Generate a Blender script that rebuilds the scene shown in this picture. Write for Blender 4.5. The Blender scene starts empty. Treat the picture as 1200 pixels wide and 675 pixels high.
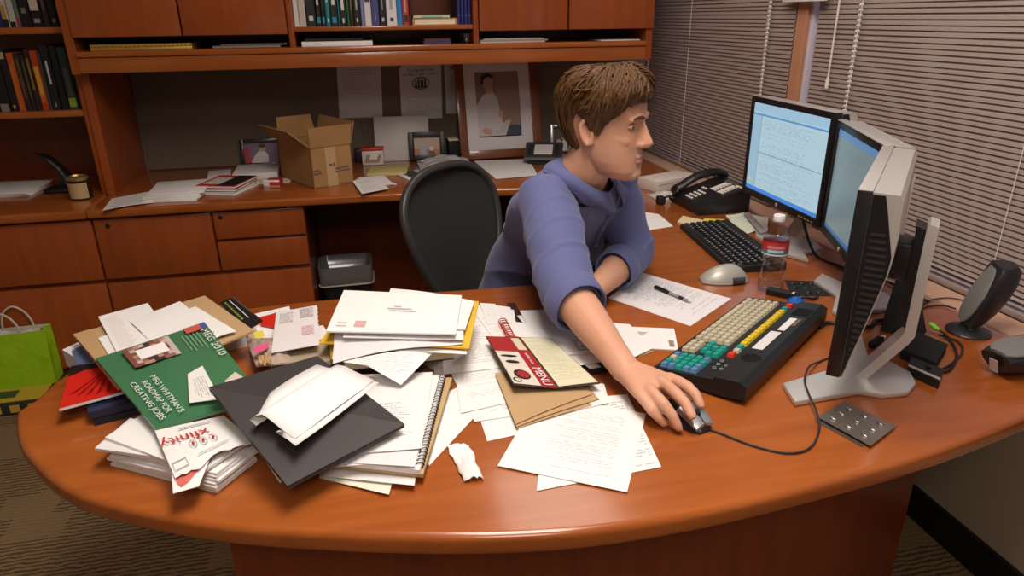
import bpy, bmesh, math, random
from mathutils import Vector, Matrix, noise

scene = bpy.context.scene
COL = scene.collection
R = math.radians
random.seed(7)

# ------------------------------------------------------------------ camera
def look_matrix(yaw, pitch, roll):
    cy, sy, cp, sp = math.cos(yaw), math.sin(yaw), math.cos(pitch), math.sin(pitch)
    f = Vector((sy*cp, cy*cp, -sp)); r = Vector((cy, -sy, 0)); u = r.cross(f)
    cr, sr = math.cos(roll), math.sin(roll)
    r, u = r*cr + u*sr, u*cr - r*sr
    return Matrix(((r.x, u.x, -f.x), (r.y, u.y, -f.y), (r.z, u.z, -f.z)))
cam = bpy.data.cameras.new('camera'); cam.lens = 24.3; cam.sensor_width = 36; cam.clip_start = .05
camo = bpy.data.objects.new('camera', cam); COL.objects.link(camo)
camo.matrix_world = Matrix.Translation((0, 0, 1.42)) @ look_matrix(R(11.8), R(21.5), R(-.7)).to_4x4()
scene.camera = camo

# ------------------------------------------------------------------ light and exposure
scene.view_settings.view_transform = 'Standard'
scene.view_settings.look = 'None'
scene.view_settings.gamma = 1
scene.view_settings.use_curve_mapping = False
scene.view_settings.exposure = 0.0
W = bpy.data.worlds.new('daylight'); scene.world = W; W.use_nodes = True
W.node_tree.nodes['Background'].inputs[0].default_value = (.58, .53, .76, 1)
W.node_tree.nodes['Background'].inputs[1].default_value = .95
def area(name, loc, rot, sx, sy, power, col):
    l = bpy.data.lights.new(name, 'AREA'); l.shape = 'RECTANGLE'; l.size = sx; l.size_y = sy
    l.energy = power; l.color = col
    o = bpy.data.objects.new(name, l); COL.objects.link(o); o.location = loc; o.rotation_euler = rot
    return o
WARM = (1.0, .91, .83)
area('ceiling_lamp_light', (.25, .75, 2.60), (0, 0, 0), .6, 1.15, 38, WARM)
area('ceiling_lamp_light', (.0, -.9, 2.60), (R(12), 0, 0), .6, 1.15, 27, WARM)
area('ceiling_lamp_light', (.75, 2.35, 2.60), (0, 0, 0), .6, 1.15, 5, WARM)

# ------------------------------------------------------------------ materials
MATS = {}
def node_mat(name):
    m = bpy.data.materials.new(name); m.use_nodes = True
    return m, m.node_tree, m.node_tree.nodes['Principled BSDF']
def mat(name, col, rough=.5, metal=0., spec=.5, coat=0., trans=0., ior=1.45, emit=None, emit_s=1., sheen=0., sss=0., bump=None, var=None):
    if name in MATS: return MATS[name]
    m, t, b = node_mat(name)
    b.inputs['Base Color'].default_value = (*col, 1)
    b.inputs['Roughness'].default_value = rough
    b.inputs['Metallic'].default_value = metal
    b.inputs['Specular IOR Level'].default_value = spec
    b.inputs['Coat Weight'].default_value = coat
    b.inputs['Coat Roughness'].default_value = .08
    b.inputs['Transmission Weight'].default_value = trans
    b.inputs['IOR'].default_value = ior
    b.inputs['Sheen Weight'].default_value = sheen
    if sss:
        b.inputs['Subsurface Weight'].default_value = sss
        b.inputs['Subsurface Radius'].default_value = (.012, .005, .003)
        b.inputs['Subsurface Scale'].default_value = .6
    if emit:
        b.inputs['Emission Color'].default_value = (*emit, 1); b.inputs['Emission Strength'].default_value = emit_s
    if bump or var:
        tc = t.nodes.new('ShaderNodeTexCoord'); nz = t.nodes.new('ShaderNodeTexNoise')
        t.links.new(tc.outputs['Object'], nz.inputs['Vector'])
        nz.inputs['Detail'].default_value = 4
        if bump:
            nz.inputs['Scale'].default_value = bump[0]
            bp = t.nodes.new('ShaderNodeBump'); bp.inputs['Strength'].default_value = bump[1]; bp.inputs['Distance'].default_value = bump[2]
            t.links.new(nz.outputs['Fac'], bp.inputs['Height']); t.links.new(bp.outputs['Normal'], b.inputs['Normal'])
        if var:
            n2 = t.nodes.new('ShaderNodeTexNoise'); n2.inputs['Scale'].default_value = var[0]; n2.inputs['Detail'].default_value = 5
            t.links.new(tc.outputs['Object'], n2.inputs['Vector'])
            rp = t.nodes.new('ShaderNodeValToRGB'); rp.color_ramp.elements[0].position = .3; rp.color_ramp.elements[1].position = .7
            rp.color_ramp.elements[0].color = (*col, 1); rp.color_ramp.elements[1].color = (*var[1], 1)
            t.links.new(n2.outputs['Fac'], rp.inputs['Fac']); t.links.new(rp.outputs['Color'], b.inputs['Base Color'])
    MATS[name] = m
    return m

def wood(name, a, b_, scale=(1.2, 14, 14), rough=.28, coat=.35):
    m, t, b = node_mat(name)
    tc = t.nodes.new('ShaderNodeTexCoord'); mp = t.nodes.new('ShaderNodeMapping'); mp.inputs['Scale'].default_value = scale
    n1 = t.nodes.new('ShaderNodeTexNoise'); n1.inputs['Scale'].default_value = 2.2; n1.inputs['Detail'].default_value = 8; n1.inputs['Roughness'].default_value = .62; n1.inputs['Distortion'].default_value = .5
    n2 = t.nodes.new('ShaderNodeTexNoise'); n2.inputs['Scale'].default_value = 1.6; n2.inputs['Detail'].default_value = 2
    t.links.new(tc.outputs['Object'], mp.inputs['Vector']); t.links.new(mp.outputs['Vector'], n1.inputs['Vector'])
    t.links.new(tc.outputs['Object'], n2.inputs['Vector'])
    mx = t.nodes.new('ShaderNodeMath'); mx.operation = 'MULTIPLY_ADD'; mx.inputs[1].default_value = .55
    t.links.new(n1.outputs['Fac'], mx.inputs[0])
    m2 = t.nodes.new('ShaderNodeMath'); m2.operation = 'MULTIPLY'; m2.inputs[1].default_value = .45
    t.links.new(n2.outputs['Fac'], m2.inputs[0]); t.links.new(m2.outputs[0], mx.inputs[2])
    rp = t.nodes.new('ShaderNodeValToRGB'); e = rp.color_ramp.elements
    e[0].position = .34; e[0].color = (*b_, 1); e[1].position = .62; e[1].color = (*a, 1)
    t.links.new(mx.outputs[0], rp.inputs['Fac']); t.links.new(rp.outputs['Color'], b.inputs['Base Color'])
    b.inputs['Roughness'].default_value = rough; b.inputs['Coat Weight'].default_value = coat; b.inputs['Coat Roughness'].default_value = .12
    b.inputs['Specular IOR Level'].default_value = .4
    MATS[name] = m
    return m

class NT:
    """tiny expression helper over math nodes"""
    def __init__(s, t): s.t = t
    def m(s, op, a, b=None, c=None):
        n = s.t.nodes.new('ShaderNodeMath'); n.operation = op
        for i, v in enumerate((a, b, c)):
            if v is None: continue
            if isinstance(v, (int, float)): n.inputs[i].default_value = v
            else: s.t.links.new(v, n.inputs[i])
        return n.outputs[0]

def print_mat(name, paper=(.80, .78, .77), ink=(.25, .25, .27), lines=34, left=.12, right=.9, top=.9, bottom=.1, fill=.72, chars=70, gap=.25, thick=.45, rough=.6, strength=.8):
    """paper with rows of small print, laid out in the sheet's own UV"""
    if name in MATS: return MATS[name]
    m, t, b = node_mat(name); N = NT(t)
    uv = t.nodes.new('ShaderNodeUVMap'); uv.uv_map = 'UVMap'
    sp = t.nodes.new('ShaderNodeSeparateXYZ'); t.links.new(uv.outputs['UV'], sp.inputs[0])
    u, v = sp.outputs[0], sp.outputs[1]
    row = N.m('MULTIPLY', v, lines); rf = N.m('FLOOR', row); fr = N.m('FRACT', row)
    mask = N.m('LESS_THAN', fr, thick)
    def wn(x, y):
        cx = t.nodes.new('ShaderNodeCombineXYZ')
        for i, q in enumerate((x, y)):
            if isinstance(q, (int, float)): cx.inputs[i].default_value = q
            else: t.links.new(q, cx.inputs[i])
        w = t.nodes.new('ShaderNodeTexWhiteNoise'); w.noise_dimensions = '2D'; t.links.new(cx.outputs[0], w.inputs['Vector']); return w.outputs['Value']
    ch = N.m('FLOOR', N.m('MULTIPLY', u, chars))
    mask = N.m('MULTIPLY', mask, N.m('LESS_THAN', wn(ch, rf), fill))
    mask = N.m('MULTIPLY', mask, N.m('GREATER_THAN', wn(N.m('ADD', rf, 17.3), 3.1), gap))
    rl = N.m('SUBTRACT', right, N.m('MULTIPLY', wn(rf, 9.7), (right-left)*.35))
    mask = N.m('MULTIPLY', mask, N.m('LESS_THAN', u, rl)); mask = N.m('MULTIPLY', mask, N.m('GREATER_THAN', u, left))
    mask = N.m('MULTIPLY', mask, N.m('LESS_THAN', v, top)); mask = N.m('MULTIPLY', mask, N.m('GREATER_THAN', v, bottom))
    mask = N.m('MULTIPLY', mask, strength)
    mx = t.nodes.new('ShaderNodeMix'); mx.data_type = 'RGBA'
    mx.inputs['A'].default_value = (*paper, 1); mx.inputs['B'].default_value = (*ink, 1)
    t.links.new(mask, mx.inputs['Factor']); t.links.new(mx.outputs['Result'], b.inputs['Base Color'])
    b.inputs['Roughness'].default_value = rough; b.inputs['Specular IOR Level'].default_value = .25
    MATS[name] = m
    return m

# ------------------------------------------------------------------ mesh helpers
class MB:
    def __init__(s, M=None):
        s.bm = bmesh.new(); s.uv = s.bm.loops.layers.uv.new('UVMap'); s.mats = []; s.M = M
    def mi(s, m):
        if m not in s.mats: s.mats.append(m)
        return s.mats.index(m)
    def pt(s, p):
        p = Vector(p)
        return s.M @ p if s.M is not None else p
    def poly(s, pts, m, uvs=None):
        f = s.bm.faces.new([s.bm.verts.new(s.pt(p)) for p in pts]); f.material_index = s.mi(m)
        if uvs:
            for l, q in zip(f.loops, uvs): l[s.uv].uv = q
        return s
    def merge(s, tmp, m):
        i = s.mi(m); mp = {}
        for v in tmp.verts: mp[v] = s.bm.verts.new(s.pt(v.co))
        for f in tmp.faces:
            try: g = s.bm.faces.new([mp[v] for v in f.verts]); g.material_index = i
            except ValueError: pass
        tmp.free()
        return s
    def box(s, lo, hi, m, bev=0., seg=2, rot=None):
        t = bmesh.new(); lo = Vector(lo); hi = Vector(hi); c = (lo+hi)/2
        bmesh.ops.create_cube(t, size=1)
        for v in t.verts: v.co = Vector((v.co.x*(hi.x-lo.x), v.co.y*(hi.y-lo.y), v.co.z*(hi.z-lo.z)))
        if bev: bmesh.ops.bevel(t, geom=list(t.edges), offset=bev, segments=seg, affect='EDGES', profile=.5)
        for v in t.verts:
            if rot is not None: v.co = rot @ v.co
            v.co += c
        return s.merge(t, m)
    def prism(s, pts, z0, z1, m, bev=0., seg=3):
        """outline in xy, extruded in z"""
        t = bmesh.new()
        a = [t.verts.new((p[0], p[1], z0)) for p in pts]; b = [t.verts.new((p[0], p[1], z1)) for p in pts]
        n = len(pts); top = t.faces.new(b); bot = t.faces.new(a[::-1])
        for i in range(n): t.faces.new((a[i], a[(i+1) % n], b[(i+1) % n], b[i]))
        bmesh.ops.recalc_face_normals(t, faces=t.faces[:])
        if bev:
            bmesh.ops.bevel(t, geom=[e for f in (top, bot) for e in f.edges], offset=bev, segments=seg, affect='EDGES', profile=.5)
        return s.merge(t, m)
    def loft(s, rings, m, caps=True, closed=False):
        i = s.mi(m); vr = [[s.bm.verts.new(s.pt(p)) for p in r] for r in rings]; n = len(rings[0])
        q = list(range(len(vr)-1)) + ([len(vr)-1] if closed else [])
        for k in q:
            A, B = vr[k], vr[(k+1) % len(vr)]
            for j in range(n):
                f = s.bm.faces.new((A[j], A[(j+1) % n], B[(j+1) % n], B[j])); f.material_index = i
        if caps and not closed:
            f = s.bm.faces.new(vr[0][::-1]); f.material_index = i
            f = s.bm.faces.new(vr[-1]); f.material_index = i
        return s
    def tube(s, pts, r, m, n=8, closed=False, caps=True, flat=1.):
        pts = [Vector(p) for p in pts]; rings = []; L = len(pts)
        rad = r if isinstance(r, (list, tuple)) else [r]*L
        prev = None
        for k, p in enumerate(pts):
            a = pts[(k-1) % L] if (k or closed) else p; b = pts[(k+1) % L] if (k < L-1 or closed) else p
            d = (b-a).normalized()
            if prev is None:
                x = d.orthogonal().normalized()
                if abs(d.z) < .9: x = d.cross(Vector((0, 0, 1))).normalized()
            else:
                x = (prev - d*prev.dot(d)).normalized()
            prev = x; y = d.cross(x)
            rings.append([p + (x*math.cos(q)*rad[k] + y*math.sin(q)*rad[k]*flat) for q in [2*math.pi*j/n for j in range(n)]])
        return s.loft(rings, m, caps, closed)
    def lathe(s, prof, c, m, n=28):
        c = Vector(c)
        rings = [[c + Vector((r*math.cos(q), r*math.sin(q), z)) for q in [2*math.pi*j/n for j in range(n)]] for r, z in prof]
        return s.loft(rings, m, True)
    def grid(s, fn, nu, nv, m, th=0.):
        """surface fn(u,v)->point; th adds a thickness downwards"""
        i = s.mi(m)
        top = [[s.bm.verts.new(s.pt(fn(a/nu, b/nv))) for b in range(nv+1)] for a in range(nu+1)]
        def face(vs, us):
            f = s.bm.faces.new(vs); f.material_index = i
            for l, q in zip(f.loops, us): l[s.uv].uv = q
        for a in range(nu):
            for b in range(nv):
                face((top[a][b], top[a+1][b], top[a+1][b+1], top[a][b+1]), [((a+x)/nu, (b+y)/nv) for x, y in ((0, 0), (1, 0), (1, 1), (0, 1))])
        if th:
            bot = [[s.bm.verts.new(v.co - Vector((0, 0, th))) for v in r] for r in top]
            for a in range(nu):
                for b in range(nv): face((bot[a][b+1], bot[a+1][b+1], bot[a+1][b], bot[a][b]), [(0, 0)]*4)
            for a in range(nu):
                face((top[a+1][0], top[a][0], bot[a][0], bot[a+1][0]), [(0, 0)]*4)
                face((top[a][nv], top[a+1][nv], bot[a+1][nv], bot[a][nv]), [(0, 0)]*4)
            for b in range(nv):
                face((top[0][b], top[0][b+1], bot[0][b+1], bot[0][b]), [(0, 0)]*4)
                face((top[nu][b+1], top[nu][b], bot[nu][b], bot[nu][b+1]), [(0, 0)]*4)
        return s
    def build(s, name, parent=None, world=False, smooth=35, origin=None, recalc=True):
        if recalc: bmesh.ops.recalc_face_normals(s.bm, faces=s.bm.faces[:])
        off = Vector((0, 0, 0))
        if parent is None and origin is None and len(s.bm.verts):
            lo = Vector((min(v.co.x for v in s.bm.verts), min(v.co.y for v in s.bm.verts), min(v.co.z for v in s.bm.verts)))
            hi = Vector((max(v.co.x for v in s.bm.verts), max(v.co.y for v in s.bm.verts), 0))
            origin = ((lo.x+hi.x)/2, (lo.y+hi.y)/2, lo.z)
        me = bpy.data.meshes.new(name)
        if parent is not None and world:
            inv = top_matrix(parent).inverted()
            for v in s.bm.verts: v.co = inv @ v.co
        if parent is None and origin is not None:
            off = Vector(origin)
            for v in s.bm.verts: v.co -= off
        s.bm.to_mesh(me); s.bm.free()
        for m in s.mats: me.materials.append(m)
        o = bpy.data.objects.new(name, me); COL.objects.link(o)
        if parent is not None: o.parent = parent
        else: o.location = off
        if smooth:
            for p in me.polygons: p.use_smooth = True
            me.set_sharp_from_angle(angle=R(smooth))
        return o

def top_matrix(o):
    M = o.matrix_basis.copy()
    while o.parent: o = o.parent; M = o.matrix_basis @ M
    return M
def tag(o, label, cat, group=None, kind=None):
    if label: o['label'] = label
    if cat: o['category'] = cat
    if group: o['group'] = group
    if kind: o['kind'] = kind
    return o
def thing(name, label, cat, loc=(0, 0, 0), rz=0., group=None):
    o = bpy.data.objects.new(name, None); COL.objects.link(o); o.empty_display_size = .05
    o.location = loc; o.rotation_euler = (0, 0, rz)
    return tag(o, label, cat, group)
def struct(o):
    o['kind'] = 'structure'
    return o
def bl(c4, u, v):
    """bilinear point on a quad given as top-left, top-right, bottom-right, bottom-left"""
    a, b, c, d = [Vector(p) for p in c4]
    return d*(1-u)*(1-v) + c*u*(1-v) + b*u*v + a*(1-u)*v
def sheet_mb(c4, m, bulge=None, th=.0006, n=8):
    b = MB()
    fn = (lambda u, v: bl(c4, u, v)) if bulge is None else (lambda u, v: bl(c4, u, v) + Vector((0, 0, bulge(u, v))))
    b.grid(fn, n, n, m, th)
    return b
def sheet(name, label, cat, c4, m, group=None, bulge=None, th=.0006, n=8):
    return tag(sheet_mb(c4, m, bulge, th, n).build(name), label, cat, group)
def lettering(parent, body, p, right, up, size, m, name='lettering', width=None, align='LEFT', depth=.0003, bend=None):
    """real text, turned into a mesh, lying at p along right / up (in the thing's own frame)"""
    cu = bpy.data.curves.new('t', 'FONT'); cu.body = body; cu.size = 1; cu.align_x = align; cu.space_line = 1.0
    o = bpy.data.objects.new('t', cu); COL.objects.link(o); bpy.context.view_layer.update()
    me = bpy.data.meshes.new_from_object(o.evaluated_get(bpy.context.evaluated_depsgraph_get()))
    bpy.data.objects.remove(o); bpy.data.curves.remove(cu)
    xs = [v.co.x for v in me.vertices] or [0]
    sx = size if width is None else width/max(1e-6, max(xs)-min(xs))
    rt = Vector(right).normalized(); u0 = Vector(up); u = (u0 - rt*0).normalized(); nn = rt.cross(u).normalized()
    for v in me.vertices:
        x, y = v.co.x*sx, v.co.y*size
        v.co = bend(x, y) if bend else Vector(p) + rt*x + u*y + nn*depth
    me.name = name; me.materials.clear(); me.materials.append(m)
    q = bpy.data.objects.new(name, me); COL.objects.link(q); q.parent = parent
    return q
def quad_text(parent, c4, body, u, v, size, m, width=None, dz=.0012, align='LEFT', name='lettering', flip=False):
    p = bl(c4, u, v); rt = bl(c4, 1, v)-bl(c4, 0, v); up = bl(c4, u, 1)-bl(c4, u, 0)
    if flip: rt, up = -rt, -up
    inv = top_matrix(parent).inverted()
    nn = rt.cross(up).normalized()
    return lettering(parent, body, inv @ (p+nn*dz), inv.to_3x3() @ rt, inv.to_3x3() @ up, size, m, name, width, align)
def patch(c4, u0, v0, u1, v1, dz=.0008):
    nn = (bl(c4, 1, 0)-bl(c4, 0, 0)).cross(bl(c4, 0, 1)-bl(c4, 0, 0)).normalized()*dz
    return [bl(c4, u0, v1)+nn, bl(c4, u1, v1)+nn, bl(c4, u1, v0)+nn, bl(c4, u0, v0)+nn]
def arc(n, f): return [f(i/(n-1)) for i in range(n)]
def spline(pts, n=8, closed=False):
    """Catmull-Rom through the points"""
    P = [Vector(p) for p in pts]; out = []; L = len(P)
    for i in range(L if closed else L-1):
        g = (lambda k: P[k % L]) if closed else (lambda k: P[min(max(k, 0), L-1)])
        a, b, c, d = g(i-1), g(i), g(i+1), g(i+2)
        for j in range(n):
            t = j/n
            out.append(.5*((2*b) + (c-a)*t + (2*a-5*b+4*c-d)*t*t + (3*b-a-3*c+d)*t**3))
    if not closed: out.append(P[-1])
    return out

CHERRY = wood('cherry_veneer', (.40, .110, .022), (.28, .066, .012), rough=.24, coat=.5)
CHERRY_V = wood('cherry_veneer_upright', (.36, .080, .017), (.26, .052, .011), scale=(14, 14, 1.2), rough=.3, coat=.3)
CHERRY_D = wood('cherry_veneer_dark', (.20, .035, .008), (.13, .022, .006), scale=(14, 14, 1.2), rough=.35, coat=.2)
BLACK = mat('black_plastic', (.012, .012, .013), .42)
BLACKM = mat('black_matte', (.010, .010, .011), .7)
DARKGREY = mat('dark_grey_plastic', (.05, .05, .055), .5)
SILVER = mat('silver_plastic', (.66, .64, .63), .34, metal=.55)
WHITE = mat('plain_white_paper', (.80, .78, .77), .6, spec=.25)
INK = mat('black_ink', (.02, .02, .02), .6)
CREAM = mat('cream_paper', (.78, .70, .52), .65, spec=.25)

# ------------------------------------------------------------------ the room
def carpet():
    m, t, b = node_mat('ribbed_brown_carpet'); N = NT(t)
    tc = t.nodes.new('ShaderNodeTexCoord'); sp = t.nodes.new('ShaderNodeSeparateXYZ'); t.links.new(tc.outputs['Object'], sp.inputs[0])
    nz = t.nodes.new('ShaderNodeTexNoise'); nz.inputs['Scale'].default_value = 30; nz.inputs['Detail'].default_value = 3; t.links.new(tc.outputs['Object'], nz.inputs['Vector'])
    yy = N.m('ADD', N.m('MULTIPLY', sp.outputs[1], 62.0), N.m('MULTIPLY', nz.outputs['Fac'], 1.3))
    rib = N.m('LESS_THAN', N.m('FRACT', yy), .42)
    # scattered lighter blocks of the woven pattern
    cx = t.nodes.new('ShaderNodeCombineXYZ'); row = N.m('FLOOR', N.m('MULTIPLY', sp.outputs[1], 8.5))
    t.links.new(N.m('FLOOR', N.m('ADD', N.m('MULTIPLY', sp.outputs[0], 6.0), N.m('MULTIPLY', row, .37))), cx.inputs[0]); t.links.new(row, cx.inputs[1])
    wn = t.nodes.new('ShaderNodeTexWhiteNoise'); wn.noise_dimensions = '2D'; t.links.new(cx.outputs[0], wn.inputs['Vector'])
    blk = N.m('GREATER_THAN', wn.outputs['Value'], .72)
    rib = N.m('MULTIPLY', rib, N.m('SUBTRACT', 1, N.m('MULTIPLY', blk, .7)))
    n2 = t.nodes.new('ShaderNodeTexNoise'); n2.inputs['Scale'].default_value = 260; n2.inputs['Detail'].default_value = 3; t.links.new(tc.outputs['Object'], n2.inputs['Vector'])
    fac = N.m('ADD', N.m('MULTIPLY', rib, .75), N.m('MULTIPLY', N.m('SUBTRACT', n2.outputs['Fac'], .5), .9))
    rp = t.nodes.new('ShaderNodeValToRGB'); rp.color_ramp.elements[0].color = (.25, .165, .085, 1); rp.color_ramp.elements[1].color = (.045, .028, .016, 1)
    t.links.new(fac, rp.inputs['Fac']); t.links.new(rp.outputs['Color'], b.inputs['Base Color'])
    b.inputs['Roughness'].default_value = .95; b.inputs['Specular IOR Level'].default_value = .1
    bp = t.nodes.new('ShaderNodeBump'); bp.inputs['Strength'].default_value = .6; bp.inputs['Distance'].default_value = .004
    t.links.new(N.m('SUBTRACT', n2.outputs['Fac'], rib), bp.inputs['Height']); t.links.new(bp.outputs['Normal'], b.inputs['Normal'])
    return m
WALLP = mat('beige_wall_paint', (.46, .37, .27), .8, spec=.2, bump=(180, .15, .002))
WALLW = mat('grey_wall_paint', (.42, .39, .37), .8, spec=.2, bump=(180, .15, .002))
CEIL = mat('ceiling_tile_white', (.62, .58, .52), .9, spec=.1, bump=(90, .3, .003))
X0, X1, Y0, Y1, H = -2.7, 1.52, -2.2, 3.66, 2.65
struct(MB().box((X0-.1, Y0-.1, -.1), (X1+.25, Y1+.1, 0), carpet()).build('floor', smooth=0, origin=(0, 0, 0)))
struct(MB().box((X0-.1, Y0-.1, H), (X1+.25, Y1+.1, H+.1), CEIL).build('ceiling', smooth=0))
struct(MB().box((X0-.1, Y1, 0), (X1+.25, Y1+.1, H), WALLW).build('wall_back', smooth=0))
struct(MB().box((X0-.1, Y0-.1, 0), (X0, Y1, H), WALLP).build('wall_left', smooth=0))
struct(MB().box((X0, Y0-.1, 0), (X1+.25, Y0, H), WALLP).build('wall_front', smooth=0))
# window wall: solid below the sill, a column between the two windows, a lintel above
YA, YB, YC, YD = -.6, 2.20, 2.272, 3.58       # near window, column, far window
w = MB()
w.box((X1, Y0, 0), (X1+.25, Y1, .70), WALLP)
w.box((X1, Y0, 2.30), (X1+.25, Y1, H), WALLP)
w.box((X1, Y0, .70), (X1+.25, YA, 2.30), WALLP)
w.box((X1, YD, .70), (X1+.25, Y1, 2.30), WALLP)
struct(w.build('wall_right', smooth=0))
COLUMN = mat('tan_column_paint', (.50, .24, .14), .7, spec=.2)
struct(MB().box((X1-.045, 2.214, .738), (X1+.25, YC-.002, 2.30), COLUMN, .004).build('trim_1', smooth=0))
struct(MB().box((1.385, YA-.05, .708), (X1+.20, YD+.05, .738), mat('window_sill_paint', (.55, .33, .23), .6, spec=.3), .006).build('trim_2'))
FRAMEM = mat('window_frame_daylight_lilac', (.66, .60, .68), .5)  # white frame paint with the daylight's lilac put into its colour
def pane_mat():
    m = bpy.data.materials.new('window_glass'); m.use_nodes = True; t = m.node_tree; t.nodes.remove(t.nodes['Principled BSDF'])
    tr = t.nodes.new('ShaderNodeBsdfTransparent'); gl = t.nodes.new('ShaderNodeBsdfGlossy'); gl.inputs['Roughness'].default_value = .02
    fr = t.nodes.new('ShaderNodeFresnel'); fr.inputs[0].default_value = 1.3; mx = t.nodes.new('ShaderNodeMixShader')
    t.links.new(fr.outputs[0], mx.inputs[0]); t.links.new(tr.outputs[0], mx.inputs[1]); t.links.new(gl.outputs[0], mx.inputs[2])
    t.links.new(mx.outputs[0], t.nodes['Material Output'].inputs[0]); return m
GLASS = pane_mat()
for i, (a, b) in enumerate(((YA, YB), (YC, YD))):
    f = MB()
    for lo, hi in (((a, .738), (a+.05, 2.3)), ((b-.03, .738), (b+.04 if i == 0 else b, 2.3)), ((a, .738), (b, .775)), ((a, 2.25), (b, 2.3))):
        f.box((X1+.06, lo[0], lo[1]), (X1+.13, hi[0], hi[1]), FRAMEM, .004)
    if i == 0: f.box((X1-.03, 2.198, .738), (X1+.13, 2.2135, 2.3), FRAMEM, .002)  # strip over the column reveal, its daylit look carried by the lilac colour
    fo = struct(f.build('window_%d' % (i+1)))
    MB().box((X1+.09, a+.05, .775), (X1+.096, b-.03, 2.25), GLASS).build('pane', fo, world=True, smooth=0)
struct(MB().box((X1-.014, Y0, 0), (X1, 3.6, .105), mat('black_rubber_base', (.008, .008, .008), .5), .003).build('baseboard_right', smooth=0))

# venetian blinds
SLAT = mat('taupe_blind_slat', (.31, .24, .215), .45, spec=.35)
CORDM = mat('blind_cord_white', (.75, .68, .62), .7)
LADDER = mat('blind_ladder_light', (.80, .78, .80), .7)
def blind(label, a, b, cords, ladders, wand):
    t = thing('window_blind', label, 'window blind', (1.478, (a+b)/2, .752))
    s = MB(); z = .770; k = 0
    while z < 2.26:
        tilt = R((20, 38, 56)[k] if k < 3 else 66)
        c, sn = math.cos(tilt)*.0088, math.sin(tilt)*.0088
        prof = []
        for q in (-1, -.5, 0, .5, 1):          # slightly crowned section
            prof.append((q*c + (1-q*q)*.0012*math.sin(tilt), -q*sn))
        jig = .0008*math.sin(k*1.7)
        rings = []
        for yy in (a, b):
            ring = [(1.478-px, yy, z+pz+jig) for px, pz in prof] + [(1.478-px+.0006, yy, z+pz+jig-.0002) for px, pz in prof[::-1]]
            rings.append(ring)
        s.loft(rings, SLAT); z += .0145; k += 1
    s.build('slats', t, world=True)
    MB().box((1.464, a, .742), (1.492, b, .757), SLAT, .003).build('bottom_rail', t, world=True)
    MB().box((1.455, a-.003, 2.255), (1.498, b+.003, 2.298), SLAT, .003).build('head_rail', t, world=True)
    for y in cords:
        MB().tube([(1.4625, y, .755), (1.4625, y, 2.26)], .0011, CORDM, 6).build('lift_cord', t, world=True)
    for y in ladders:
        l = MB(); l.tube([(1.461, y-.004, .755), (1.461, y-.004, 2.26)], .0012, LADDER, 6)
        zz = .77
        while zz < 2.25:
            l.box((1.4595, y-.006, zz), (1.4655, y+.006, zz+.006), LADDER); zz += .0145
        l.build('ladder_tape', t, world=True)
    if wand:
        w_ = MB(); w_.tube([(1.452, wand, 2.25), (1.452, wand, 1.20)], .003, CORDM, 8); w_.lathe([(.003, 0), (.006, .004), (.006, .03), (.003, .04)], (1.452, wand, 1.19), CORDM, 10)
        w_.build('tilt_wand', t, world=True)
    return t
blind('taupe venetian blind of the far window, behind the seated man', YC+.002, YD-.03, [3.05], [2.42, 3.51], 0)
blind('taupe venetian blind of the near window, behind the monitors', YA+.03, 2.150, [1.30, .35], [1.93, .9], 2.02)
n_ = MB(); n_.box((1.445, 2.08, 1.452), (1.452, 2.32, 1.60), WHITE, .001)
tag(n_.build('white_card'), 'white card fixed high on the column between the two windows', 'card')

# ceiling lamps (the room's own light)
DIFF = mat('lamp_diffuser', (.9, .88, .84), .5, emit=(1, .88, .72), emit_s=2.5)
for i, (x, y, place) in enumerate(((.25, .75, 'above the near side of the desk'), (.0, -.9, 'over the front of the room'), (.75, 2.35, 'in front of the wall unit'))):
    t = thing('ceiling_light', 'flush rectangular fluorescent ceiling light ' + place, 'ceiling light', (x, y, H), 0, 'fluorescent ceiling lights')
    f = MB()
    for lo, hi in (((-.32, -.60), (-.29, .60)), ((.29, -.60), (.32, .60)), ((-.29, -.60), (.29, -.57)), ((-.29, .57), (.29, .60))):
        f.box((lo[0], lo[1], -.03), (hi[0], hi[1], 0), WHITE, .002)
    f.build('frame', t)
    MB().box((-.29, -.57, -.014), (.29, .57, -.006), DIFF).build('diffuser', t, smooth=0)

# ------------------------------------------------------------------ credenza along the back wall
FY = 2.90                                    # plane of the drawer fronts
LOCK = mat('dark_lock_metal', (.06, .05, .045), .35, metal=.8)
def front(b, x0, x1, z0, z1): b.box((x0+.002, FY, z0), (x1-.002, FY+.02, z1), CHERRY_V, .003)
def lock(parent, x, z):
    l = MB(Matrix.Translation((x, FY, z)) @ Matrix.Rotation(R(90), 4, 'X')); l.lathe([(.009, 0), (.009, .003), (.006, .004), (.0055, .002)], (0, 0, 0), LOCK, 16)
    l.build('lock', parent, world=True)
t = thing('lateral_file_cabinet', 'cherry two-drawer lateral file cabinet at far left, behind the green bag', 'cabinet', (-1.6, 3.26, 0))
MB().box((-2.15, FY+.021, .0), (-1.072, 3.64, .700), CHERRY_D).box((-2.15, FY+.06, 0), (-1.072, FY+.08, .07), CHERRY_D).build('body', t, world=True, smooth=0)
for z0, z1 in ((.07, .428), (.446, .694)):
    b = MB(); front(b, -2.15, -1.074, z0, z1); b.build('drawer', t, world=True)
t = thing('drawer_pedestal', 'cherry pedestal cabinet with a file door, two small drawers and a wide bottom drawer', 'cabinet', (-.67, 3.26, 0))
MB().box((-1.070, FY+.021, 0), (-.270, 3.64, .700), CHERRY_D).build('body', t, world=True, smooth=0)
b = MB(); front(b, -1.070, -.632,   .446, .694); o = b.build('drawer', t, world=True); lock(o, -1.018, .668)
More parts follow.
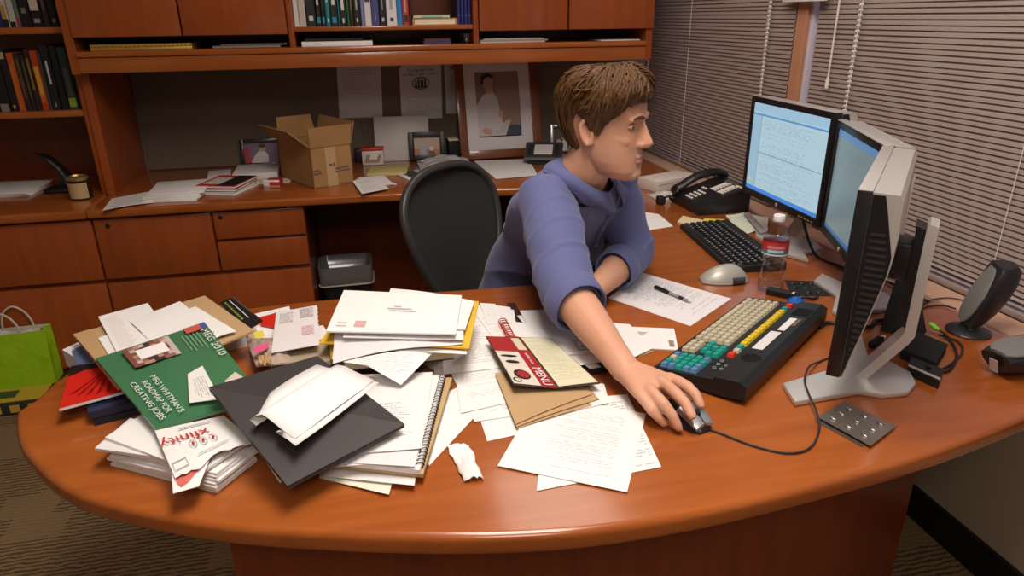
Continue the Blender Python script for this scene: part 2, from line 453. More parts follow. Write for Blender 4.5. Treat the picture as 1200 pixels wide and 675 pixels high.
b = MB(); front(b, -.628, -.270, .580, .694); o = b.build('drawer', t, world=True); lock(o, -.598, .674)
b = MB(); front(b, -.628, -.270, .446, .568); b.build('drawer', t, world=True)
b = MB(); front(b, -1.070, -.270, .070, .428); b.build('drawer', t, world=True)
t = thing('knee_space_panel', 'dark cherry back panel of the knee space under the credenza top', 'panel', (.3, 3.5, 0))
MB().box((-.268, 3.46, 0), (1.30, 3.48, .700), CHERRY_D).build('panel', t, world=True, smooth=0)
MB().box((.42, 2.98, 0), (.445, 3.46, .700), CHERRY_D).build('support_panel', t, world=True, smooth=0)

def slab_edge(x0, x1, y0, y1, z0, z1, m, bev=.011):
    b = MB(); b.prism([(x0, y0), (x1, y0), (x1, y1), (x0, y1)], z0, z1, m, bev, 4); return b
tag(slab_edge(-2.16, -1.076, 2.872, 3.645, .704, .740, CHERRY).build('cabinet_top'), 'cherry worktop of the far left file cabinet, under the bookcase', 'worktop')
# main credenza top with the softly curved front, running into the return along the windows
ct = spline([(-1.072, 2.872, 0), (-.6, 2.872, 0), (-.2, 2.868, 0), (.15, 2.85, 0), (.5, 2.83, 0), (.70, 2.80, 0)], 6)
ct = [(p.x, p.y) for p in ct] + [(1.375, 2.80), (1.375, 3.645), (-1.072, 3.645)]
tag(MB().prism(ct, .704, .740, CHERRY, .011, 4).build('credenza_top'), 'long cherry credenza worktop under the wall unit, cardboard box on it', 'worktop')

# ------------------------------------------------------------------ wall unit: left bookcase
HY = 3.15                                    # front plane of the uppers
t = thing('bookcase', 'cherry open bookcase at far left standing on the file cabinet top', 'bookcase', (-1.6, 3.4, .7405))
MB().box((-1.098, HY, .7405), (-1.075, 3.64, 2.0), CHERRY_V, .002).build('side_panel', t, world=True)
MB().box((-2.15, HY, .7405), (-2.127, 3.64, 2.0), CHERRY_V, .002).build('side_panel', t, world=True)
MB().box((-2.127, 3.60, .7405), (-1.098, 3.62, 2.0), CHERRY_D).build('back_panel', t, world=True, smooth=0)
SHELF_LO, SHELF_HI = 1.085, 1.400
for z in (SHELF_LO, SHELF_HI, 1.72):
    MB().box((-2.127, HY+.012, z-.025), (-1.098, 3.60, z-.0004), CHERRY, .003).build('shelf', t, world=True)
MB().box((-2.127, HY, 1.975), (-1.098, 3.60, 2.0), CHERRY_V).build('top_panel', t, world=True, smooth=0)

# ------------------------------------------------------------------ wall unit: hutch with doors, book shelf and slot
HX0, HX1 = -1.072, 1.285
VY = 3.05                                   # front of the valance, doors flush with it
t = thing('hutch', 'cherry wall hutch with four cabinet doors, book shelf and slot above the credenza', 'hutch', (.1, 3.4, .7405))
MB().prism([(HX0, 3.13), (HX0+.032, 3.13), (HX0+.032, 3.62), (HX0, 3.62)], .7405, 1.228, CHERRY_V).box((HX0, VY, 1.228), (HX0+.032, 3.62, 2.0), CHERRY_V, .002).build('side_panel', t, world=True, smooth=0)
MB().box((HX1-.03, VY, 1.228), (HX1, 3.62, 2.0), CHERRY_V, .002).build('side_panel', t, world=True)
MB().box((HX0+.032, VY-.004, 1.232), (HX1-.03, VY+.02, 1.288), CHERRY, .002).build('valance', t, world=True)
MB().box((HX0+.032, VY-.012, 1.290), (HX1-.03, 3.60, 1.312), CHERRY, .004).build('slot_shelf', t, world=True)
MB().box((HX0+.032, 3.595, 1.312), (HX1-.03, 3.615, 1.98), CHERRY_D).build('back_panel', t, world=True, smooth=0)
MB().box((HX0, VY, 1.98), (HX1, 3.62, 2.0), CHERRY_V).build('top_panel', t, world=True, smooth=0)
SX0, SX1 = -.247, .497                       # open middle bay
for x in (SX0, SX1):
    MB().box((x-.011, VY, 1.312), (x+.011, 3.595, 1.98), CHERRY_V, .002).build('divider', t, world=True)
BOOKZ = 1.3884
MB().box((SX0+.011, VY+.004, 1.370), (SX1-.011, 3.595, 1.388), CHERRY, .003).build('book_shelf', t, world=True)
MB().box((HX0+.032, VY+.03, 1.368), (SX0-.011, 3.595, 1.384), CHERRY_D).build('cupboard_floor', t, world=True, smooth=0)
MB().box((SX1+.011, VY+.03, 1.368), (HX1-.03, 3.595, 1.384), CHERRY_D).build('cupboard_floor', t, world=True, smooth=0)
for x0, x1 in ((HX0+.034, -.652), (-.648, SX0-.012), (SX1+.012, .892), (.896, HX1-.002)):
    MB().box((x0+.001, VY-.016, 1.362), (x1-.001, VY+.004, 1.975), CHERRY_V, .003).build('door', t, world=True)

# fabric tack panels on the wall under the hutch
TACK = mat('taupe_tackboard_fabric', (.155, .120, .092), .95, spec=.1, bump=(500, .3, .001), var=(3, (.175, .138, .108)))
for x0, x1, lab in ((-1.038, -.012, 'taupe fabric tackboard panel behind the cardboard box'), (-.008, 1.40, 'taupe fabric tackboard panel behind the large framed photograph')):
    tag(MB().box((x0, 3.630, .7405), (x1, 3.655, 1.60), TACK, .004).build('tackboard_panel'), lab, 'tackboard', 'tackboard panels under the hutch')

# ------------------------------------------------------------------ the desk
OUT = [(-0.6847, 1.2957, 0.7200), (-0.6556, 1.2222, 0.7200), (-0.6124, 1.1465, 0.7200), (-0.5238, 1.0376, 0.7200), (-0.4271, 0.9636, 0.7200), (-0.2656, 0.8811, 0.7200), (-0.0824, 0.8181, 0.7200), (0.1069, 0.7699, 0.7200), (0.2764, 0.7472, 0.7200), (0.4771, 0.7497, 0.7200), (0.7113, 0.7744, 0.7200), (0.8936, 0.8021, 0.7200), (1.1208, 0.8556, 0.7200)]
dk = spline([(p[0], p[1], 0) for p in OUT] + [(1.25, .90, 0), (1.375, .98, 0)], 6)
dk = [(p.x, p.y) for p in dk]
dk += [(1.375, 2.795)]
inner = spline([(.80, 2.795, 0), (.80, 2.5, 0), (.79, 2.25, 0), (.765, 2.00, 0), (.665, 1.81, 0), (.50, 1.722, 0), (.28, 1.712, 0), (0, 1.728, 0), (-.17, 1.728, 0), (-0.3061, 1.7197, 0.7400), (-0.4226, 1.6869, 0.7400), (-0.5272, 1.6349, 0.7400), (-0.6065, 1.5296, 0.7400), (-0.6540, 1.4214, 0.7400), (-0.6683, 1.3342, 0.7400)], 6)
dk += [(p.x, p.y) for p in inner]
dt = thing('desk', 'large cherry desk with rounded end and bowed front, its return running along the windows', 'desk', (.35, 1.25, 0))
MB().prism(dk, .702, .740, CHERRY, .012, 5).build('desktop', dt, world=True)
front_line = spline([(-.275, .985, 0), (-.05, .945, 0), (.25, .915, 0), (.55, .92, 0), (.85, .975, 0), (1.215, 1.14, 0)], 6)
fl = [(p.x, p.y) for p in front_line]; bk = [(p.x+.01, p.y+.028) for p in front_line]
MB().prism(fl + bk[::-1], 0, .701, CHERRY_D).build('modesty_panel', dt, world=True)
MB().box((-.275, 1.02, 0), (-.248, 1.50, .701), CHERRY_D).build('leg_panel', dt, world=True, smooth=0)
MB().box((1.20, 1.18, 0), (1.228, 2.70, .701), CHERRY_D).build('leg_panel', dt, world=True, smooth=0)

# ------------------------------------------------------------------ books
def book(name, label, loc, w, h, d, cover, group=None, bands=(), rz=0., lean=0., pages=True, cat='book', title=None):
    """upright book: loc = bottom centre of the spine, the spine facing the room (-y)"""
    t = thing(name, label, cat, loc, rz, group); t.rotation_euler = (0, lean, rz)
    b = MB(); c = mat('cover_%02d_%02d_%02d' % tuple(int(q*99) for q in cover), cover, .45, spec=.4)
    b.prism([(-w/2, .003), (-w/2+.003, 0), (w/2-.003, 0), (w/2, .003), (w/2, d), (w/2-.003, d), (w/2-.003, .006), (-w/2+.003, .006), (-w/2+.003, d), (-w/2, d)], 0, h, c)
    for z0, z1, col, inset in bands:
        b.box((-w/2+.002+inset, -.0006, z0), (w/2-.002-inset, .0012, z1), mat('band_%02d_%02d_%02d' % tuple(int(q*99) for q in col), col, .5))
    b.build('cover', t)
    if pages: MB().box((-w/2+.003, .007, .003), (w/2-.003, d-.004, h-.003), CREAM).build('pages', t, smooth=0)
    return t
K = (.012, .012, .013)
# middle bay of the hutch: x edges along the shelf
def bx(c): return -.247 + (c/5.4545)*.00351
row = [
 (20, 50, (.62, .58, .52), .262, 'thick white binder at the left end of the hutch book shelf', 'binder', [(.17, .22, (.75, .74, .7), .004)]),
 (51, 94, (.50, .44, .40), .270, 'pale grey binder beside the left divider of the hutch', 'binder', []),
 (96, 154, K, .258, 'thick black book next to the white binders', 'book', [(.10, .14, (.6, .6, .6), .006), (.02, .04, (.5, .5, .5), .008)]),
 (156, 186, K, .250, 'black book with white spine title, left of the teal one', 'book', [(.08, .2, (.62, .62, .6), .0035), (.012, .035, (.02, .22, .30), .001)]),
 (187, 213, (.013, .012, .02), .246, 'slim black book with blue square, touching the teal spine', 'book', [(.012, .035, (.02, .25, .38), .002)]),
 (214, 241, (.01, .20, .22), .252, 'teal spined book among the black books', 'book', [(.09, .2, (.5, .6, .6), .003), (.015, .03, (.7, .7, .65), .004)]),
 (242, 290, K, .250, 'black book with white title, right of the teal one', 'book', [(.08, .2, (.62, .62, .6), .007), (.012, .035, (.02, .25, .38), .005)]),
 (291, 299, (.02, .28, .30), .245, 'thin turquoise book in the hutch row', 'book', []),
 (300, 343, K, .252, 'black book with tall white title right of the thin turquoise one', 'book', [(.06, .2, (.7, .7, .68), .006), (.012, .03, (.6, .6, .6), .008)]),
 (344, 360, (.012, .13, .04), .25, 'dark green book in the hutch row', 'book', [(.08, .18, (.3, .4, .3), .003)]),
 (361, 385, (.035, .02, .012), .25, 'brown-black book right of the dark green one', 'book', [(.06, .2, (.35, .2, .1), .004)]),
 (386, 428, K, .246, 'black book left of the lavender binder', 'book', [(.06, .15, (.4, .4, .4), .008), (.015, .03, (.6, .6, .6), .008)]),
 (430, 452, (.20, .20, .42), .262, 'lavender spined book in the middle of the hutch row', 'book', []),
 (453, 496, (.68, .64, .64), .256, 'white and navy book right of the lavender one', 'book', [(.09, .11, (.03, .03, .12), .002), (.14, .2, (.1, .1, .3), .002)]),
 (497, 545, (.065, .065, .22), .262, 'purple-blue book with pale square on its spine', 'book', [(.12, .16, (.5, .5, .65), .006), (.02, .05, (.4, .4, .6), .012)]),
 (547, 588, K, .256, 'black book left of the thick white one', 'book', [(.06, .2, (.3, .3, .3), .009), (.015, .03, (.5, .5, .5), .006)]),
 (590, 656, (.72, .69, .66), .264, 'thick white book with grey spine lettering', 'book', [(.06, .2, (.35, .36, .5), .013), (.015, .03, (.05, .05, .1), .012)]),
 (657, 690, (.03, .22, .55), .25, 'bright blue book right of the thick white one', 'book', [(.12, .2, (.4, .6, .8), .005)]),
 (691, 733, (.42, .05, .05), .255, 'red book near the right end of the hutch row', 'book', [(.05, .2, (.62, .3, .28), .008), (.012, .04, (.05, .02, .02), .002)]),
 (734, 750, (.05, .012, .012), .25, 'thin dark book right of the red one', 'book', [(.1, .2, (.5, .1, .05), .002)]),
]
for a, b_, col, h, lab, cat, bands in row:
    x0, x1 = bx(a), bx(b_)
    book('binder' if cat == 'binder' else 'book', lab, ((x0+x1)/2, VY+.035, BOOKZ), x1-x0-.0008, h, .19, col, 'books on the hutch shelf', bands, cat=cat)
for i, (a, b_) in enumerate(((1044, 1065), (1067, 1088), (1090, 1111), (1113, 1134))):
    x0, x1 = bx(a), bx(b_)
    book('bound_volume', 'dark blue bound volume, %s of the four against the right divider' % ('leftmost', 'second', 'third', 'rightmost')[i], ((x0+x1)/2, VY+.035, BOOKZ), x1-x0-.0006, .262, .19, (.02, .025, .14), 'blue volumes on the hutch shelf', [(.03, .04, (.08, .09, .25), .001)])
def flat_book(name, label, x0, x1, y0, d, z0, th, cover, group=None, page=CREAM, cat='book', wrap=False):
    """book or pad lying flat, front edge towards the room"""
    t = thing(name, label, cat, ((x0+x1)/2, y0+d/2, z0), 0, group); hw = (x1-x0)/2; k = min(.0022, th*.2)
    c = mat('flat_%02d_%02d_%02d' % tuple(int(q*99) for q in cover), cover, .5)
    b = MB()
    b.box((-hw, -d/2, th-k), (hw, d/2, th), c).box((-hw, -d/2, 0), (hw, d/2, k), c)
    b.box((-hw, d/2-.003, k), (hw, d/2, th-k), c)
    if wrap: b.box((-hw, -d/2, k), (-hw+.008, d/2, th-k), c).box((hw-.008, -d/2, k), (hw, d/2, th-k), c)
    b.build('cover', t, smooth=0)
    MB().box((-hw+.003+(.006 if wrap else 0), -d/2+.003, k), (hw-.003-(.006 if wrap else 0), d/2-.004, th-k), page).build('pages', t, smooth=0)
    return t
flat_book('boxed_book', 'cream paged thick book in an orange slipcase lying flat on the hutch shelf', bx(752), bx(1043), VY+.03, .17, BOOKZ, .026, (.48, .20, .04), None, CREAM, wrap=True)
t = flat_book('book', 'green covered book lying on top of the orange slipcase', bx(757), bx(1000), VY+.04, .16, BOOKZ+.0262, .014, (.02, .20, .08), None)
MB().box((-.04, -.0815, .003), (.045, -.0795, .011), mat('pale_green_title', (.4, .55, .4), .5)).build('spine_title', t)
# the slot under the doors
GOLD = mat('gold_foil_edge', (.55, .36, .08), .35, metal=.4)
t = thing('comb_bound_document', 'gold spined bound report lying in the slot at the left', 'report', (-.815, 3.16, 1.3125))
MB().box((-.18, -.09, 0), (.185, .09, .011), GOLD, .001).box((-.18, -.09, .0115), (.185, .09, .022), GOLD, .001).build('pages', t)
b = MB()
for k in range(24): b.tube([(-.175+k*.0155, -.0915+.006*math.cos(q)-.002, .018+.006*math.sin(q)) for q in [R(90*j) for j in range(4)]], .0012, GOLD, 5, closed=True)
b.build('comb_binding', t)
GREYP = mat('dim_grey_paper', (.30, .26, .24), .7)
for i, (x0, x1, z, th, dd) in enumerate(((-.56, -.30, 1.3125, .008, .0), (-.53, -.275, 1.3208, .007, .01))):
    tag(MB().box((x0, 3.10+dd, z), (x1, 3.30, z+th), GREYP, .001).build('document_stack'), ('grey document lying in the slot under the second door', 'upper grey document in the slot, resting on another grey one')[i], 'document', 'grey documents in the slot')
tag(MB().box((-.214, 3.07, 1.3125), (.068, 3.30, 1.331), WHITE, .001).build('paper_ream'), 'white stack of paper in the slot below the books', 'paper stack')
tag(MB().prism([(-.20, 3.09), (.03, 3.09), (.03, 3.30), (-.20, 3.30)], 1.3313, 1.343, BLACKM, .001, 1).build('black_binder'), 'thin black folder lying on the white paper stack in the slot', 'folder')
flat_book('book', 'maroon and navy book lying in the slot left of the glass', .275, .395, 3.07, .17, 1.3125, .012, (.04, .04, .12), None, mat('navy_pages', (.08, .06, .12), .6))
flat_book('book', 'maroon book on top of the navy book in the slot', .28, .39, 3.075, .16, 1.3247, .010, (.12, .03, .03), None, mat('maroon_pages', (.14, .05, .05), .6))
CLEAR = mat('clear_glass', (.9, .92, .92), .02, trans=1, ior=1.45)
tag(MB().lathe([(.020, 0), (.022, .004), (.024, .040), (.0225, .040), (.0205, .006), (.001, .005)], (.462, 3.09, 1.3125), CLEAR, 20).build('glass_tumbler'), 'small cut glass standing in the slot by the right divider', 'glass')
for i, (x0, x1, z, th, c, sk, lab) in enumerate(((.516, .80, 1.3125, .006, (.60, .52, .45), 0, 'lowest magazine of the pile in the right slot'), (.52, .815, 1.3188, .006, (.45, .34, .30), .01, 'second magazine of the pile in the right slot'), (.535, .80, 1.325, .005, (.66, .58, .50), .02, 'topmost magazine of the pile in the right slot'))):
    tag(MB().box((x0, 3.065+sk, z), (x1, 3.27+sk, z+th), mat('magazine_edge_%d' % i, c, .5), .001).build('magazine'), lab, 'magazine', 'magazines in the slot')
tag(MB().box((1.05, 3.06, 1.3125), (1.232, 3.26, 1.3165), WHITE, .0005).build('paper_sheaf'), 'thin white sheaf of paper at the right end of the slot', 'paper')

# left bookcase
lower = [(-1.415, -1.374, K, 'black book with pale foot at the left edge of the lower bookcase shelf', .225, [(.0, .03, (.25, .2, .2), .004)]),
 (-1.372, -1.348, (.012, .011, .012), 'black book with a yellow spot, left of the orange spine', .235, [(.012, .024, (.5, .4, .1), .006), (.2, .225, (.4, .36, .2), .002)]),
 (-1.346, -1.322, (.48, .09, .02), 'orange-red spined book on the lower bookcase shelf', .222, [(.01, .18, (.50, .16, .02), .006)]),
 (-1.320, -1.300, (.03, .02, .015), 'dark brown book right of the orange-red spine', .22, [(.05, .2, (.12, .07, .03), .004)]),
 (-1.298, -1.284, (.022, .02, .012), 'thin dark book with olive lettering', .214, [(.05, .19, (.15, .11, .03), .003)]),
 (-1.282, -1.264, (.03, .02, .012), 'dark book with amber lettering, left of the red and yellow spine', .232, [(.08, .20, (.26, .15, .03), .003)]),
 (-1.262, -1.236, (.42, .05, .015), 'red and yellow flamed spine on the lower bookcase shelf', .228, [(.06, .17, (.62, .34, .04), .003), (.03, .06, (.55, .14, .02), .003)]),
 (-1.234, -1.226, (.05, .08, .08), 'very thin grey-green book in the lower shelf', .22, []),
 (-1.224, -1.192, K, 'tall black book with white spine lettering', .25, [(.10, .19, (.5, .5, .48), .010), (.012, .03, (.35, .35, .35), .012)]),
 (-1.190, -1.164, (.010, .010, .010), 'plain black book left of the dark green spine', .245, []),
 (-1.162, -1.128, (.025, .045, .04), 'dark green book with a lime base label', .24, [(.01, .045, (.26, .34, .03), .002), (.05, .16, (.07, .09, .085), .008)]),
 (-1.126, -1.104, K, 'black book against the right panel, lower bookcase shelf', .24, [])]
for x0, x1, col, lab, h, bands in lower:
    book('book', lab, ((x0+x1)/2, HY+.05, SHELF_LO), x1-x0-.0006, h, .19, col, 'books on the lower bookcase shelf', bands)
upper = [(-1.37, -1.325, (.02, .025, .14), 'navy book at the left edge of the upper bookcase shelf', []),
 (-1.323, -1.301, (.55, .50, .46), 'white book with an amber patch, upper bookcase shelf', [(.03, .08, (.50, .28, .03), .002), (0, .03, K, .0)]),
 (-1.299, -1.277, (.52, .50, .48), 'white book left of the grey-green one, upper shelf', [(.0, .02, K, 0), (.1, .2, (.1, .1, .1), .004)]),
 (-1.275, -1.262, (.14, .18, .17), 'thin grey-green book with a red foot, upper shelf', [(.0, .035, (.42, .03, .05), 0)]),
 (-1.260, -1.224, K, 'black book left of the cream spine, upper bookcase shelf', [(.05, .07, (.2, .18, .12), .008)]),
 (-1.222, -1.184, (.015, .015, .014), 'thick black book with a large cream spine label', [(.06, .2, (.62, .52, .42), .002), (.015, .03, (.3, .28, .26), .006)]),
 (-1.182, -1.160, (.025, .014, .02), 'plum-black book right of the cream label', [(.06, .1, (.2, .08, .14), .006)]),
 (-1.158, -1.130, K, 'black book, second from the right panel, upper shelf', [(.015, .03, (.25, .2, .18), .008)]),
 (-1.128, -1.103, (.016, .015, .016), 'black book touching the right panel, upper bookcase shelf', [(.03, .05, (.09, .07, .07), .006)])]
for x0, x1, col, lab, bands in upper:
    book('book', lab, ((x0+x1)/2, HY+.05, SHELF_HI), x1-x0-.0006, .26, .19, col, 'books on the upper bookcase shelf', bands)

# ------------------------------------------------------------------ on the credenza
ZC = .7404
JARB = mat('amber_black_glass', (.012, .010, .008), .08, coat=.5)
t = thing('candle_jar', 'black glass candle jar with a tan label and gold lid on the far left top', 'candle', (-1.155, 3.09, ZC))
MB().lathe([(.036, 0), (.041, .004), (.041, .074), (.038, .078), (.001, .078)], (0, 0, 0), JARB, 28).build('jar', t)
MB().lathe([(.001, .078), (.037, .078), (.0385, .081), (.0385, .092), (.034, .094), (.031, .088), (.001, .088)], (0, 0, 0), mat('gold_lid', (.50, .36, .14), .3, metal=.8), 28).build('lid', t)
lb = MB(); tanl = mat('tan_label', (.50, .36, .17), .6)
for k in range(14):
    q0, q1 = R(-165+k*9.6), R(-165+(k+1)*9.6)
    lb.poly([(.0416*math.cos(q0), .0416*math.sin(q0), .008), (.0416*math.cos(q1), .0416*math.sin(q1), .008), (.0416*math.cos(q1), .0416*math.sin(q1), .07), (.0416*math.cos(q0), .0416*math.sin(q0), .07)], tanl)
lb.build('label', t, recalc=False)
o_ = MB()
o_.loft([[(-1.375+.020*math.cos(q)*r+dx, 3.34+.03*math.sin(q)*r, z) for q in [R(36*k) for k in range(10)]] for z, r, dx in ((ZC, 1.9, .10), (.755, 1.9, .10), (.79, 1.25, .085), (.83, 1.0, .065), (.865, .95, .035), (.885, .75, .015), (.892, .35, -.012))], BLACK)
o_.box((-1.345, 3.21, ZC), (-1.235, 3.32, ZC+.018), BLACK, .006)
tag(o_.build('desk_ornament', smooth=50), 'small black ornament with a raised pointed top behind the candle jar', 'ornament')
PAPER_A = print_mat('letter_print', strength=.55)
PAPER_B = print_mat('dense_letter_print', lines=46, strength=.6, gap=.12)
PAPER_C = print_mat('sparse_print', lines=26, strength=.4, gap=.55)
for k in range(3):
    tag(MB(Matrix.Translation((-1.56, 3.32, 0)) @ Matrix.Rotation(R(3-3*k), 4, 'Z')).box((-.16, -.125, ZC+.0062*k), (.17, .12, ZC+.006*(k+1)), WHITE, .0008).build('paper_pile'), 'white papers under the far left bookcase, %s layer' % ('bottom', 'middle', 'top')[k], 'papers', 'papers under the bookcase')
sheet('paper_sheet', 'white sheet overhanging the credenza front beside the candle', 'paper', [(-1.0308, 3.0457, 0.7420), (-0.9042, 3.1497, 0.7420), (-0.8459, 2.9262, 0.7420), (-0.9999, 2.8305, 0.7460)], PAPER_A, bulge=lambda u, v: .004*(1-v)*math.sin(3*u)+.001)
for k, (dx, rz) in enumerate(((0, -6), (.004, -3), (-.004, 1), (.006, 4))):
    lab = ('lowest', 'second', 'third', 'topmost')[k]+' of the white stapled reports left of the red booklets'
    tag(MB(Matrix.Translation((-.776+dx, 3.055+.004*k, 0)) @ Matrix.Rotation(R(rz), 4, 'Z')).box((-.105, -.125, ZC+.0002+.0085*k), (.108, .12, ZC+.0083*(k+1)), WHITE, .001).build('stapled_report'), lab, 'report', 'stapled reports on the credenza')
REDC = mat('red_cover', (.52, .035, .02), .4)
for k, (x, y, rz, c, lab) in enumerate(((-.588, 3.105, -22, WHITE, 'lowest booklet under the red and black one'), (-.593, 3.11, -17, BLACK, 'black booklet in the middle of the red booklet pile'), (-.590, 3.115, -19, REDC, 'red and black booklet with a white picture, on top of the booklet pile'))):
    t = thing('booklet', lab, 'booklet', (x, y, ZC+.0002+.0125*k), R(rz), 'booklets on the credenza')
    MB().box((-.085, -.10, .0), (.085, .10, .002), c).box((-.085, -.10, .0102), (.085, .10, .0122), c).build('cover', t, smooth=0)
    MB().box((-.083, -.098, .002), (.083, .098, .0102), WHITE).build('pages', t, smooth=0)
    if k == 2:
        MB().box((.005, -.099, .0122), (.084, .099, .0127), BLACK).box((-.070, -.07, .0122), (.004, .05, .0127), mat('booklet_picture', (.62, .55, .50), .4)).build('cover_print', t, smooth=0)
tag(MB(Matrix.Translation((-.505, 3.40, 0)) @ Matrix.Rotation(R(2), 4, 'Z')).box((-.095, -.12, ZC), (.100, .11, ZC+.028), WHITE, .001).build('paper_ream'), 'thick white paper pile in front of the left photo frame', 'paper stack')
tag(MB(Matrix.Translation((-.668, 3.40, 0)) @ Matrix.Rotation(R(8), 4, 'Z')).box((-.055, -.10, ZC), (.045, .10, ZC+.010), WHITE, .001).build('notepad'), 'white notepad left of the thick paper pile', 'notepad')
t = thing('ruler', 'pale wooden ruler leaning on the papers left of the photo frame', 'ruler', (-.575, 3.25, ZC+.0015))
MB(Matrix.Rotation(R(62), 4, 'Z')).box((-.09, -.008, 0), (.02, .008, .004), CREAM, .001).build('strip', t)
t = thing('small_carton', 'small red and white carton beside the cardboard box', 'carton', (-.405, 3.13, ZC), R(-14))
MB().box((-.038, -.02, 0), (.035, .02, .030), WHITE, .002).build('body', t)
MB().box((.0352, -.0202, .002), (.0362, .0202, .029), REDC).box((-.010, -.0212, .004), (.036, -.0202, .020), REDC).box((-.02, -.0205, .0302), (.036, .02, .0308), REDC).build('red_print', t, smooth=0)
tag(MB(Matrix.Translation((-.37, 3.155, 0)) @ Matrix.Rotation(R(-3), 4, 'Z')).box((-.12, -.035, ZC), (.03, .05, ZC+.003), CREAM).build('cream_card'), 'cream card lying under the corner of the small red carton', 'card')
bpy.data.objects['cream_card'].location.y += .055

# framed pictures -----------------------------------------------------------
def silhouette(b, pts, m, y, sx, sz, ox=0, oz=0):
    b.poly([(ox+px*sx, y, oz+pz*sz) for px, pz in pts], m)
def framed(name, label, loc, w, h, fw, fm, matw, tilt, rz, pic, depth=.018, group=None, stand=True):
    t = thing(name, label, 'picture frame', loc, rz, group); t.rotation_euler = (R(-tilt), 0, rz)
    f = MB()
    for lo, hi in (((-w/2, 0), (-w/2+fw, h)), ((w/2-fw, 0), (w/2, h)), ((-w/2+fw, 0), (w/2-fw, fw)), ((-w/2+fw, h-fw), (w/2-fw, h))):
        f.box((lo[0], 0, lo[1]), (hi[0], depth, hi[1]), fm, .0015)
    f.box((-w/2+.002, depth*.75, .002), (w/2-.002, depth*.95, h-.002), BLACKM)
    f.build('frame', t)
    if matw:
        m_ = MB(); W0, H0 = w/2-fw, fw
        mm = mat('picture_mat_white', (.66, .63, .64), .65)
        for lo, hi in (((-W0, H0), (-W0+matw[0], h-fw)), ((W0-matw[0], H0), (W0, h-fw)), ((-W0+matw[0], H0), (W0-matw[0], H0+matw[1])), ((-W0+matw[0], h-fw-matw[2]), (W0-matw[0], h-fw))):
            m_.box((lo[0], depth*.45, lo[1]), (hi[0], depth*.6, hi[1]), mm)
        m_.build('picture_mat', t, smooth=0)
    p = MB(); pic(p, depth*.66); p.build('photograph', t, smooth=0, recalc=False)
    if stand:
        MB(Matrix.Translation((0, depth+.001, h*.62)) @ Matrix.Rotation(R(18), 4, 'X')).box((-.015, 0, -h*.52), (.015, .003, 0), BLACKM).build('easel_stand', t, smooth=0)
    return t
def rgb(n, c, r=.35): return mat('photo_'+n, c, r, coat=.35)
def circ(x, z, rx, rz, n=14, s=1): return [(x+rx*math.cos(2*math.pi*k/n*s), z+rz*math.sin(2*math.pi*k/n*s)) for k in range(n)]
def pic_small_a(p, y):
    w, h = .080, .056; o = .065
    p.poly([(-w, y, o-h), (w, y, o-h), (w, y, o+h), (-w, y, o+h)], rgb('mauve', (.20, .13, .22)))
    p.poly([(-w, y-.0004, o-h), (-w+.03, y-.0004, o-h), (-w+.02, y-.0004, o+.03), (-w, y-.0004, o+.03)], rgb('red', (.42, .04, .05)))
    p.poly([(x, y-.0006, z) for x, z in [(-.055, o-h), (.03, o-h), (.03, o-.01), (.012, o+.012), (-.015, o+.008), (-.045, o-.03)]], rgb('shirt', (.66, .58, .60)))
    p.poly([(x, y-.0008, z) for x, z in circ(.006, o+.022, .014, .017)], rgb('skin', (.52, .30, .22)))
    p.poly([(x, y-.001, z) for x, z in circ(.006, o+.033, .016, .010)], rgb('hair', (.03, .02, .015)))
DARKF = mat('dark_wood_frame', (.022, .014, .012), .4, coat=.3)
framed('picture_frame', 'dark framed landscape photo standing left of the cardboard box', (-.487, 3.560, ZC+.004), .196, .132, .018, DARKF, None, 10, R(0), pic_small_a, group='small dark frames')
bpy.data.objects['picture_frame'].location = (-.500, 3.570, ZC+.004)
def pic_small_b(p, y):
    w, h = .064, .046; o = .070
    p.poly([(-w, y, o-h), (w, y, o-h), (w, y, o+h), (-w, y, o+h)], rgb('sand', (.50, .33, .24)))
    p.poly([(-w, y-.0003, o-h), (w, y-.0003, o-h), (w, y-.0003, o-.02), (-w, y-.0003, o-.012)], rgb('orange', (.42, .17, .07)))
    p.poly([(x, y-.0006, z) for x, z in [(-.035, o-h), (-.004, o-h), (-.006, o+.01), (-.018, o+.022), (-.036, o+.012)]], rgb('blue', (.34, .40, .52)))
    p.poly([(x, y-.0008, z) for x, z in circ(-.022, o+.030, .011, .012)], rgb('skin', (.52, .30, .22)))
    p.poly([(x, y-.0008, z) for x, z in circ(.022, o-.012, .012, .012)], rgb('white', (.62, .58, .56)))
    p.poly([(x, y-.0006, z) for x, z in circ(.022, o-.034, .016, .014)], rgb('brown', (.10, .05, .03)))
framed('picture_frame', 'black framed beach photo propped in front of the white board', (.305, 3.49, ZC+.007), .185, .140, .026, BLACK, None, 12, R(-3), pic_small_b, group='small dark frames')
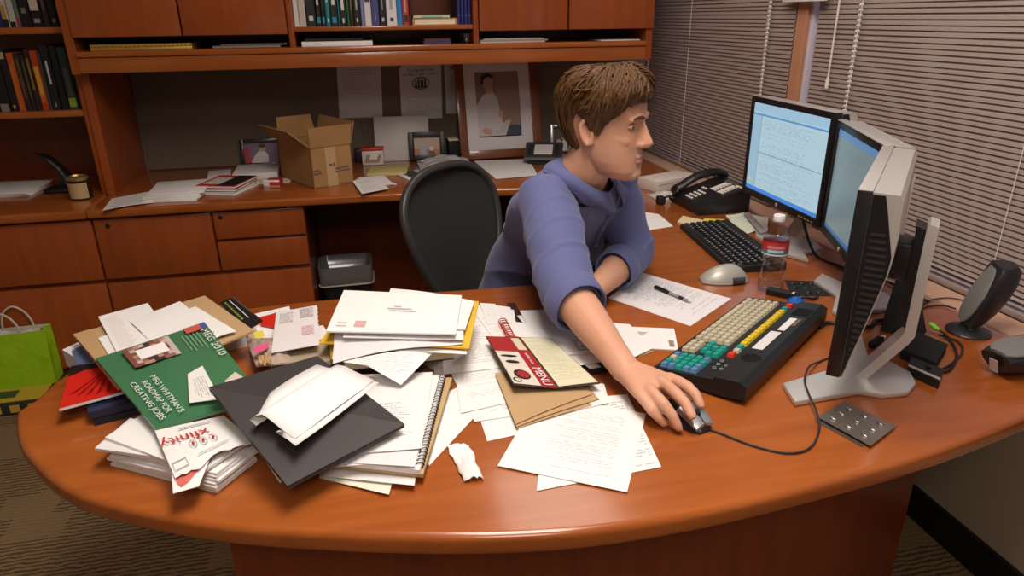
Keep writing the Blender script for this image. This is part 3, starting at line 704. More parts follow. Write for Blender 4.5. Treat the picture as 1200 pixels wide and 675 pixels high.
def pic_boy(p, y):
    x0, x1, z0, z1 = -.128, .112, .112, .430
    q = lambda n, c: rgb(n, c, .3)
    p.poly([(x0, y, z0), (x1, y, z0), (x1, y, z1), (x0, y, z1)], q('tan', (.30, .20, .155)))
    p.poly([(x0, y-.0003, z0), (-.02, y-.0003, z0), (0, y-.0003, z1), (x0, y-.0003, z1)], q('tan_b', (.24, .165, .145)))
    p.poly([(x, y-.0005, z) for x, z in [(.02, z0), (x1, z0), (x1, .16), (.055, .165), (.03, .14)]], q('teal', (.045, .065, .09)))
    p.poly([(x, y-.0008, z) for x, z in [(x0, z0), (.03, z0), (.06, .19), (.02, .17), (-.004, .30), (-.03, .335), (-.075, .315), (-.118, .255), (x0, .20)]], q('shirt_white', (.56, .52, .53)))
    p.poly([(x, y-.0012, z) for x, z in [(-.085, .125), (-.045, .118), (-.042, .142), (-.075, .152), (-.095, .142)]], q('skin', (.44, .25, .19)))
    p.poly([(x, y-.0012, z) for x, z in [(-.004, .205), (.02, .20), (.022, .235), (.002, .24)]], q('skin', (.44, .25, .19)))
    p.poly([(x, y-.0011, z) for x, z in [(-.06, .32), (-.03, .32), (-.025, .35), (-.06, .35)]], q('skin', (.44, .25, .19)))
    p.poly([(x, y-.0014, z) for x, z in circ(-.048, .376, .028, .037, 18)], q('skin_b', (.47, .29, .23)))
    p.poly([(x, y-.0017, z) for x, z in [(-.085, .375), (-.078, .41), (-.05, .422), (-.024, .41), (-.02, .395), (-.045, .402), (-.066, .392), (-.072, .365)]], q('hair', (.09, .055, .04)))
    p.poly([(x, y-.0016, z) for x, z in [(-.03, .12), (.04, .19), (.055, .165), (.02, .125)]], q('shoe', (.5, .47, .48)))
WOODF = mat('brown_wood_frame', (.20, .055, .022), .35, coat=.4)
framed('picture_frame', 'large wooden frame with wide white mat around a photo of a boy', (.682, 3.455, ZC+.0075), .425, .535, .042, WOODF, (.058, .064, .066), 13.5, R(3), pic_boy, depth=.022, stand=False)
def pic_silver(p, y):
    w, h = .040, .052; o = .067
    p.poly([(-w, y, o-h), (w, y, o-h), (w, y, o+h), (-w, y, o+h)], rgb('dark', (.04, .03, .03)))
    p.poly([(x, y-.0006, z) for x, z in [(-.01, o-h), (.035, o-h), (.03, o-.01), (.012, o-.004)]], rgb('shirt_pale', (.6, .56, .55)))
    p.poly([(x, y-.0008, z) for x, z in circ(.018, o+.008, .013, .016)], rgb('skin', (.50, .28, .2)))
    p.poly([(x, y-.0008, z) for x, z in circ(-.012, o-.018, .013, .016)], rgb('skin', (.50, .28, .2)))
framed('picture_frame', 'small silver framed portrait standing right of the big framed photo', (1.02, 3.555, ZC+.004), .112, .140, .014, mat('silver_frame', (.60, .57, .52), .3, metal=.7), None, 10, R(-10), pic_silver)

# pinned notices
PIN = mat('black_pin', (.01, .01, .01), .4)
NOTICE_A = print_mat('notice_print', paper=(.62, .60, .62), lines=24, gap=.35, top=.86, bottom=.45, strength=.5, left=.14, right=.92)
NOTICE_B = print_mat('flyer_print', paper=(.64, .62, .63), lines=30, gap=.3, top=.44, bottom=.12, strength=.45, left=.16, right=.88)
def notice(label, c4, m, pins):
    t = thing('pinned_notice', label, 'notice', tuple((Vector(c4[2])+Vector(c4[3]))/2), 0, 'notices pinned to the tackboard')
    b = MB(); b.grid(lambda u, v: bl(c4, u, v)+Vector((0, -.004*(1-v)*(1-v), 0)), 4, 6, m)
    b.build('sheet', t, world=True)
    for u, v in pins:
        p = bl(c4, u, v)
        MB(Matrix.Translation(p) @ Matrix.Rotation(R(90), 4, 'X')).lathe([(.001, 0), (.0055, .001), (.006, .005), (.003, .008)], (0, 0, 0), PIN, 12).build('push_pin', t, world=True)
    return t
notice('printed letter pinned to the tackboard behind the cardboard box', [(-.100, 3.629, 1.225), (.112, 3.629, 1.225), (.100, 3.629, .950), (-.112, 3.629, .953)], NOTICE_A, [(.52, .95)])
c4 = [(.199, 3.629, 1.200), (.410, 3.629, 1.205), (.402, 3.629, .935), (.195, 3.629, .933)]
t = notice('flyer with bold headline and oval emblem pinned left of the large framed photo', c4, NOTICE_B, [(.02, .97), (.97, .98)])
quad_text(t, c4, "It's a great time", .5, .87, .021, INK, dz=.0015, align='CENTER')
quad_text(t, c4, "to buy or sell a home.", .5, .80, .019, INK, dz=.0015, align='CENTER')
e = MB()
def oq(u, v, dz): return bl(c4, u, v)+Vector((0, -dz, 0))
GREYI = mat('dark_grey_ink', (.05, .05, .05), .6)
ring = [2*math.pi*k/30 for k in range(30)]
e.poly([oq(.5+.21*math.cos(q), .655+.115*math.sin(q), .0030) for q in ring], GREYI)
e.poly([oq(.5+.19*math.cos(q), .655+.095*math.sin(q), .0034) for q in ring], mat('emblem_paper', (.55, .53, .54), .6))
for u0, u1, v0, v1 in ((.36, .41, .60, .69), (.43, .47, .60, .73), (.49, .56, .60, .70), (.58, .62, .60, .72)): e.poly([oq(*q, .0037) for q in ((u0, v0), (u1, v0), (u1, v1), ((u0+u1)/2, v1+.02), (u0, v1))], GREYI)
e.poly([oq(*q, .0037) for q in ((.34, .575), (.66, .575), (.66, .60), (.34, .60))], GREYI)
e.build('emblem', t, world=True, smooth=0, recalc=False)
c4 = [(.424, 3.629, 1.205), (.60, 3.629, 1.205), (.60, 3.629, .950), (.424, 3.629, .955)]
t = notice('white notice half hidden behind the large wooden frame', c4, NOTICE_A, [(.2, .9)])

# open cardboard box
KRAFT = mat('corrugated_cardboard', (.42, .23, .095), .8, spec=.2, bump=(260, .1, .001), var=(9, (.36, .195, .078)))
KRAFTI = mat('cardboard_edge', (.48, .30, .15), .85)
bt = thing('cardboard_box', 'open brown cardboard box with flaps up on the credenza', 'box', (-.215, 3.19, ZC))
A, B_, D_ = Vector((-.228, 3.012, 0)), Vector((-.061, 3.100, 0)), Vector((-.385, 3.300, 0))
E_ = B_ + (D_-A); hz = .172
def panel(b, p, q, z0, z1, inward, th=.005):
    n = (inward).normalized()*th
    b.loft([[p+Vector((0, 0, z0)), q+Vector((0, 0, z0)), q+n+Vector((0, 0, z0)), p+n+Vector((0, 0, z0))], [p+Vector((0, 0, z1)), q+Vector((0, 0, z1)), q+n+Vector((0, 0, z1)), p+n+Vector((0, 0, z1))]], KRAFT)
ux, uy = (B_-A).normalized(), (D_-A).normalized()
b = MB(); panel(b, A, B_, ZC, ZC+hz, uy); panel(b, D_, E_, ZC, ZC+hz, -uy); panel(b, A, D_, ZC, ZC+hz, ux); panel(b, B_, E_, ZC, ZC+hz, -ux)
b.loft([[p+Vector((0, 0, z)) for p in (A, B_, E_, D_)] for z in (ZC+.0004, ZC+.006)], KRAFT)
b.build('body', bt, world=True, smooth=0)
def flap(p, q, out, length, ang, taper=.012):
    """flap hinged on p-q; ang = degrees from upright, outwards"""
    d = (q-p).normalized(); up = Vector((0, 0, 1))*math.cos(R(ang)) + out.normalized()*math.sin(R(ang)); nn = d.cross(up).normalized()*.004
    z = Vector((0, 0, ZC+hz+.0012))
    a, b2 = p+z+d*.002, q+z-d*.002; c, e2 = b2+up*length-d*taper, a+up*length+d*taper
    m = MB(); m.loft([[a, b2, c, e2], [a+nn, b2+nn, c+nn, e2+nn]], KRAFT); m.build('flap', bt, world=True, smooth=0)
flap(A, B_, -uy, .085, 8, -.006)
flap(D_, E_, uy, .095, 8)
flap(A, D_, -ux, .110, 48)
flap(B_, E_, ux, .095, 14, -.004)
tp = MB(); TAPE = mat('packing_tape', (.50, .34, .19), .3, coat=.3)
mA = A*.52+B_*.48; n_ = -uy*.0006
tp.poly([mA-ux*.024+n_+Vector((0, 0, ZC+.001)), mA+ux*.024+n_+Vector((0, 0, ZC+.001)), mA+ux*.024+n_+Vector((0, 0, ZC+hz)), mA-ux*.024+n_+Vector((0, 0, ZC+hz))], TAPE)
tp.build('packing_tape', bt, world=True, smooth=0, recalc=False)
pr = MB(); STAMP = mat('purple_grey_stamp', (.15, .09, .10), .8)
def strip(u0, u1, z0, z1):
    L = (B_-A).length; pr.poly([A+ux*L*u+n_*2+Vector((0, 0, ZC+z)) for u, z in ((u0, z0), (u1, z0), (u1, z1), (u0, z1))], STAMP)
for u0, u1, z0, z1 in ((.03, .10, .072, .080), (.11, .18, .073, .080), (.03, .12, .058, .066), (.13, .22, .060, .068), (.42, .50, .088, .098), (.52, .56, .086, .1), (.55, .70, .070, .078), (.72, .90, .073, .080), (.55, .66, .058, .064), (.68, .92, .060, .066)): strip(u0, u1, z0, z1)
pr.build('printed_marks', bt, world=True, smooth=0, recalc=False)

# right of the box
t = thing('plastic_tub', 'small clear tub with a red lid beside the cardboard box', 'tub', (.035, 3.50, ZC), R(-4))
PLAST = mat('cloudy_plastic', (.72, .68, .66), .25, coat=.3)
MB().box((-.052, -.03, 0), (.052, .03, .070), PLAST, .004).build('tub', t)
MB().box((-.055, -.033, .0702), (.055, .033, .084), mat('red_lid_plastic', (.55, .03, .02), .35), .004).build('lid', t)
lm = MB(); lm.poly([(x, -.0306, z) for x, z in [(-.042, .012), (.03, .012), (.042, .05), (-.03, .052)]], mat('tub_label_tan', (.42, .27, .17), .5)); lm.poly([(x, -.0310, z) for x, z in [(-.02, .03), (.02, .028), (.03, .055), (-.005, .058)]], WHITE)
lm.build('label', t, smooth=0, recalc=False)
o_ = MB().box((-.055, 3.56, ZC), (-.005, 3.61, ZC+.065), BLACK, .006)
tag(o_.build('pen_cup'), 'small black holder behind the red lidded tub', 'holder')
o_ = MB(Matrix.Translation((.185, 3.545, ZC)) @ Matrix.Rotation(R(-4), 4, 'Z') @ Matrix.Rotation(R(-14), 4, 'X')); o_.box((-.137, 0, 0), (.137, .008, .222), mat('whiteboard', (.63, .59, .57), .4), .003)
tag(o_.build('white_board'), 'blank white board leaning on the tackboard behind the beach photo', 'board')
t = thing('file_holder', 'dark file box with a cream top edge squeezed left of the large frame', 'file box', (.445, 3.56, ZC))
MB().box((-.03, -.05, 0), (.022, .05, .095), BLACKM, .002).build('box', t); MB().box((-.029, -.049, .0952), (.021, .049, .101), CREAM, .001).build('papers', t)
YEL = mat('pale_yellow_paper', (.62, .52, .20), .65)
t = thing('legal_pad', 'pale yellow legal pad lying right of the cardboard box', 'notepad', (.105, 3.30, ZC), R(-8))
MB().box((-.095, -.10, 0), (.085, .09, .012), YEL, .001).build('pad', t)
t = thing('printed_brochure', 'printed leaflet hanging at the credenza edge right of the box', 'leaflet', (.035, 3.07, ZC), R(18))
for k in range(3): MB(Matrix.Rotation(R(6-7*k), 4, 'Z')).box((-.06, -.09, .0032*k), (.055, .10, .0032*k+.003), WHITE if k < 2 else WHITE).build('leaf', t, smooth=0)
sheet('printed_page', 'page of small print on top of the leaflets at the credenza edge', 'paper', [(-0.0669, 3.0809, 0.7525), (0.0261, 3.1091, 0.7525), (0.0837, 2.8912, 0.7525), (-0.0292, 2.8284, 0.7525)], PAPER_B)
t = thing('magazine', 'grey and white magazine with a red square near the chair', 'magazine', (.235, 3.13, ZC), R(20))
MB().box((-.075, -.12, 0), (.14, .13, .007), WHITE, .001).build('pages', t)
MB().box((-.05, -.115, .0072), (.02, .125, .0078), DARKGREY).box((-.048, -.10, .0079), (.012, -.05, .0085), REDC).build('cover_print', t, smooth=0)
for k, lab in enumerate(('white booklet under the plastic bag behind the chair back', 'second white booklet under the plastic bag behind the chair back')):
    tag(MB(Matrix.Translation((.36, 3.22, 0)) @ Matrix.Rotation(R(-12+14*k), 4, 'Z')).box((-.10, -.13, ZC+.0088+.0085*k), (.11, .13, ZC+.0168+.0085*k), WHITE, .001).build('booklet'), lab, 'booklet', 'booklets under the plastic bag')
FILM = mat('thin_plastic_film', (.45, .45, .47), .12, coat=.6)
bb = MB(); bb.grid(lambda u, v: Vector((.24+.25*u, 3.18+.20*v, ZC+.027+.045*math.sin(math.pi*u)**.6*math.sin(math.pi*v)**.6*(.72+.5*noise.noise(Vector((u*5, v*5, 2)))))), 26, 26, FILM, .003)
tag(bb.build('plastic_bag', smooth=60), 'crumpled grey plastic bag lying on booklets behind the chair back', 'plastic bag')
for k in range(3):
    c = [(0.5318, 3.4301, 0.7415), (0.7942, 3.4036, 0.7415), (0.7524, 3.0209, 0.7415), (0.5662, 2.9978, 0.7415)]
    dz = .0012*k; r = (0, .02, -.012)[k]
    sheet('loose_sheet', ('lowest', 'middle', 'top')[k]+' white sheet at the credenza edge between chair and man', 'paper', [(p[0]+r*(.3+.4*(i % 2)), p[1]+r*.4, p[2]+dz) for i, p in enumerate(c)], WHITE, 'sheets between chair and man')
# black desk phone in front of the large frame
t = thing('desk_telephone', 'black telephone with a white index card in front of the large framed photo', 'telephone', (.865, 3.335, ZC), R(-18))
MB().loft([[(-.075, -.075, z0), (.075, -.075, z0), (.075, .085, z1), (-.075, .085, z1)] for z0, z1 in ((0, 0), (.022, .068))], BLACK).build('base', t)
MB().loft([[(-.095, -.085, .024), (.095, -.085, .024), (.095, .095, .071), (-.095, .095, .071)], [(-.088, -.08, .036), (.088, -.08, .036), (.088, .09, .082), (-.088, .09, .082)]], DARKGREY).build('faceplate', t)
sl = (.046/.17)
MB().loft([[(x, y, .0375+(y+.08)*sl+dz) for x, y in ((-.045, -.05), (.045, -.05), (.045, .055), (-.045, .055))] for dz in (0, .0015)], WHITE).build('index_card', t, smooth=0)
kb = MB()
for i in range(5):
    for s in (-1, 1): kb.box((s*.066-.009, -.055+i*.025, .0375+(-.045+i*.025+.08)*sl), (s*.066+.009, -.040+i*.025, .0405+(-.045+i*.025+.08)*sl), BLACK, .001)
kb.build('buttons', t)

# waste bin with a liner in the knee space
t = thing('waste_bin', 'black waste bin with a plastic liner in the knee space', 'waste bin', (-.138, 3.19, 0))
def rr(w, d, r, z, n=5):
    out = []
    for cx, cy, a0 in ((w-r, d-r, 0), (-w+r, d-r, 90), (-w+r, -d+r, 180), (w-r, -d+r, 270)):
        out += [(cx+r*math.cos(R(a0+90*k/n)), cy+r*math.sin(R(a0+90*k/n)), z) for k in range(n+1)]
    return out
MB().loft([rr(.085, .065, .02, 0), rr(.118, .090, .025, .30), rr(.114, .086, .025, .30), rr(.081, .061, .02, .006)], BLACK).build('bin', t)
LIN = mat('clear_bin_liner', (.16, .15, .15), .18, coat=.7)
rings = []
for k, (w, d, z) in enumerate(((.119, .091, .258), (.124, .096, .262), (.124, .096, .300), (.1245, .0965, .352), (.113, .085, .347), (.106, .080, .22))):
    rings.append([(x*(1+.02*noise.noise(Vector((x*40, y*40, k*.7)))), y*(1+.02*noise.noise(Vector((x*40, y*40, 5+k*.7)))), zz+.006*noise.noise(Vector((x*30, y*30, k)))) for x, y, zz in rr(w, d, .028, z)])
MB().loft(rings, LIN, caps=False).build('liner', t, smooth=70)
rim = MB(); rim.tube([(x*1.0, y*1.0, .262+.006*noise.noise(Vector((x*30, y*30, 3)))) for x, y, z in rr(.1245, .0965, .028, .262)], .004, mat('liner_fold', (.55, .48, .40), .25, coat=.5), 6, closed=True)
rim.build('liner_knot', t)

# green gift bag and the flat box on the floor at left
t = thing('game_box', 'flat yellow and black box on the carpet under the green bag', 'box', (-1.490, 2.770, 0), R(2))
MB().box((-.22, -.10, 0), (.19, .115, .050), mat('black_card_box', (.03, .028, .022), .5), .002).build('box', t)
tb = MB(); YB = mat('yellow_print', (.55, .38, .04), .45)
tb.box((-.20, -.085, .0502), (.165, .04, .0506), YB); tb.box((-.08, -.05, .0507), (.06, .01, .0511), mat('dark_green_print', (.05, .07, .03), .5))
for k in range(6): tb.box((-.20+k*.064, -.1006, .010), (-.165+k*.064, -.1002, .042), YB)
tb.build('printed_panel', t, smooth=0)
LIME = mat('lime_kraft_paper', (.36, .64, .012), .5, var=(8, (.30, .56, .008)), bump=(16, .6, .014))
t = thing('gift_bag', 'lime green paper gift bag with twisted handles at far left', 'gift bag', (-1.430, 2.848, .0512), R(3))
def bagring(w, d, z, pinch): return [(-w, -d, z), (0, -d-pinch*.3, z), (w, -d, z), (w-pinch, 0, z), (w, d, z), (0, d, z), (-w, d, z), (-w+pinch, 0, z)]
bg = MB(); bg.loft([bagring(.118, .042, 0, .0), bagring(.120, .043, .06, .004), bagring(.122, .040, .15, .012), bagring(.124, .034, .232, .022)], LIME, caps=True)
bm_ = bg.bm; tops = [f for f in bm_.faces if all(v.co.z > .23 for v in f.verts)]
bmesh.ops.delete(bm_, geom=tops, context='FACES_ONLY')
bg.loft([bagring(.1205, .031, .2325, .022), bagring(.116, .036, .12, .012), bagring(.114, .038, .01, .004)], mat('bag_inside_white', (.66, .62, .55), .7), caps=False)
bg.build('bag', t, smooth=25)
TW = mat('twisted_paper_handle', (.62, .56, .46), .7)
for s, off in ((-1, -.012), (1, .012)):
    hp = spline([(-.055+off, s*.032, .20), (-.055+off, s*.034, .25), (-.040+off, s*.034, .295), (-.005+off, s*.034, .318), (.03+off, s*.034, .295), (.050+off, s*.034, .25), (.052+off, s*.032, .20)], 7)
    MB().tube(hp, .0042, TW, 8).build('handle', t)
tis = MB(); tis.grid(lambda u, v: Vector((-.10+.2*u, -.022+.044*v, .215+.018*noise.noise(Vector((u*6, v*3, 1)))+.012*math.sin(math.pi*v))), 16, 6, mat('tissue_paper', (.60, .57, .50), .8), .001)
tis.build('tissue', t, smooth=60)
# return along the windows, behind the man
t = thing('white_carton', 'low white carton on the window return behind the man', 'carton', (1.24, 2.68, ZC), R(22))
MB().box((-.12, -.06, 0), (.11, .06, .046), mat('cream_white_card', (.66, .60, .54), .6), .002).build('carton', t); MB().box((-.12, -.061, .030), (.11, -.0605, .032), GREYP).build('lid_seam', t, smooth=0)
fl_ = MB(); fl_.grid(lambda u, v: Vector((1.10+.11*u, 2.47+.10*v, ZC+.002+.02*math.sin(math.pi*u)*math.sin(math.pi*v)*(1+.9*noise.noise(Vector((u*6, v*6, 4)))))), 16, 16, mat('crinkled_clear_wrap', (.62, .60, .60), .12, coat=.6), .002)
tag(fl_.build('plastic_wrap', smooth=60), 'crumpled clear plastic wrap in front of the white carton', 'plastic wrap')
ad = MB(); ad.box((1.075, 2.395, ZC), (1.105, 2.43, ZC+.032), BLACK, .006); ad.tube(spline([(1.105, 2.41, .765), (1.12, 2.40, .775), (1.13, 2.42, .760), (1.15, 2.43, .744)], 5), .004, BLACK, 8)
tag(ad.build('cable_adapter'), 'small black adapter with a short cable left of the telephone', 'adapter')

# ------------------------------------------------------------------ papers piled on the left of the desk
def up(c4, dz): return [(p[0], p[1], p[2]+dz) for p in c4]
def slab_mb(c4, th, m, M_=None):
    b = MB(); b.loft([[Vector(p) for p in c4], [Vector(p)+Vector((0, 0, th)) for p in c4]], m); return b
def slab(name, label, cat, c4, th, m, group=None):
    return tag(slab_mb(c4, th, m).build(name, smooth=0), label, cat, group)
def turn(c4, deg, dx=0, dy=0):
    c = sum((Vector(p) for p in c4), Vector())/4; q = Matrix.Rotation(R(deg), 3, 'Z')
    return [tuple(c+q @ (Vector(p)-c)+Vector((dx, dy, 0))) for p in c4]
def wav(a, f=3, s=0): return lambda u, v: a*noise.noise(Vector((u*f+s, v*f, s)))
PRINT_T = print_mat('table_print', lines=30, gap=.35, chars=40, fill=.5, strength=.45)
PRINT_L = print_mat('blurred_letter_print', ink=(.35, .34, .36), lines=40, gap=.18, strength=.55, chars=80, fill=.8)
PRINT_F = print_mat('faint_print', ink=(.45, .45, .48), lines=34, gap=.5, strength=.5)
LILAC = mat('cool_white_paper', (.74, .71, .73), .6, spec=.25)
KRAFTP = mat('kraft_paper', (.50, .33, .175), .7, spec=.2, var=(6, (.46, .295, .15)))
NAVY = mat('navy_cover', (.012, .018, .05), .35, coat=.2)

# bottom layer at the far left
slab('hardback_book', 'dark navy book at the desk edge under the red magazine, lowest of its pile', 'book', [(-0.5770, 1.3317, 0.7406), (-0.4749, 1.3564, 0.7406), (-0.4066, 1.2400, 0.7406), (-0.5187, 1.2033, 0.7406)], .011, mat('black_navy', (.008, .010, .018), .35), 'dark books under the red magazine')
t = slab('hardback_book', 'dark blue book directly beneath the red magazine, its edge showing', 'book', [(-0.5733, 1.3099, 0.7525), (-0.4853, 1.3441, 0.7525), (-0.4119, 1.2462, 0.7525), (-0.5254, 1.2059, 0.7525)], .014, NAVY, 'dark books under the red magazine')
tag(MB().loft([[(-0.4778, 1.2591, 0.7668), (-0.4546, 1.2667, 0.7668), (-0.4216, 1.2239, 0.7668), (-0.4391, 1.2125, 0.7668)], [(-0.4773, 1.2578, 0.7675), (-0.4541, 1.2653, 0.7675), (-0.4212, 1.2225, 0.7675), (-0.4386, 1.2112, 0.7675)]], LILAC).build('white_card', smooth=0), 'pale card on the dark blue book beside the green mailer', 'card')
c4 = [(-0.6134, 1.3883, 0.7720), (-0.5109, 1.3942, 0.7720), (-0.4109, 1.2838, 0.7720), (-0.5740, 1.2143, 0.7720)]
t = thing('magazine', 'glossy red magazine with a petal pattern sticking out at the far left', 'magazine', (-.50, 1.36, .772))
slab_mb(up(c4, .0), .005, LILAC).build('pages', t, world=True, smooth=0)
cv = MB(); REDG = mat('glossy_red_print', (.62, .022, .012), .3, coat=.3)
cv.grid(lambda u, v: bl(up(c4, .0054), u, v), 1, 1, REDG)
for k in range(11):
    a = -.55+k*.13
    q = lambda r, da: bl(up(c4, .0058), min(1, max(0, .62+math.sin(a+da)*r*-1.0)), min(1, max(0, .82-math.cos(a+da)*r*.95)))
    cv.poly([q(.12, -.035), q(.75, -.045), q(.82, 0), q(.75, .012), q(.12, .0)], mat('deep_red_petal', (.30, .006, .006), .3, coat=.3))
cv.poly([bl(up(c4, .0060), u, v) for u, v in ((0, .72), (.25, .84), (1, .90), (1, 1), (0, 1))], mat('magazine_black', (.02, .012, .012), .35, coat=.3))
cv.build('cover', t, world=True, smooth=0)
DENIM = mat('blue_grey_print', (.08, .11, .22), .5, var=(25, (.16, .2, .32)))
t = thing('brochure', 'blue grey brochure beside the bag, tucked under the kraft envelope', 'brochure', (-.60, 1.47, .7406))
slab_mb([(-0.6596, 1.4751, 0.7406), (-0.6209, 1.5318, 0.7406), (-0.5344, 1.4575, 0.7406), (-0.6063, 1.4128, 0.7406)], .037, LILAC).build('pages', t, world=True, smooth=0)
slab_mb([(-0.6358, 1.4587, 0.7782), (-0.6062, 1.5105, 0.7782), (-0.5105, 1.3973, 0.7782), (-0.6028, 1.3887, 0.7782)], .002, DENIM).build('cover', t, world=True, smooth=0)

# kraft envelope and papers on it
kr = [(-0.6347, 1.4814, 0.8030), (-0.4035, 1.6422, 0.8060), (-0.2633, 1.4143, 0.8030), (-0.4734, 1.2166, 0.8010)]
t = thing('kraft_envelope', 'large brown kraft envelope lying under the green mailer', 'envelope', (-.42, 1.48, .80))
sheet_mb(up(kr, .0035), KRAFTP, lambda u, v: .004*math.sin(math.pi*u)*math.sin(math.pi*v), .004).build('envelope_body', t, world=True)
sheet_mb(patch(up(kr, .0042), .0, .0, .12, 1, .0006), mat('kraft_flap_tone', (.46, .285, .135), .7), lambda u, v: .004*math.sin(math.pi*v), .0004, 4).build('flap', t, world=True)
slab('carton_tray', 'flat brown carton under the kraft envelope at the left of the pile', 'carton', [(-0.5835, 1.4396, 0.7815), (-0.4239, 1.5805, 0.7815), (-0.3306, 1.4292, 0.7815), (-0.4743, 1.2680, 0.7815)], .019, KRAFT)
slab('paperback_stack', 'white paperback supporting the kraft envelope at its right end', 'book', [(-0.4691, 1.5858, 0.7406), (-0.3982, 1.6176, 0.7406), (-0.2949, 1.4804, 0.7406), (-0.3861, 1.4427, 0.7406)], .040, LILAC)
ea = [(115, 371), (173, 355), (200, 392), (140, 418)]
sheet('paper_sheet', 'white sheet with a shaded block, leftmost on the kraft envelope', 'paper', [(-0.6045, 1.5476, 0.8165), (-0.5187, 1.6065, 0.8165), (-0.4226, 1.4059, 0.8165), (-0.5051, 1.3384, 0.8165)], print_mat('shaded_block_print', ink=(.62, .50, .46), lines=28, left=.08, right=.42, top=.92, bottom=.1, gap=.05, fill=.95, strength=.6))
sheet('paper_sheet', 'white sheet partly under the shaded one, on the kraft envelope', 'paper', [(-0.5709, 1.4363, 0.8130), (-0.5126, 1.4918, 0.8130), (-0.4627, 1.3940, 0.8130), (-0.5153, 1.3293, 0.8130)], WHITE)
sheet('paper_sheet', 'white sheet in the middle of the kraft envelope, above the green mailer', 'paper', [(-0.5262, 1.4963, 0.8185), (-0.4462, 1.5945, 0.8185), (-0.3373, 1.4023, 0.8185), (-0.4214, 1.3257, 0.8185)], WHITE, bulge=wav(.004, 2, 1))
sheet('paper_sheet', 'white sheet reaching furthest right on the kraft envelope', 'paper', [(-0.4591, 1.5209, 0.8150), (-0.4074, 1.5626, 0.8150), (-0.2955, 1.4000, 0.8150), (-0.3625, 1.3579, 0.8150)], WHITE, bulge=wav(.003, 2, 5))
# dark book with green lettering behind
t = thing('thick_book', 'thick black book with green lettering behind the kraft envelope', 'book', (-.30, 1.66, .7406))
c4 = [(-0.3836, 1.6921, 0.7660), (-0.3566, 1.7255, 0.7660), (-0.2670, 1.5536, 0.7660), (-0.2948, 1.5075, 0.7660)]
slab_mb(up([(p[0], p[1], .7406) for p in c4], 0), .0255, CREAM).build('pages', t, world=True, smooth=0)
slab_mb(up(c4, 0.0002), .003, BLACK).build('cover', t, world=True, smooth=0)
sb = MB(); c5 = up(c4, .0035); g1 = mat('lime_print', (.22, .34, .03), .5); g2 = mat('olive_brown_print', (.09, .065, .04), .5)
for k in range(9):
    u = .06+k*.075; sb.poly([bl(c5, *q) for q in ((.18, 1-u), (.32, 1-u-.005), (.32, 1-u-.05), (.2, 1-u-.05))], g1)
sb.poly([bl(c5, *q) for q in ((.86, 1), (1, 1), (1, .3), (.9, .3))], g2); sb.poly([bl(c5, *q) for q in ((.55, .95), (.60, .95), (.60, .25), (.55, .25))], LILAC)
sb.build('cover_print', t, world=True, smooth=0, recalc=False)

# white envelope stack
st = [(-0.4507, 1.0629, 0.7406), (-0.2646, 0.9512, 0.7406), (-0.2167, 1.0234, 0.7406), (-0.4129, 1.1454, 0.7406)]
for k in range(9):
    lab = 'white envelope low in the thick stack at the left front of the desk'
    if k == 8: lab = 'white envelope on top of the thick stack, under the torn red printed one'
    if k == 7: lab = 'second white envelope from the top of the thick stack, jutting out left'
    ang = random.uniform(-2.5, 2.5) if k < 7 else (6 if k == 7 else -7)
    c = turn(st, ang, random.uniform(-.004, .004) - (.012 if k == 7 else .008 if k == 8 else 0), random.uniform(-.003, .003)+(.008 if k > 6 else 0))
    m_ = (WHITE, LILAC)[k % 2]
    tag(sheet_mb(up(c, .0049*(k+1)), m_, (lambda u, v, k=k: .0012*math.sin(3.1*u+k)*v) if k > 6 else None, .0046, 4).build('envelope', smooth=20), lab, 'envelope', 'stack of white envelopes')
# torn red printed envelope
XF = [(-0.2056, 0.9876, 0.7990), (-0.3136, 0.9257, 0.7930), (-0.3752, 1.0640, 0.7990), (-0.2691, 1.0729, 0.8060)]
t = thing('opened_envelope', 'torn open white envelope with red lettering lying upside down on the envelope stack', 'envelope', (-.36, 1.07, .795))
b = MB(); NU = 26
i_ = b.mi(WHITE)
for k in range(NU):
    for j in range(6):
        def P(u, v):
            tear = 1-.10*abs(math.sin(u*9))*.25-.05*noise.noise(Vector((u*14, .3, 0)))
            tear -= .34*max(0, (.78-u)/.78)**.8*0 + (.12*math.sin(math.pi*min(1, u/.75)) if u < .75 else 0)
            return bl(XF, u, v*tear) + Vector((0, 0, .004*math.sin(math.pi*u)*math.sin(math.pi*v)))
        q = [P(k/NU, j/6), P((k+1)/NU, j/6), P((k+1)/NU, (j+1)/6), P(k/NU, (j+1)/6)]
        b.poly(q, WHITE)
bmesh.ops.remove_doubles(b.bm, verts=b.bm.verts[:], dist=.00005)
b.build('envelope_front', t, world=True, smooth=60)
fl2 = MB(); c5 = [bl(XF, .55, .86)+Vector((0, 0, -.003)), bl(XF, 1.0, .80)+Vector((0, 0, -.003)), bl(XF, 1.07, 1.10)+Vector((0, 0, -.010)), bl(XF, .80, 1.16)+Vector((0, 0, -.012))]
fl2.loft([c5, [p+Vector((0, 0, .0008)) for p in c5]], WHITE); fl2.build('torn_flap', t, world=True, smooth=0)
fl3 = MB(); fl3.poly([bl(c5, *q)+Vector((0, 0, .0022)) for q in ((.06, .92), (.86, .90), (.88, .38), (.7, .12), (.45, .25))], mat('red_hatched_print', (.48, .05, .03), .55, var=(60, (.62, .16, .12))))
fl3.build('red_panel', t, world=True, smooth=0, recalc=False)
XRED = mat('red_lettering', (.50, .03, .015), .55)
quad_text(t, XF, 'xfinity', .36, .30, .032, XRED, dz=.006, width=.072)
PALEINK = mat('pale_grey_ink', (.42, .40, .42), .6)
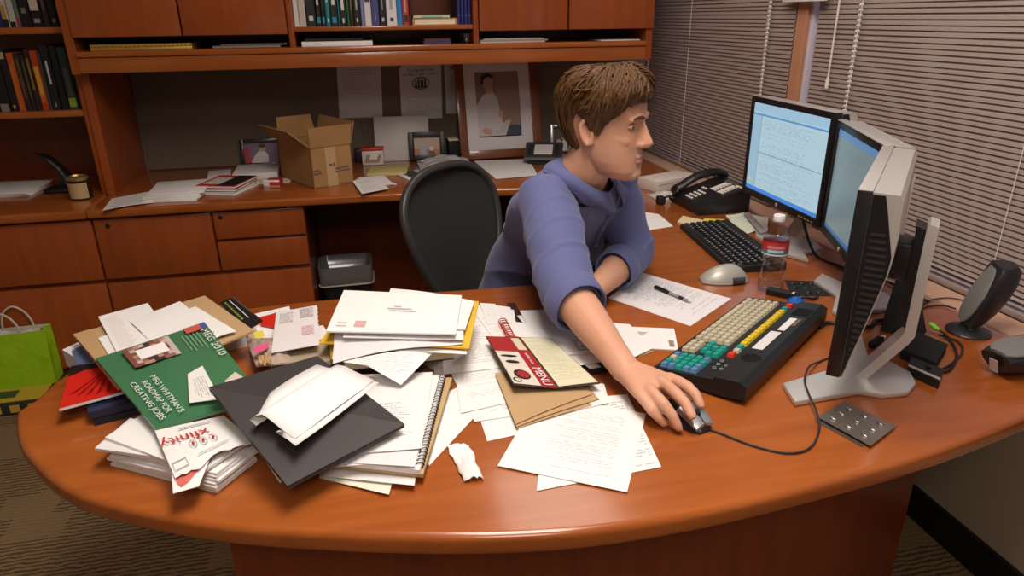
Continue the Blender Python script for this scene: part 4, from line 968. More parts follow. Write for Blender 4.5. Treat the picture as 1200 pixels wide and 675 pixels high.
for k in range(3):
    rg = MB(); u0, v0 = .38+k*.13, .55
    pts = [bl(XF, u0+.048*math.cos(q), v0+.085*math.sin(q))+Vector((0, 0, .0062)) for q in [2*math.pi*j/16 for j in range(16)]]
    inn = [bl(XF, u0+.040*math.cos(q), v0+.070*math.sin(q))+Vector((0, 0, .0062)) for q in [2*math.pi*j/16 for j in range(16)]]
    for j in range(16): rg.poly([pts[j], pts[(j+1) % 16], inn[(j+1) % 16], inn[j]], PALEINK)
    rg.poly([bl(XF, u0+.018*math.cos(q), v0+.035*math.sin(q))+Vector((0, 0, .0063)) for q in [2*math.pi*j/8 for j in range(8)]], XRED)
    rg.build('emblem', t, world=True, smooth=0, recalc=False)
rg = MB()
rg.poly([bl(XF, u, v)+Vector((0, 0, .0055)) for u, v in ((.26, .14), (.70, .14), (.70, .165), (.26, .165))], PALEINK)
rg.poly([bl(XF, u, v)+Vector((0, 0, .0060)) for u, v in ((.25, .72), (.66, .78), (.66, .795), (.25, .735))], PALEINK)
for a, b2 in (((.80, .72), (.97, .74)), ((.80, .86), (.97, .88))): rg.poly([bl(XF, *q)+Vector((0, 0, .0030)) for q in (a, b2, (b2[0], b2[1]+.015), (a[0], a[1]+.015))], PALEINK)
for u in (.80, .965): rg.poly([bl(XF, *q)+Vector((0, 0, .0030)) for q in ((u, .72), (u+.006, .72), (u+.006, .88), (u, .88))], PALEINK)
rg.build('printed_lines', t, world=True, smooth=0, recalc=False)

# green mailer
GREEN = mat('dull_green_plastic', (.052, .175, .080), .36, coat=.25, bump=(9, .25, .01))
GM = [(-0.3578, 1.4184, 0.8330), (-0.2050, 1.0826, 0.8260), (-0.3727, 1.0623, 0.8030), (-0.5375, 1.3186, 0.8210)]
t = thing('green_mailer', 'large green plastic mailer with white lettering on top of the left pile', 'mailer', (-.40, 1.33, .80))
def gb(u, v): return .006*math.sin(math.pi*u)*math.sin(math.pi*v)+.003*noise.noise(Vector((u*3, v*5, 2)))*math.sin(math.pi*u)*math.sin(math.pi*v)
sheet_mb(GM, GREEN, gb, .006, 18).build('mailer_body', t, world=True, smooth=60)
WL = mat('white_lettering', (.66, .70, .66), .5)
quad_text(t, GM, 'MEG 2010', .12, .905, .019, WL, dz=.0075, width=.135)
for k, (s, u0, w_) in enumerate((("MEG WHITMAN'S", .485, .150), ('ROADMAP FOR', .51, .128), ('CREATING JOBS', .48, .150))):
    quad_text(t, GM, s, u0, .255-.090*k, .0140, WL, dz=.0085-.0010*k, width=w_)
pic = MB()
PC = [mat('collage_%d' % k, c, .5) for k, c in enumerate(((.20, .07, .05), (.42, .25, .18), (.06, .03, .03), (.30, .12, .10), (.50, .42, .38)))]
ph = patch(GM, .07, .20, .34, .62, .0095)
for a in range(7):
    for c_ in range(9): pic.poly([bl(ph, *q) for q in ((a/7, c_/9), ((a+1)/7, c_/9), ((a+1)/7, (c_+1)/9), (a/7, (c_+1)/9))], PC[(a*5+c_*3+(a*c_) % 4) % 5])
ph2 = patch(GM, .135, .29, .265, .55, .0102); pic.poly(ph2[::-1], WHITE)
pic.build('photo_collage', t, world=True, smooth=0)
ad = MB(); ad.poly(patch(GM, .03, .78, .11, .96, .0068)[::-1], mat('red_blue_postage', (.50, .10, .07), .5)); ad.poly(patch(GM, .03, .93, .11, .985, .0072)[::-1], mat('postage_blue', (.06, .10, .30), .5)); ad.build('postage', t, world=True, smooth=0)
ad = MB()
for k in range(5): ad.poly(patch(GM, .13, .86-.035*k, .36-.03*(k % 3), .866-.035*k, .0080)[::-1], mat('pale_green_print', (.30, .42, .30), .6))
ad.build('return_address', t, world=True, smooth=0)
lb4 = [bl(GM, *q)+Vector((0, 0, .0100)) for q in ((.56, .70), (.95, .64), (.90, .38), (.60, .54))]
sheet_mb(lb4, print_mat('address_label', paper=(.74, .72, .70), lines=12, left=.25, right=.9, top=.8, bottom=.25, strength=.7), None, .0008, 3).build('address_label', t, world=True)
sheet_mb([bl(GM, *q)+Vector((0, 0, .0080)) for q in ((.72, .92), (.84, .97), (.90, .83), (.78, .78))], mat('pale_sticker', (.60, .52, .44), .6), None, .0006, 2).build('sticker', t, world=True)

# things between the two piles
t = thing('red_envelope', 'red envelope with a white edge behind the perforated mailer', 'envelope', (-.20, 1.60, .7606))
c4 = [(-0.2860, 1.5828, 0.7640), (-0.2352, 1.6174, 0.7640), (-0.2285, 1.5054, 0.7640), (-0.2688, 1.5341, 0.7640)]
slab_mb(c4, .003, REDG).build('envelope_body', t, world=True, smooth=0); slab_mb(patch(up(c4, .0034), 0, .86, 1, .99, .0), .0008, WHITE).build('white_edge', t, world=True, smooth=0)
slab('paper_sheet', 'white paper under the red envelope', 'paper', [(-0.3010, 1.6145, 0.7406), (-0.2167, 1.6467, 0.7406), (-0.1810, 1.4801, 0.7406), (-0.2639, 1.4643, 0.7406)], .021, WHITE)
slab('sticky_notes', 'small yellow note block between the kraft envelope and the perforated mailer', 'note block', [(-0.2813, 1.4981, 0.7625), (-0.2617, 1.5026, 0.7625), (-0.2495, 1.4589, 0.7625), (-0.2694, 1.4461, 0.7625)], .004, mat('lemon_paper', (.72, .62, .10), .6))
bg_ = MB(); bg_.grid(lambda u, v: bl([(-0.2917, 1.4618, 0.7700), (-0.2276, 1.4358, 0.7750), (-0.1729, 1.2790, 0.7900), (-0.2454, 1.2814, 0.7900)], u, v)+Vector((0, 0, .013*math.sin(math.pi*u)*math.sin(math.pi*v)*(.7+.8*noise.noise(Vector((u*5, v*5, 9)))))), 22, 22, mat('pinkish_film', (.42, .34, .33), .15, coat=.6, var=(14, (.55, .42, .30))), .004)
t = thing('plastic_packet', 'clear plastic packet with a pink and tan insert between the piles', 'packet', (-.22, 1.44, .75))
bg_.build('film', t, world=True, smooth=60)
c4 = [(-0.2553, 1.3274, 0.8060), (-0.2248, 1.3481, 0.8060), (-0.2276, 1.3130, 0.8060), (-0.2473, 1.3023, 0.8060)]
slab_mb(c4, .001, mat('hot_pink_insert', (.70, .10, .22), .5)).build('pink_insert', t, world=True, smooth=0)
sheet_mb([(-0.2405, 1.2856, 0.8060), (-0.2193, 1.2992, 0.8080), (-0.2109, 1.2490, 0.8080), (-0.2296, 1.2466, 0.8060)], mat('tan_insert', (.45, .29, .14), .5), wav(.008, 4, 3), .001).build('tan_insert', t, world=True)
slab('paper_bundle', 'bundle of white papers supporting the plastic packet and the perforated mailer', 'papers', [(-0.2565, 1.4626, 0.7406), (-0.1291, 1.4952, 0.7406), (-0.0887, 1.3521, 0.7406), (-0.2280, 1.3275, 0.7406)], .028, LILAC)
t = thing('perforated_mailer', 'pale perforated mailer sheet with printed boxes between the two piles', 'mailer', (-.16, 1.52, .777))
c4 = [(-0.2275, 1.5104, 0.8040), (-0.1364, 1.5022, 0.8150), (-0.1248, 1.3247, 0.8000), (-0.2198, 1.3180, 0.7950)]
b = MB(); SW = mat('greyish_form_paper', (.70, .66, .66), .55); N_ = 18
for k in range(N_):
    q = lambda u, v: bl(c4, u, v)
    v0, v1 = k/N_, (k+1)/N_; e0 = .985 if k % 2 else 1.0
    b.loft([[q(0, v0), q(e0, v0), q(e0, v1), q(0, v1)], [p+Vector((0, 0, .0008)) for p in (q(0, v0), q(e0, v0), q(e0, v1), q(0, v1))]], SW)
b.build('form_sheet', t, world=True, smooth=0)
for n__, (u0, v0, u1, v1), mm in (('printed_box', (.10, .66, .42, .93), print_mat('form_box_a', paper=(.62, .58, .58), ink=(.25, .22, .22), lines=10, left=0, right=1, top=1, bottom=0, chars=22, gap=.1)), ('printed_box', (.58, .72, .90, .96), print_mat('form_box_b', paper=(.55, .50, .52), ink=(.15, .12, .14), lines=9, left=0, right=1, top=1, bottom=0, chars=22, gap=.1)), ('printed_box', (.62, .28, .90, .50), print_mat('form_box_c', paper=(.62, .50, .54), ink=(.45, .15, .22), lines=7, left=0, right=1, top=1, bottom=0, chars=18, gap=.1))):
    sheet_mb(patch(c4, u0, v0, u1, v1, .0018), mm, None, .0004, 2).build(n__, t, world=True)
slab('tan_envelope', 'tan paper edge lying beneath the perforated mailer and black folder', 'envelope', [(-0.2159, 1.3637, 0.7700), (-0.1258, 1.3961, 0.7700), (-0.0815, 1.2967, 0.7700), (-0.1821, 1.2615, 0.7700)], .010, mat('khaki_paper', (.36, .29, .19), .7))

# ------------------------------------------------------------------ the middle pile, from the bottom up
slab('paper_sheet', 'white printed strip at the right foot of the middle pile, running to its corner', 'paper', [(0.0351, 1.1237, 0.7412), (0.1533, 1.2007, 0.7412), (0.1810, 1.1145, 0.7412), (0.0570, 0.9476, 0.7412)], .0007, PRINT_F)
sheet('paper_sheet', 'lowest cream edged sheet at the front of the middle pile', 'paper', [(-0.1301, 1.1950, 0.7440), (0.0607, 1.2000, 0.7440), (-0.0103, 0.8823, 0.7425), (-0.1165, 0.9537, 0.7425)], mat('cream_white_sheet', (.76, .74, .62), .6), bulge=lambda u, v: .004*(1-v)*u)
sheet('paper_sheet', 'white sheet with a curled front corner at the bottom of the middle pile', 'paper', [(-0.1193, 1.2532, 0.7475), (0.0782, 1.2068, 0.7475), (0.0291, 0.8875, 0.7475), (-0.1079, 0.9493, 0.7475)], WHITE, bulge=lambda u, v: .005*(1-v)*u)
slab('manila_folder', 'tan manila folder whose edge shows right of the spiral notebook', 'folder', [(-0.0937, 1.2363, 0.7535), (0.1280, 1.1981, 0.7535), (0.0439, 0.9018, 0.7535), (-0.0919, 0.9599, 0.7535)], .007, mat('manila', (.50, .34, .16), .7))
t = thing('spiral_notebook', 'wire bound notebook in the middle pile, black coil on its right edge', 'notebook', (.12, 1.2, .7610))
c4 = [(-0.0847, 1.2334, 0.7615), (0.1127, 1.1939, 0.7615), (0.0390, 0.9007, 0.7615), (-0.0909, 0.9552, 0.7615)]
slab_mb(c4, .008, WHITE).build('pages', t, world=True, smooth=0)
pc = up(c4, .0090); cb_ = MB()
for k in range(30):
    v = .98-.96*k/30; p = bl(pc, .985, v)
    cb_.tube([p+Vector((.007*math.cos(q), 0, .006*math.sin(q)-.003)) for q in [R(60*j) for j in range(6)]], .0011, BLACK, 5, closed=True)
cb_.build('wire_coil', t, world=True)
for k, (lab, m_, c, rz) in enumerate((('white sheet with three black ring marks, under the dense letter', WHITE, [(-0.0960, 1.2045, 0.7712), (0.0951, 1.1664, 0.7712), (0.0362, 0.9236, 0.7712), (-0.0985, 0.9365, 0.7712)], 0), ('white sheet second under the dense letter in the middle pile', LILAC, [(-0.0833, 1.2122, 0.7728), (0.0900, 1.1783, 0.7728), (0.0321, 0.9042, 0.7728), (-0.0948, 0.9492, 0.7728)], 0))):
    sheet('paper_sheet', lab, 'paper', c, m_, bulge=lambda u, v: .002*(1-v)*u)
sheet('letter', 'densely printed letter lying right of the black folder', 'letter', [(-0.0897, 1.2285, 0.7760), (0.0908, 1.2002, 0.7760), (0.0464, 0.9447, 0.7760), (-0.1133, 0.9650, 0.7760)], print_mat('dense_middle_letter', lines=44, left=.10, right=.90, top=.62, bottom=.12, gap=.12, strength=.62, chars=80, fill=.8), bulge=lambda u, v: .003*(1-v)*u*u)
# hardback under the white envelopes
t = thing('hardback_book', 'hardback book with cream pages under the white envelopes of the middle pile', 'book', (.12, 1.5, .777))
c4 = [(-0.0640, 1.4147, 0.7790), (0.1494, 1.3818, 0.7790), (0.1378, 1.2385, 0.7790), (-0.0749, 1.2335, 0.7790)]
slab_mb(c4, .003, BLACK).build('cover', t, world=True, smooth=0); slab_mb(up(c4, .0032), .026, mat('aged_pages', (.52, .43, .28), .7)).build('pages', t, world=True, smooth=0); slab_mb(up(c4, .0294), .003, BLACK).build('cover', t, world=True, smooth=0)
slab('paper_bundle', 'bundle of papers under the hardback book of the middle pile', 'papers', [(-0.0921, 1.5746, 0.7406), (0.1510, 1.5370, 0.7406), (0.1709, 1.3190, 0.7406), (0.1163, 1.2464, 0.7406)], .0375, WHITE)
YE = mat('amber_yellow_envelope', (.72, .44, .035), .5)
t = thing('yellow_envelope', 'amber yellow envelope under the white envelopes of the middle pile', 'envelope', (.11, 1.52, .81))
c4 = [(-0.0679, 1.5043, 0.8200), (0.2202, 1.4219, 0.8230), (0.1640, 1.1968, 0.8210), (-0.1238, 1.3011, 0.8150)]
sheet_mb(c4, YE, lambda u, v: .003*math.sin(math.pi*u), .003).build('envelope_body', t, world=True)
slab('yellow_folder', 'yellow folder corner hanging down left of the middle pile', 'folder', [(-0.1124, 1.3980, 0.7960), (-0.0470, 1.3647, 0.8080), (-0.0477, 1.2585, 0.8080), (-0.1023, 1.2735, 0.7900)], .0012, mat('deep_yellow', (.66, .40, .008), .5))
sheet('paper_sheet', 'white sheet with a red edge, lowest of the loose sheets under the yellow envelope', 'paper', [(-0.0828, 1.4495, 0.8150), (0.1818, 1.3738, 0.8160), (0.1573, 1.1874, 0.8135), (-0.0471, 1.2593, 0.8150)], WHITE)
slab('red_card', 'thin red card edge just below the yellow envelope', 'card', [(-0.0104, 1.3808, 0.8168), (0.1764, 1.3247, 0.8178), (0.1629, 1.2014, 0.8152), (-0.0004, 1.2656, 0.8160)], .0008, REDG)
sheet('paper_sheet', 'curled white sheet arching over the front of the middle pile', 'paper', [(-0.0932, 1.3253, 0.8270), (0.1667, 1.2928, 0.8290), (0.1528, 1.2103, 0.8250), (-0.0960, 1.2222, 0.8060)], LILAC, bulge=lambda u, v: .010*math.sin(math.pi*min(1, u*1.1))*(1-v))
sheet('letter', 'printed letter corner drooping over the front of the middle pile', 'letter', [(-0.0755, 1.2009, 0.8180), (0.1040, 1.2275, 0.8130), (0.0271, 1.1454, 0.7860), (-0.0317, 1.1766, 0.8180)], print_mat('drooping_letter', lines=16, left=.1, right=.9, top=.9, bottom=.1, gap=.3, strength=.5), bulge=lambda u, v: .006*math.sin(math.pi*u)*v)
sheet('paper_sheet', 'faintly printed pinkish sheet left under the arching white sheet', 'paper', [(-0.0934, 1.3412, 0.8120), (-0.0292, 1.3213, 0.8180), (-0.0275, 1.2333, 0.8180), (-0.0984, 1.2448, 0.8040)], PRINT_F)
slab('white_envelope', 'large white envelope under the topmost one, its right edge over the yellow', 'envelope', [(-0.0443, 1.4918, 0.8290), (0.1865, 1.4152, 0.8290), (0.1550, 1.2127, 0.8310), (-0.0752, 1.2795, 0.8310)], .002, WHITE)
sheet('white_envelope', 'white envelope jutting out behind the topmost envelope of the middle pile', 'envelope', [(0.0300, 1.5151, 0.8360), (0.2067, 1.3967, 0.8345), (0.1642, 1.2500, 0.8370), (-0.0105, 1.3139, 0.8385)], WHITE, bulge=lambda u, v: .005*math.sin(math.pi*u)*v, th=.002)
ENV = [(-0.0749, 1.5038, 0.8460), (0.1800, 1.4051, 0.8480), (0.1409, 1.2155, 0.8460), (-0.1072, 1.2935, 0.8430)]
t = thing('white_envelope', 'topmost white addressed envelope of the middle pile', 'envelope', (.09, 1.5, .84))
sheet_mb(ENV, mat('bright_white_paper', (.84, .82, .81), .55, spec=.25), None, .003, 4).build('envelope_body', t, world=True)
pm = MB()
for k, (u0, u1) in enumerate(((.47, .53), (.42, .62), (.44, .66))): pm.poly(patch(ENV, u0, .60-.055*k, u1, .625-.055*k, .0008)[::-1], PALEINK)
pm.build('printed_address', t, world=True, smooth=0)
pm = MB(); PK = mat('pale_red_ink', (.62, .38, .40), .6)
for u0, u1, v0, v1 in ((.06, .14, .11, .13), (.06, .14, .18, .20), (.20, .29, .10, .24)): pm.poly(patch(ENV, u0, v0, u1, v1, .0008)[::-1], PK)
pm.build('postmark', t, world=True, smooth=0)

# black folder with the folded letter
FB = mat('charcoal_folder', (.042, .036, .036), .42, spec=.5)
BF = [(-0.2850, 1.0799, 0.8560), (-0.1216, 1.2134, 0.8280), (0.0238, 0.9917, 0.7960), (-0.1521, 0.8745, 0.7900)]
t = thing('black_folder', 'large black presentation folder lying across the two piles', 'folder', (.0, 1.2, .78))
b = MB(); b.loft([[Vector(p)+Vector((0, 0, dz)) for p in BF] for dz in (-.0045, -.0025)], FB); b.build('back_cover', t, world=True, smooth=0)
b = MB(); b.loft([[Vector(p)+Vector((0, 0, dz)) for p in BF] for dz in (-.0002, .0022)], FB); b.build('front_cover', t, world=True, smooth=0)
b = MB(); inn = [bl(BF, u, v) for u, v in ((.02, .98), (.98, .98), (.98, .03), (.02, .03))]; b.loft([[p+Vector((0, 0, dz)) for p in inn] for dz in (-.0023, -.0004)], mat('grey_insert', (.30, .28, .28), .6)); b.build('contents', t, world=True, smooth=0)
sheet('paper_sheet', 'white sheet peeking out under the lower left edge of the black folder', 'paper', [(-0.2611, 1.0925, 0.8080), (-0.1811, 1.1139, 0.7980), (-0.1351, 0.9335, 0.7840), (-0.1667, 0.9027, 0.7790)], WHITE)
slab('paper_bundle', 'bundle of papers supporting the black folder between the two piles', 'papers', [(-0.2298, 1.2242, 0.7406), (-0.1356, 1.3057, 0.7406), (-0.0967, 1.1026, 0.7406), (-0.1599, 1.0249, 0.7406)], .030, LILAC)
a0, a1 = Vector((-0.2012, 0.9719, 0.8350)), Vector((-0.0793, 1.1359, 0.8310)); ax = (a1-a0); ln = ax.length; ax.normalize()
pp = Vector((ax.y, -ax.x, 0)).normalized(); nz_ = Vector((0, 0, 1)); slope = Vector((0, 0, -.105))
prof = [(-.050, .002, .42), (-.028, .003, .22), (-.008, .004, .04), (.000, .005, .0), (.001, .007, 0), (-.010, .013, .0), (-.002, .020, .02), (.010, .024, .03), (.016, .023, .03), (.030, .016, .04), (.052, .011, .03), (.072, .009, .02), (.074, .007, .02), (.060, .006, .0), (.040, .006, 0), (.066, .006, -.02), (.084, .006, -.04)]
b = MB(); nS = len(prof)-1
def fold(i, u):
    s, h, st_ = prof[i]; L = ln*(st_+u*(1.0-st_))
    return a0 + ax*L + pp*s + nz_*(h*(1-.25*u)) + slope*s + nz_*(.002*math.sin(4*u+i))
for i in range(nS):
    for k in range(6):
        b.poly([fold(i, k/6), fold(i, (k+1)/6), fold(i+1, (k+1)/6), fold(i+1, k/6)], WHITE)
bmesh.ops.remove_doubles(b.bm, verts=b.bm.verts[:], dist=.00005)
o = b.build('folded_letter', smooth=50, recalc=True)
md = o.modifiers.new('thickness', 'SOLIDIFY'); md.thickness = .0008
tag(o, 'white letter folded in thirds, half open on the black folder', 'letter')

# ------------------------------------------------------------------ papers in the middle and under the right arm
sheet('paper_sheet', 'white sheet whose corner points to the torn scrap, lowest in the middle', 'paper', [(0.1602, 1.2350, 0.7412), (0.3681, 1.3129, 0.7412), (0.3731, 1.0271, 0.7412), (0.1613, 0.9955, 0.7412)], WHITE)
sheet('paper_sheet', 'table printed sheet beneath the brown paper sheets', 'paper', [(0.1248, 1.3170, 0.7430), (0.3375, 1.3605, 0.7430), (0.3496, 1.0658, 0.7430), (0.1493, 1.0587, 0.7430)], PRINT_T)
sheet('paper_sheet', 'white form left of the menu, its lower edge ruled in black', 'paper', [(0.1492, 1.3921, 0.7450), (0.2977, 1.3932, 0.7450), (0.2980, 1.1192, 0.7450), (0.1291, 1.0895, 0.7450)], PRINT_F)
sheet('paper_sheet', 'greyish printed sheet between the yellow envelope and the menu', 'paper', [(0.1674, 1.5827, 0.7470), (0.2726, 1.5798, 0.7470), (0.2499, 1.2403, 0.7470), (0.0950, 1.2394, 0.7470)], PRINT_L)
sheet('receipt', 'long printed receipt left of the menu, near the man', 'receipt', [(0.2257, 1.5311, 0.7490), (0.2741, 1.5411, 0.7490), (0.2993, 1.3304, 0.7490), (0.2507, 1.3163, 0.7490)], PRINT_T)
sheet('receipt', 'white slip nearest the yellow envelope, beside the long receipt', 'receipt', [(0.2473, 1.5842, 0.7500), (0.2838, 1.5697, 0.7500), (0.2860, 1.4523, 0.7500), (0.2453, 1.4521, 0.7500)], PRINT_F)
for k, (c, lab) in enumerate((([(0.2741, 1.5640, 0.7510), (0.3162, 1.5371, 0.7510), (0.3087, 1.4249, 0.7510), (0.2684, 1.4249, 0.7510)], 'first white card behind the red coil'), ([(0.2871, 1.5307, 0.7520), (0.3206, 1.5172, 0.7520), (0.3042, 1.4045, 0.7520), (0.2776, 1.4109, 0.7520)], 'second white card behind the red coil'))):
    sheet('index_card', lab, 'card', c, WHITE, 'white cards behind the red coil')
slab('clipboard', 'dark clipboard edge right of the white cards, close to the man', 'clipboard', [(0.3149, 1.5733, 0.7408), (0.3349, 1.5741, 0.7408), (0.3346, 1.4317, 0.7408), (0.3054, 1.4290, 0.7408)], .006, mat('dark_brown_board', (.05, .022, .016), .4))
t = thing('coil_notebook', 'white notebook with a red wire coil, partly under the menu', 'notebook', (.33, 1.47, .752))
c4 = [(0.2770, 1.4476, 0.7530), (0.3895, 1.3914, 0.7530), (0.3892, 1.2669, 0.7530), (0.2776, 1.3358, 0.7530)]
slab_mb(c4, .005, WHITE).build('pages', t, world=True, smooth=0)
cb_ = MB(); RW = mat('red_wire', (.45, .02, .02), .4)
for k in range(11):
    p = bl(up(c4, .006), .012, .97-.94*k/10)
    cb_.tube([p+Vector((.010*math.cos(q), .002*math.sin(q), .006*math.sin(q))) for q in [R(60*j) for j in range(6)]], .0013, RW, 5, closed=True)
cb_.build('wire_coil', t, world=True)
for k, (c, lab) in enumerate((([(0.2226, 1.2103, 0.7465), (0.3700, 1.1541, 0.7465), (0.3804, 1.0589, 0.7465), (0.2181, 1.0146, 0.7465)], 'lowest brown paper sheet under the menu'), ([(0.2181, 1.2140, 0.7490), (0.3814, 1.1683, 0.7490), (0.3880, 1.0717, 0.7490), (0.2170, 1.0164, 0.7490)], 'middle brown paper sheet under the menu'), ([(0.2163, 1.2134, 0.7515), (0.3708, 1.1806, 0.7515), (0.3800, 1.0885, 0.7515), (0.2164, 1.0209, 0.7515)], 'topmost brown paper sheet under the menu'))):
    b = MB(); b.grid(lambda u, v: bl(c, u*(1+.035*noise.noise(Vector((v*9, k, 1)))+.012*math.sin(v*25+k)), v)+Vector((0, 0, .003*math.sin(3*u)*(1-v))), 12, 14, KRAFTP, .0008)
    tag(b.build('brown_paper', smooth=40), lab, 'paper', 'brown paper sheets under the menu')
# the menu
MC = [(0.2214, 1.3482, 0.7700), (0.3610, 1.3232, 0.7620), (0.3988, 1.0992, 0.7560), (0.2349, 1.1200, 0.7640)]
t = thing('menu_leaflet', 'folded restaurant menu with a red stripe, propped on brown paper', 'menu', (.36, 1.3, .756))
mb_ = lambda u, v: .010*abs(u-.47)*(1-v)*2
CRM = mat('menu_cream', (.62, .58, .42), .45, coat=.2); MRED = mat('menu_red', (.36, .022, .022), .4, coat=.2); MBLK = mat('menu_black', (.02, .014, .012), .4)
sheet_mb(MC, mat('menu_backing', (.05, .03, .025), .5), mb_, .0012, 10).build('card', t, world=True)
def mpatch(u0, v0, u1, v1, m_, nm, dz):
    b = MB(); b.grid(lambda a, c_: bl(MC, u0+(u1-u0)*a, v0+(v1-v0)*c_)+Vector((0, 0, dz+mb_(u0+(u1-u0)*a, v0+(v1-v0)*c_))), 4, 6, m_, .0002); return b.build(nm, t, world=True)
mpatch(.012, .02, .33, .985, mat('menu_white', (.68, .62, .54), .45, coat=.2), 'left_panel', .0014)
mpatch(.33, .0, .50, 1, MRED, 'red_stripe', .0018)
mpatch(.012, .66, .33, .985, MRED, 'red_block', .0018)
mpatch(.36, .70, .48, .95, CRM, 'logo_ground', .0024)
mpatch(.53, .02, .985, .98, print_mat('menu_print', paper=(.66, .62, .45), ink=(.40, .40, .28), lines=26, left=.08, right=.9, top=.95, bottom=.06, gap=.3, strength=.55), 'right_panel', .0014)
pf = MB()
for (u, v, ru, rv, m_) in ((.16, .56, .11, .022, MBLK), (.16, .44, .09, .03, MBLK), (.18, .20, .10, .09, MBLK), (.19, .20, .075, .065, MRED), (.08, .09, .05, .045, MBLK), (.085, .09, .035, .03, CRM)):
    pf.poly([bl(MC, u+ru*math.cos(q), v+rv*math.sin(q))+Vector((0, 0, .0022+.0002*(m_ is not MBLK)+mb_(u+ru*math.cos(q), v+rv*math.sin(q)))) for q in [2*math.pi*k/16 for k in range(16)]], m_)
pf.build('food_pictures', t, world=True, smooth=0, recalc=False)
inv = top_matrix(t).inverted()
def menu_text(body, u, v0, v1, h, m_, dz=.0034):
    p, q = bl(MC, u, v0)+Vector((0, 0, dz+mb_(u, v0))), bl(MC, u, v1)+Vector((0, 0, dz+mb_(u, v1)))
    side = bl(MC, u+.1, v0)-bl(MC, u, v0)
    lettering(t, body, inv @ p, q-p, side, h, m_, width=(q-p).length)
menu_text('MENU', .365, .34, .03, .024, WHITE)
menu_text('take out', .40, .62, .40, .010, WHITE)
def menu_text2(body, u0, u1, v, h, m_):
    p, q = bl(MC, u0, v)+Vector((0, 0, .0034+mb_(u0, v))), bl(MC, u1, v)+Vector((0, 0, .0034+mb_(u1, v)))
    lettering(t, body, inv @ p, p-q, -(bl(MC, u0, v+.1)-bl(MC, u0, v)), h, m_, width=(q-p).length)
# document with the boxed figures
DC = [(0.3311, 1.4974, 0.7570), (0.5058, 1.4714, 0.7570), (0.4815, 1.2368, 0.7570), (0.3283, 1.2489, 0.7590)]
t = thing('printed_document', 'printed document with boxed figures lying under the right sleeve', 'document', (.44, 1.46, .757))
sheet_mb(DC, print_mat('boxed_document', lines=30, left=.28, right=1.0, top=.86, bottom=.34, gap=.15, strength=.4, ink=(.4, .38, .4)), None, .0010, 4).build('page', t, world=True)
quad_text(t, DC, 'OIOI', .54, .095, .016, INK, dz=.0022, width=.075)
b = MB()
for u0, v0, u1, v1 in ((.50, .055, .508, .26), (.50, .055, 1.0, .066), (.50, .250, 1.0, .26)): b.poly(patch(DC, u0, v0, u1, v1, .0018)[::-1], INK)
b.build('printed_frame', t, world=True, smooth=0)
sheet('paper_sheet', 'white sheet under the boxed document, reaching toward the forearm', 'paper', [(0.3331, 1.3271, 0.7550), (0.5169, 1.3011, 0.7550), (0.5093, 1.2100, 0.7550), (0.3462, 1.1946, 0.7550)], WHITE)
sheet('paper_sheet', 'small white sheet behind the boxed document, left corner showing', 'paper', [(0.3199, 1.4756, 0.7540), (0.4322, 1.4695, 0.7540), (0.4258, 1.3901, 0.7540), (0.3264, 1.4139, 0.7540)], WHITE)
t = thing('notepad', 'small black pad with a white tab between the menu and the forearm', 'notepad', (.5, 1.32, .7406))
c4 = [(0.3945, 1.2336, 0.7408), (0.4473, 1.2290, 0.7408), (0.4639, 1.1865, 0.7408), (0.4095, 1.1770, 0.7408)]
slab_mb(c4, .010, BLACK).build('pad', t, world=True, smooth=0); slab_mb(patch(up(c4, .0104), 0, .15, .45, .95, 0), .001, WHITE).build('tab', t, world=True, smooth=0)
# front letters
L2 = [(0.2921, 1.0964, 0.7440), (0.4493, 1.0855, 0.7440), (0.4219, 0.8609, 0.7415), (0.2119, 0.8473, 0.7415)]
sheet('letter', 'white page under the front letter, its corners sticking out both sides', 'letter', [L2[2], L2[3], L2[0], L2[1]], print_mat('under_letter', lines=30, left=.03, right=.35, top=.97, bottom=.05, gap=.3, strength=.6))
L1 = [(0.2849, 1.1205, 0.7460), (0.4569, 1.0110, 0.7445), (0.3446, 0.8108, 0.7430), (0.1647, 0.9203, 0.7430)]
sheet('letter', 'upside down printed letter nearest the front edge of the desk', 'letter', [L1[2], L1[3], L1[0], L1[1]], print_mat('front_letter', lines=32, left=.16, right=.80, top=.90, bottom=.12, gap=.35, strength=.36), bulge=lambda u, v: .0005)
sheet('paper_sheet', 'white sheet under the brown paper with its edge towards the mouse hand', 'paper', [(0.3152, 1.1848, 0.7485), (0.4174, 1.1272, 0.7475), (0.4034, 1.0581, 0.7475), (0.2935, 1.0411, 0.7475)], PRINT_F)
# right of the forearm
t = thing('stamped_envelope', 'white stamped envelope between the forearm and the big keyboard', 'envelope', (.72, 1.36, .7406))
c4 = [(0.5373, 1.3880, 0.7430), (0.6623, 1.3435, 0.7430), (0.6252, 1.2397, 0.7430), (0.5277, 1.2756, 0.7430)]
sheet_mb(c4, WHITE, None, .0022, 3).build('envelope_body', t, world=True)
sheet_mb(patch(c4, .84, .12, .94, .40, .0010), mat('postage_stamp', (.30, .22, .18), .6), None, .0003, 1).build('stamp', t, world=True)
b = MB()
for k in range(3): b.poly(patch(c4, .28, .72-.06*k, .50-.04*k, .745-.06*k, .001)[::-1], PALEINK)
b.build('printed_address', t, world=True, smooth=0)
sheet('paper_sheet', 'white sheet lying beside the forearm over the stamped envelope', 'paper', [(0.5306, 1.4049, 0.7450), (0.5699, 1.3856, 0.7450), (0.5731, 1.2564, 0.7450), (0.5106, 1.2217, 0.7450)], WHITE)
slab('business_card', 'tan card under the sheet beside the forearm', 'card', [(0.5264, 1.2719, 0.7408), (0.5620, 1.2720, 0.7408), (0.5720, 1.2484, 0.7408), (0.5308, 1.2333, 0.7408)], .001, mat('tan_card', (.40, .30, .2), .6))
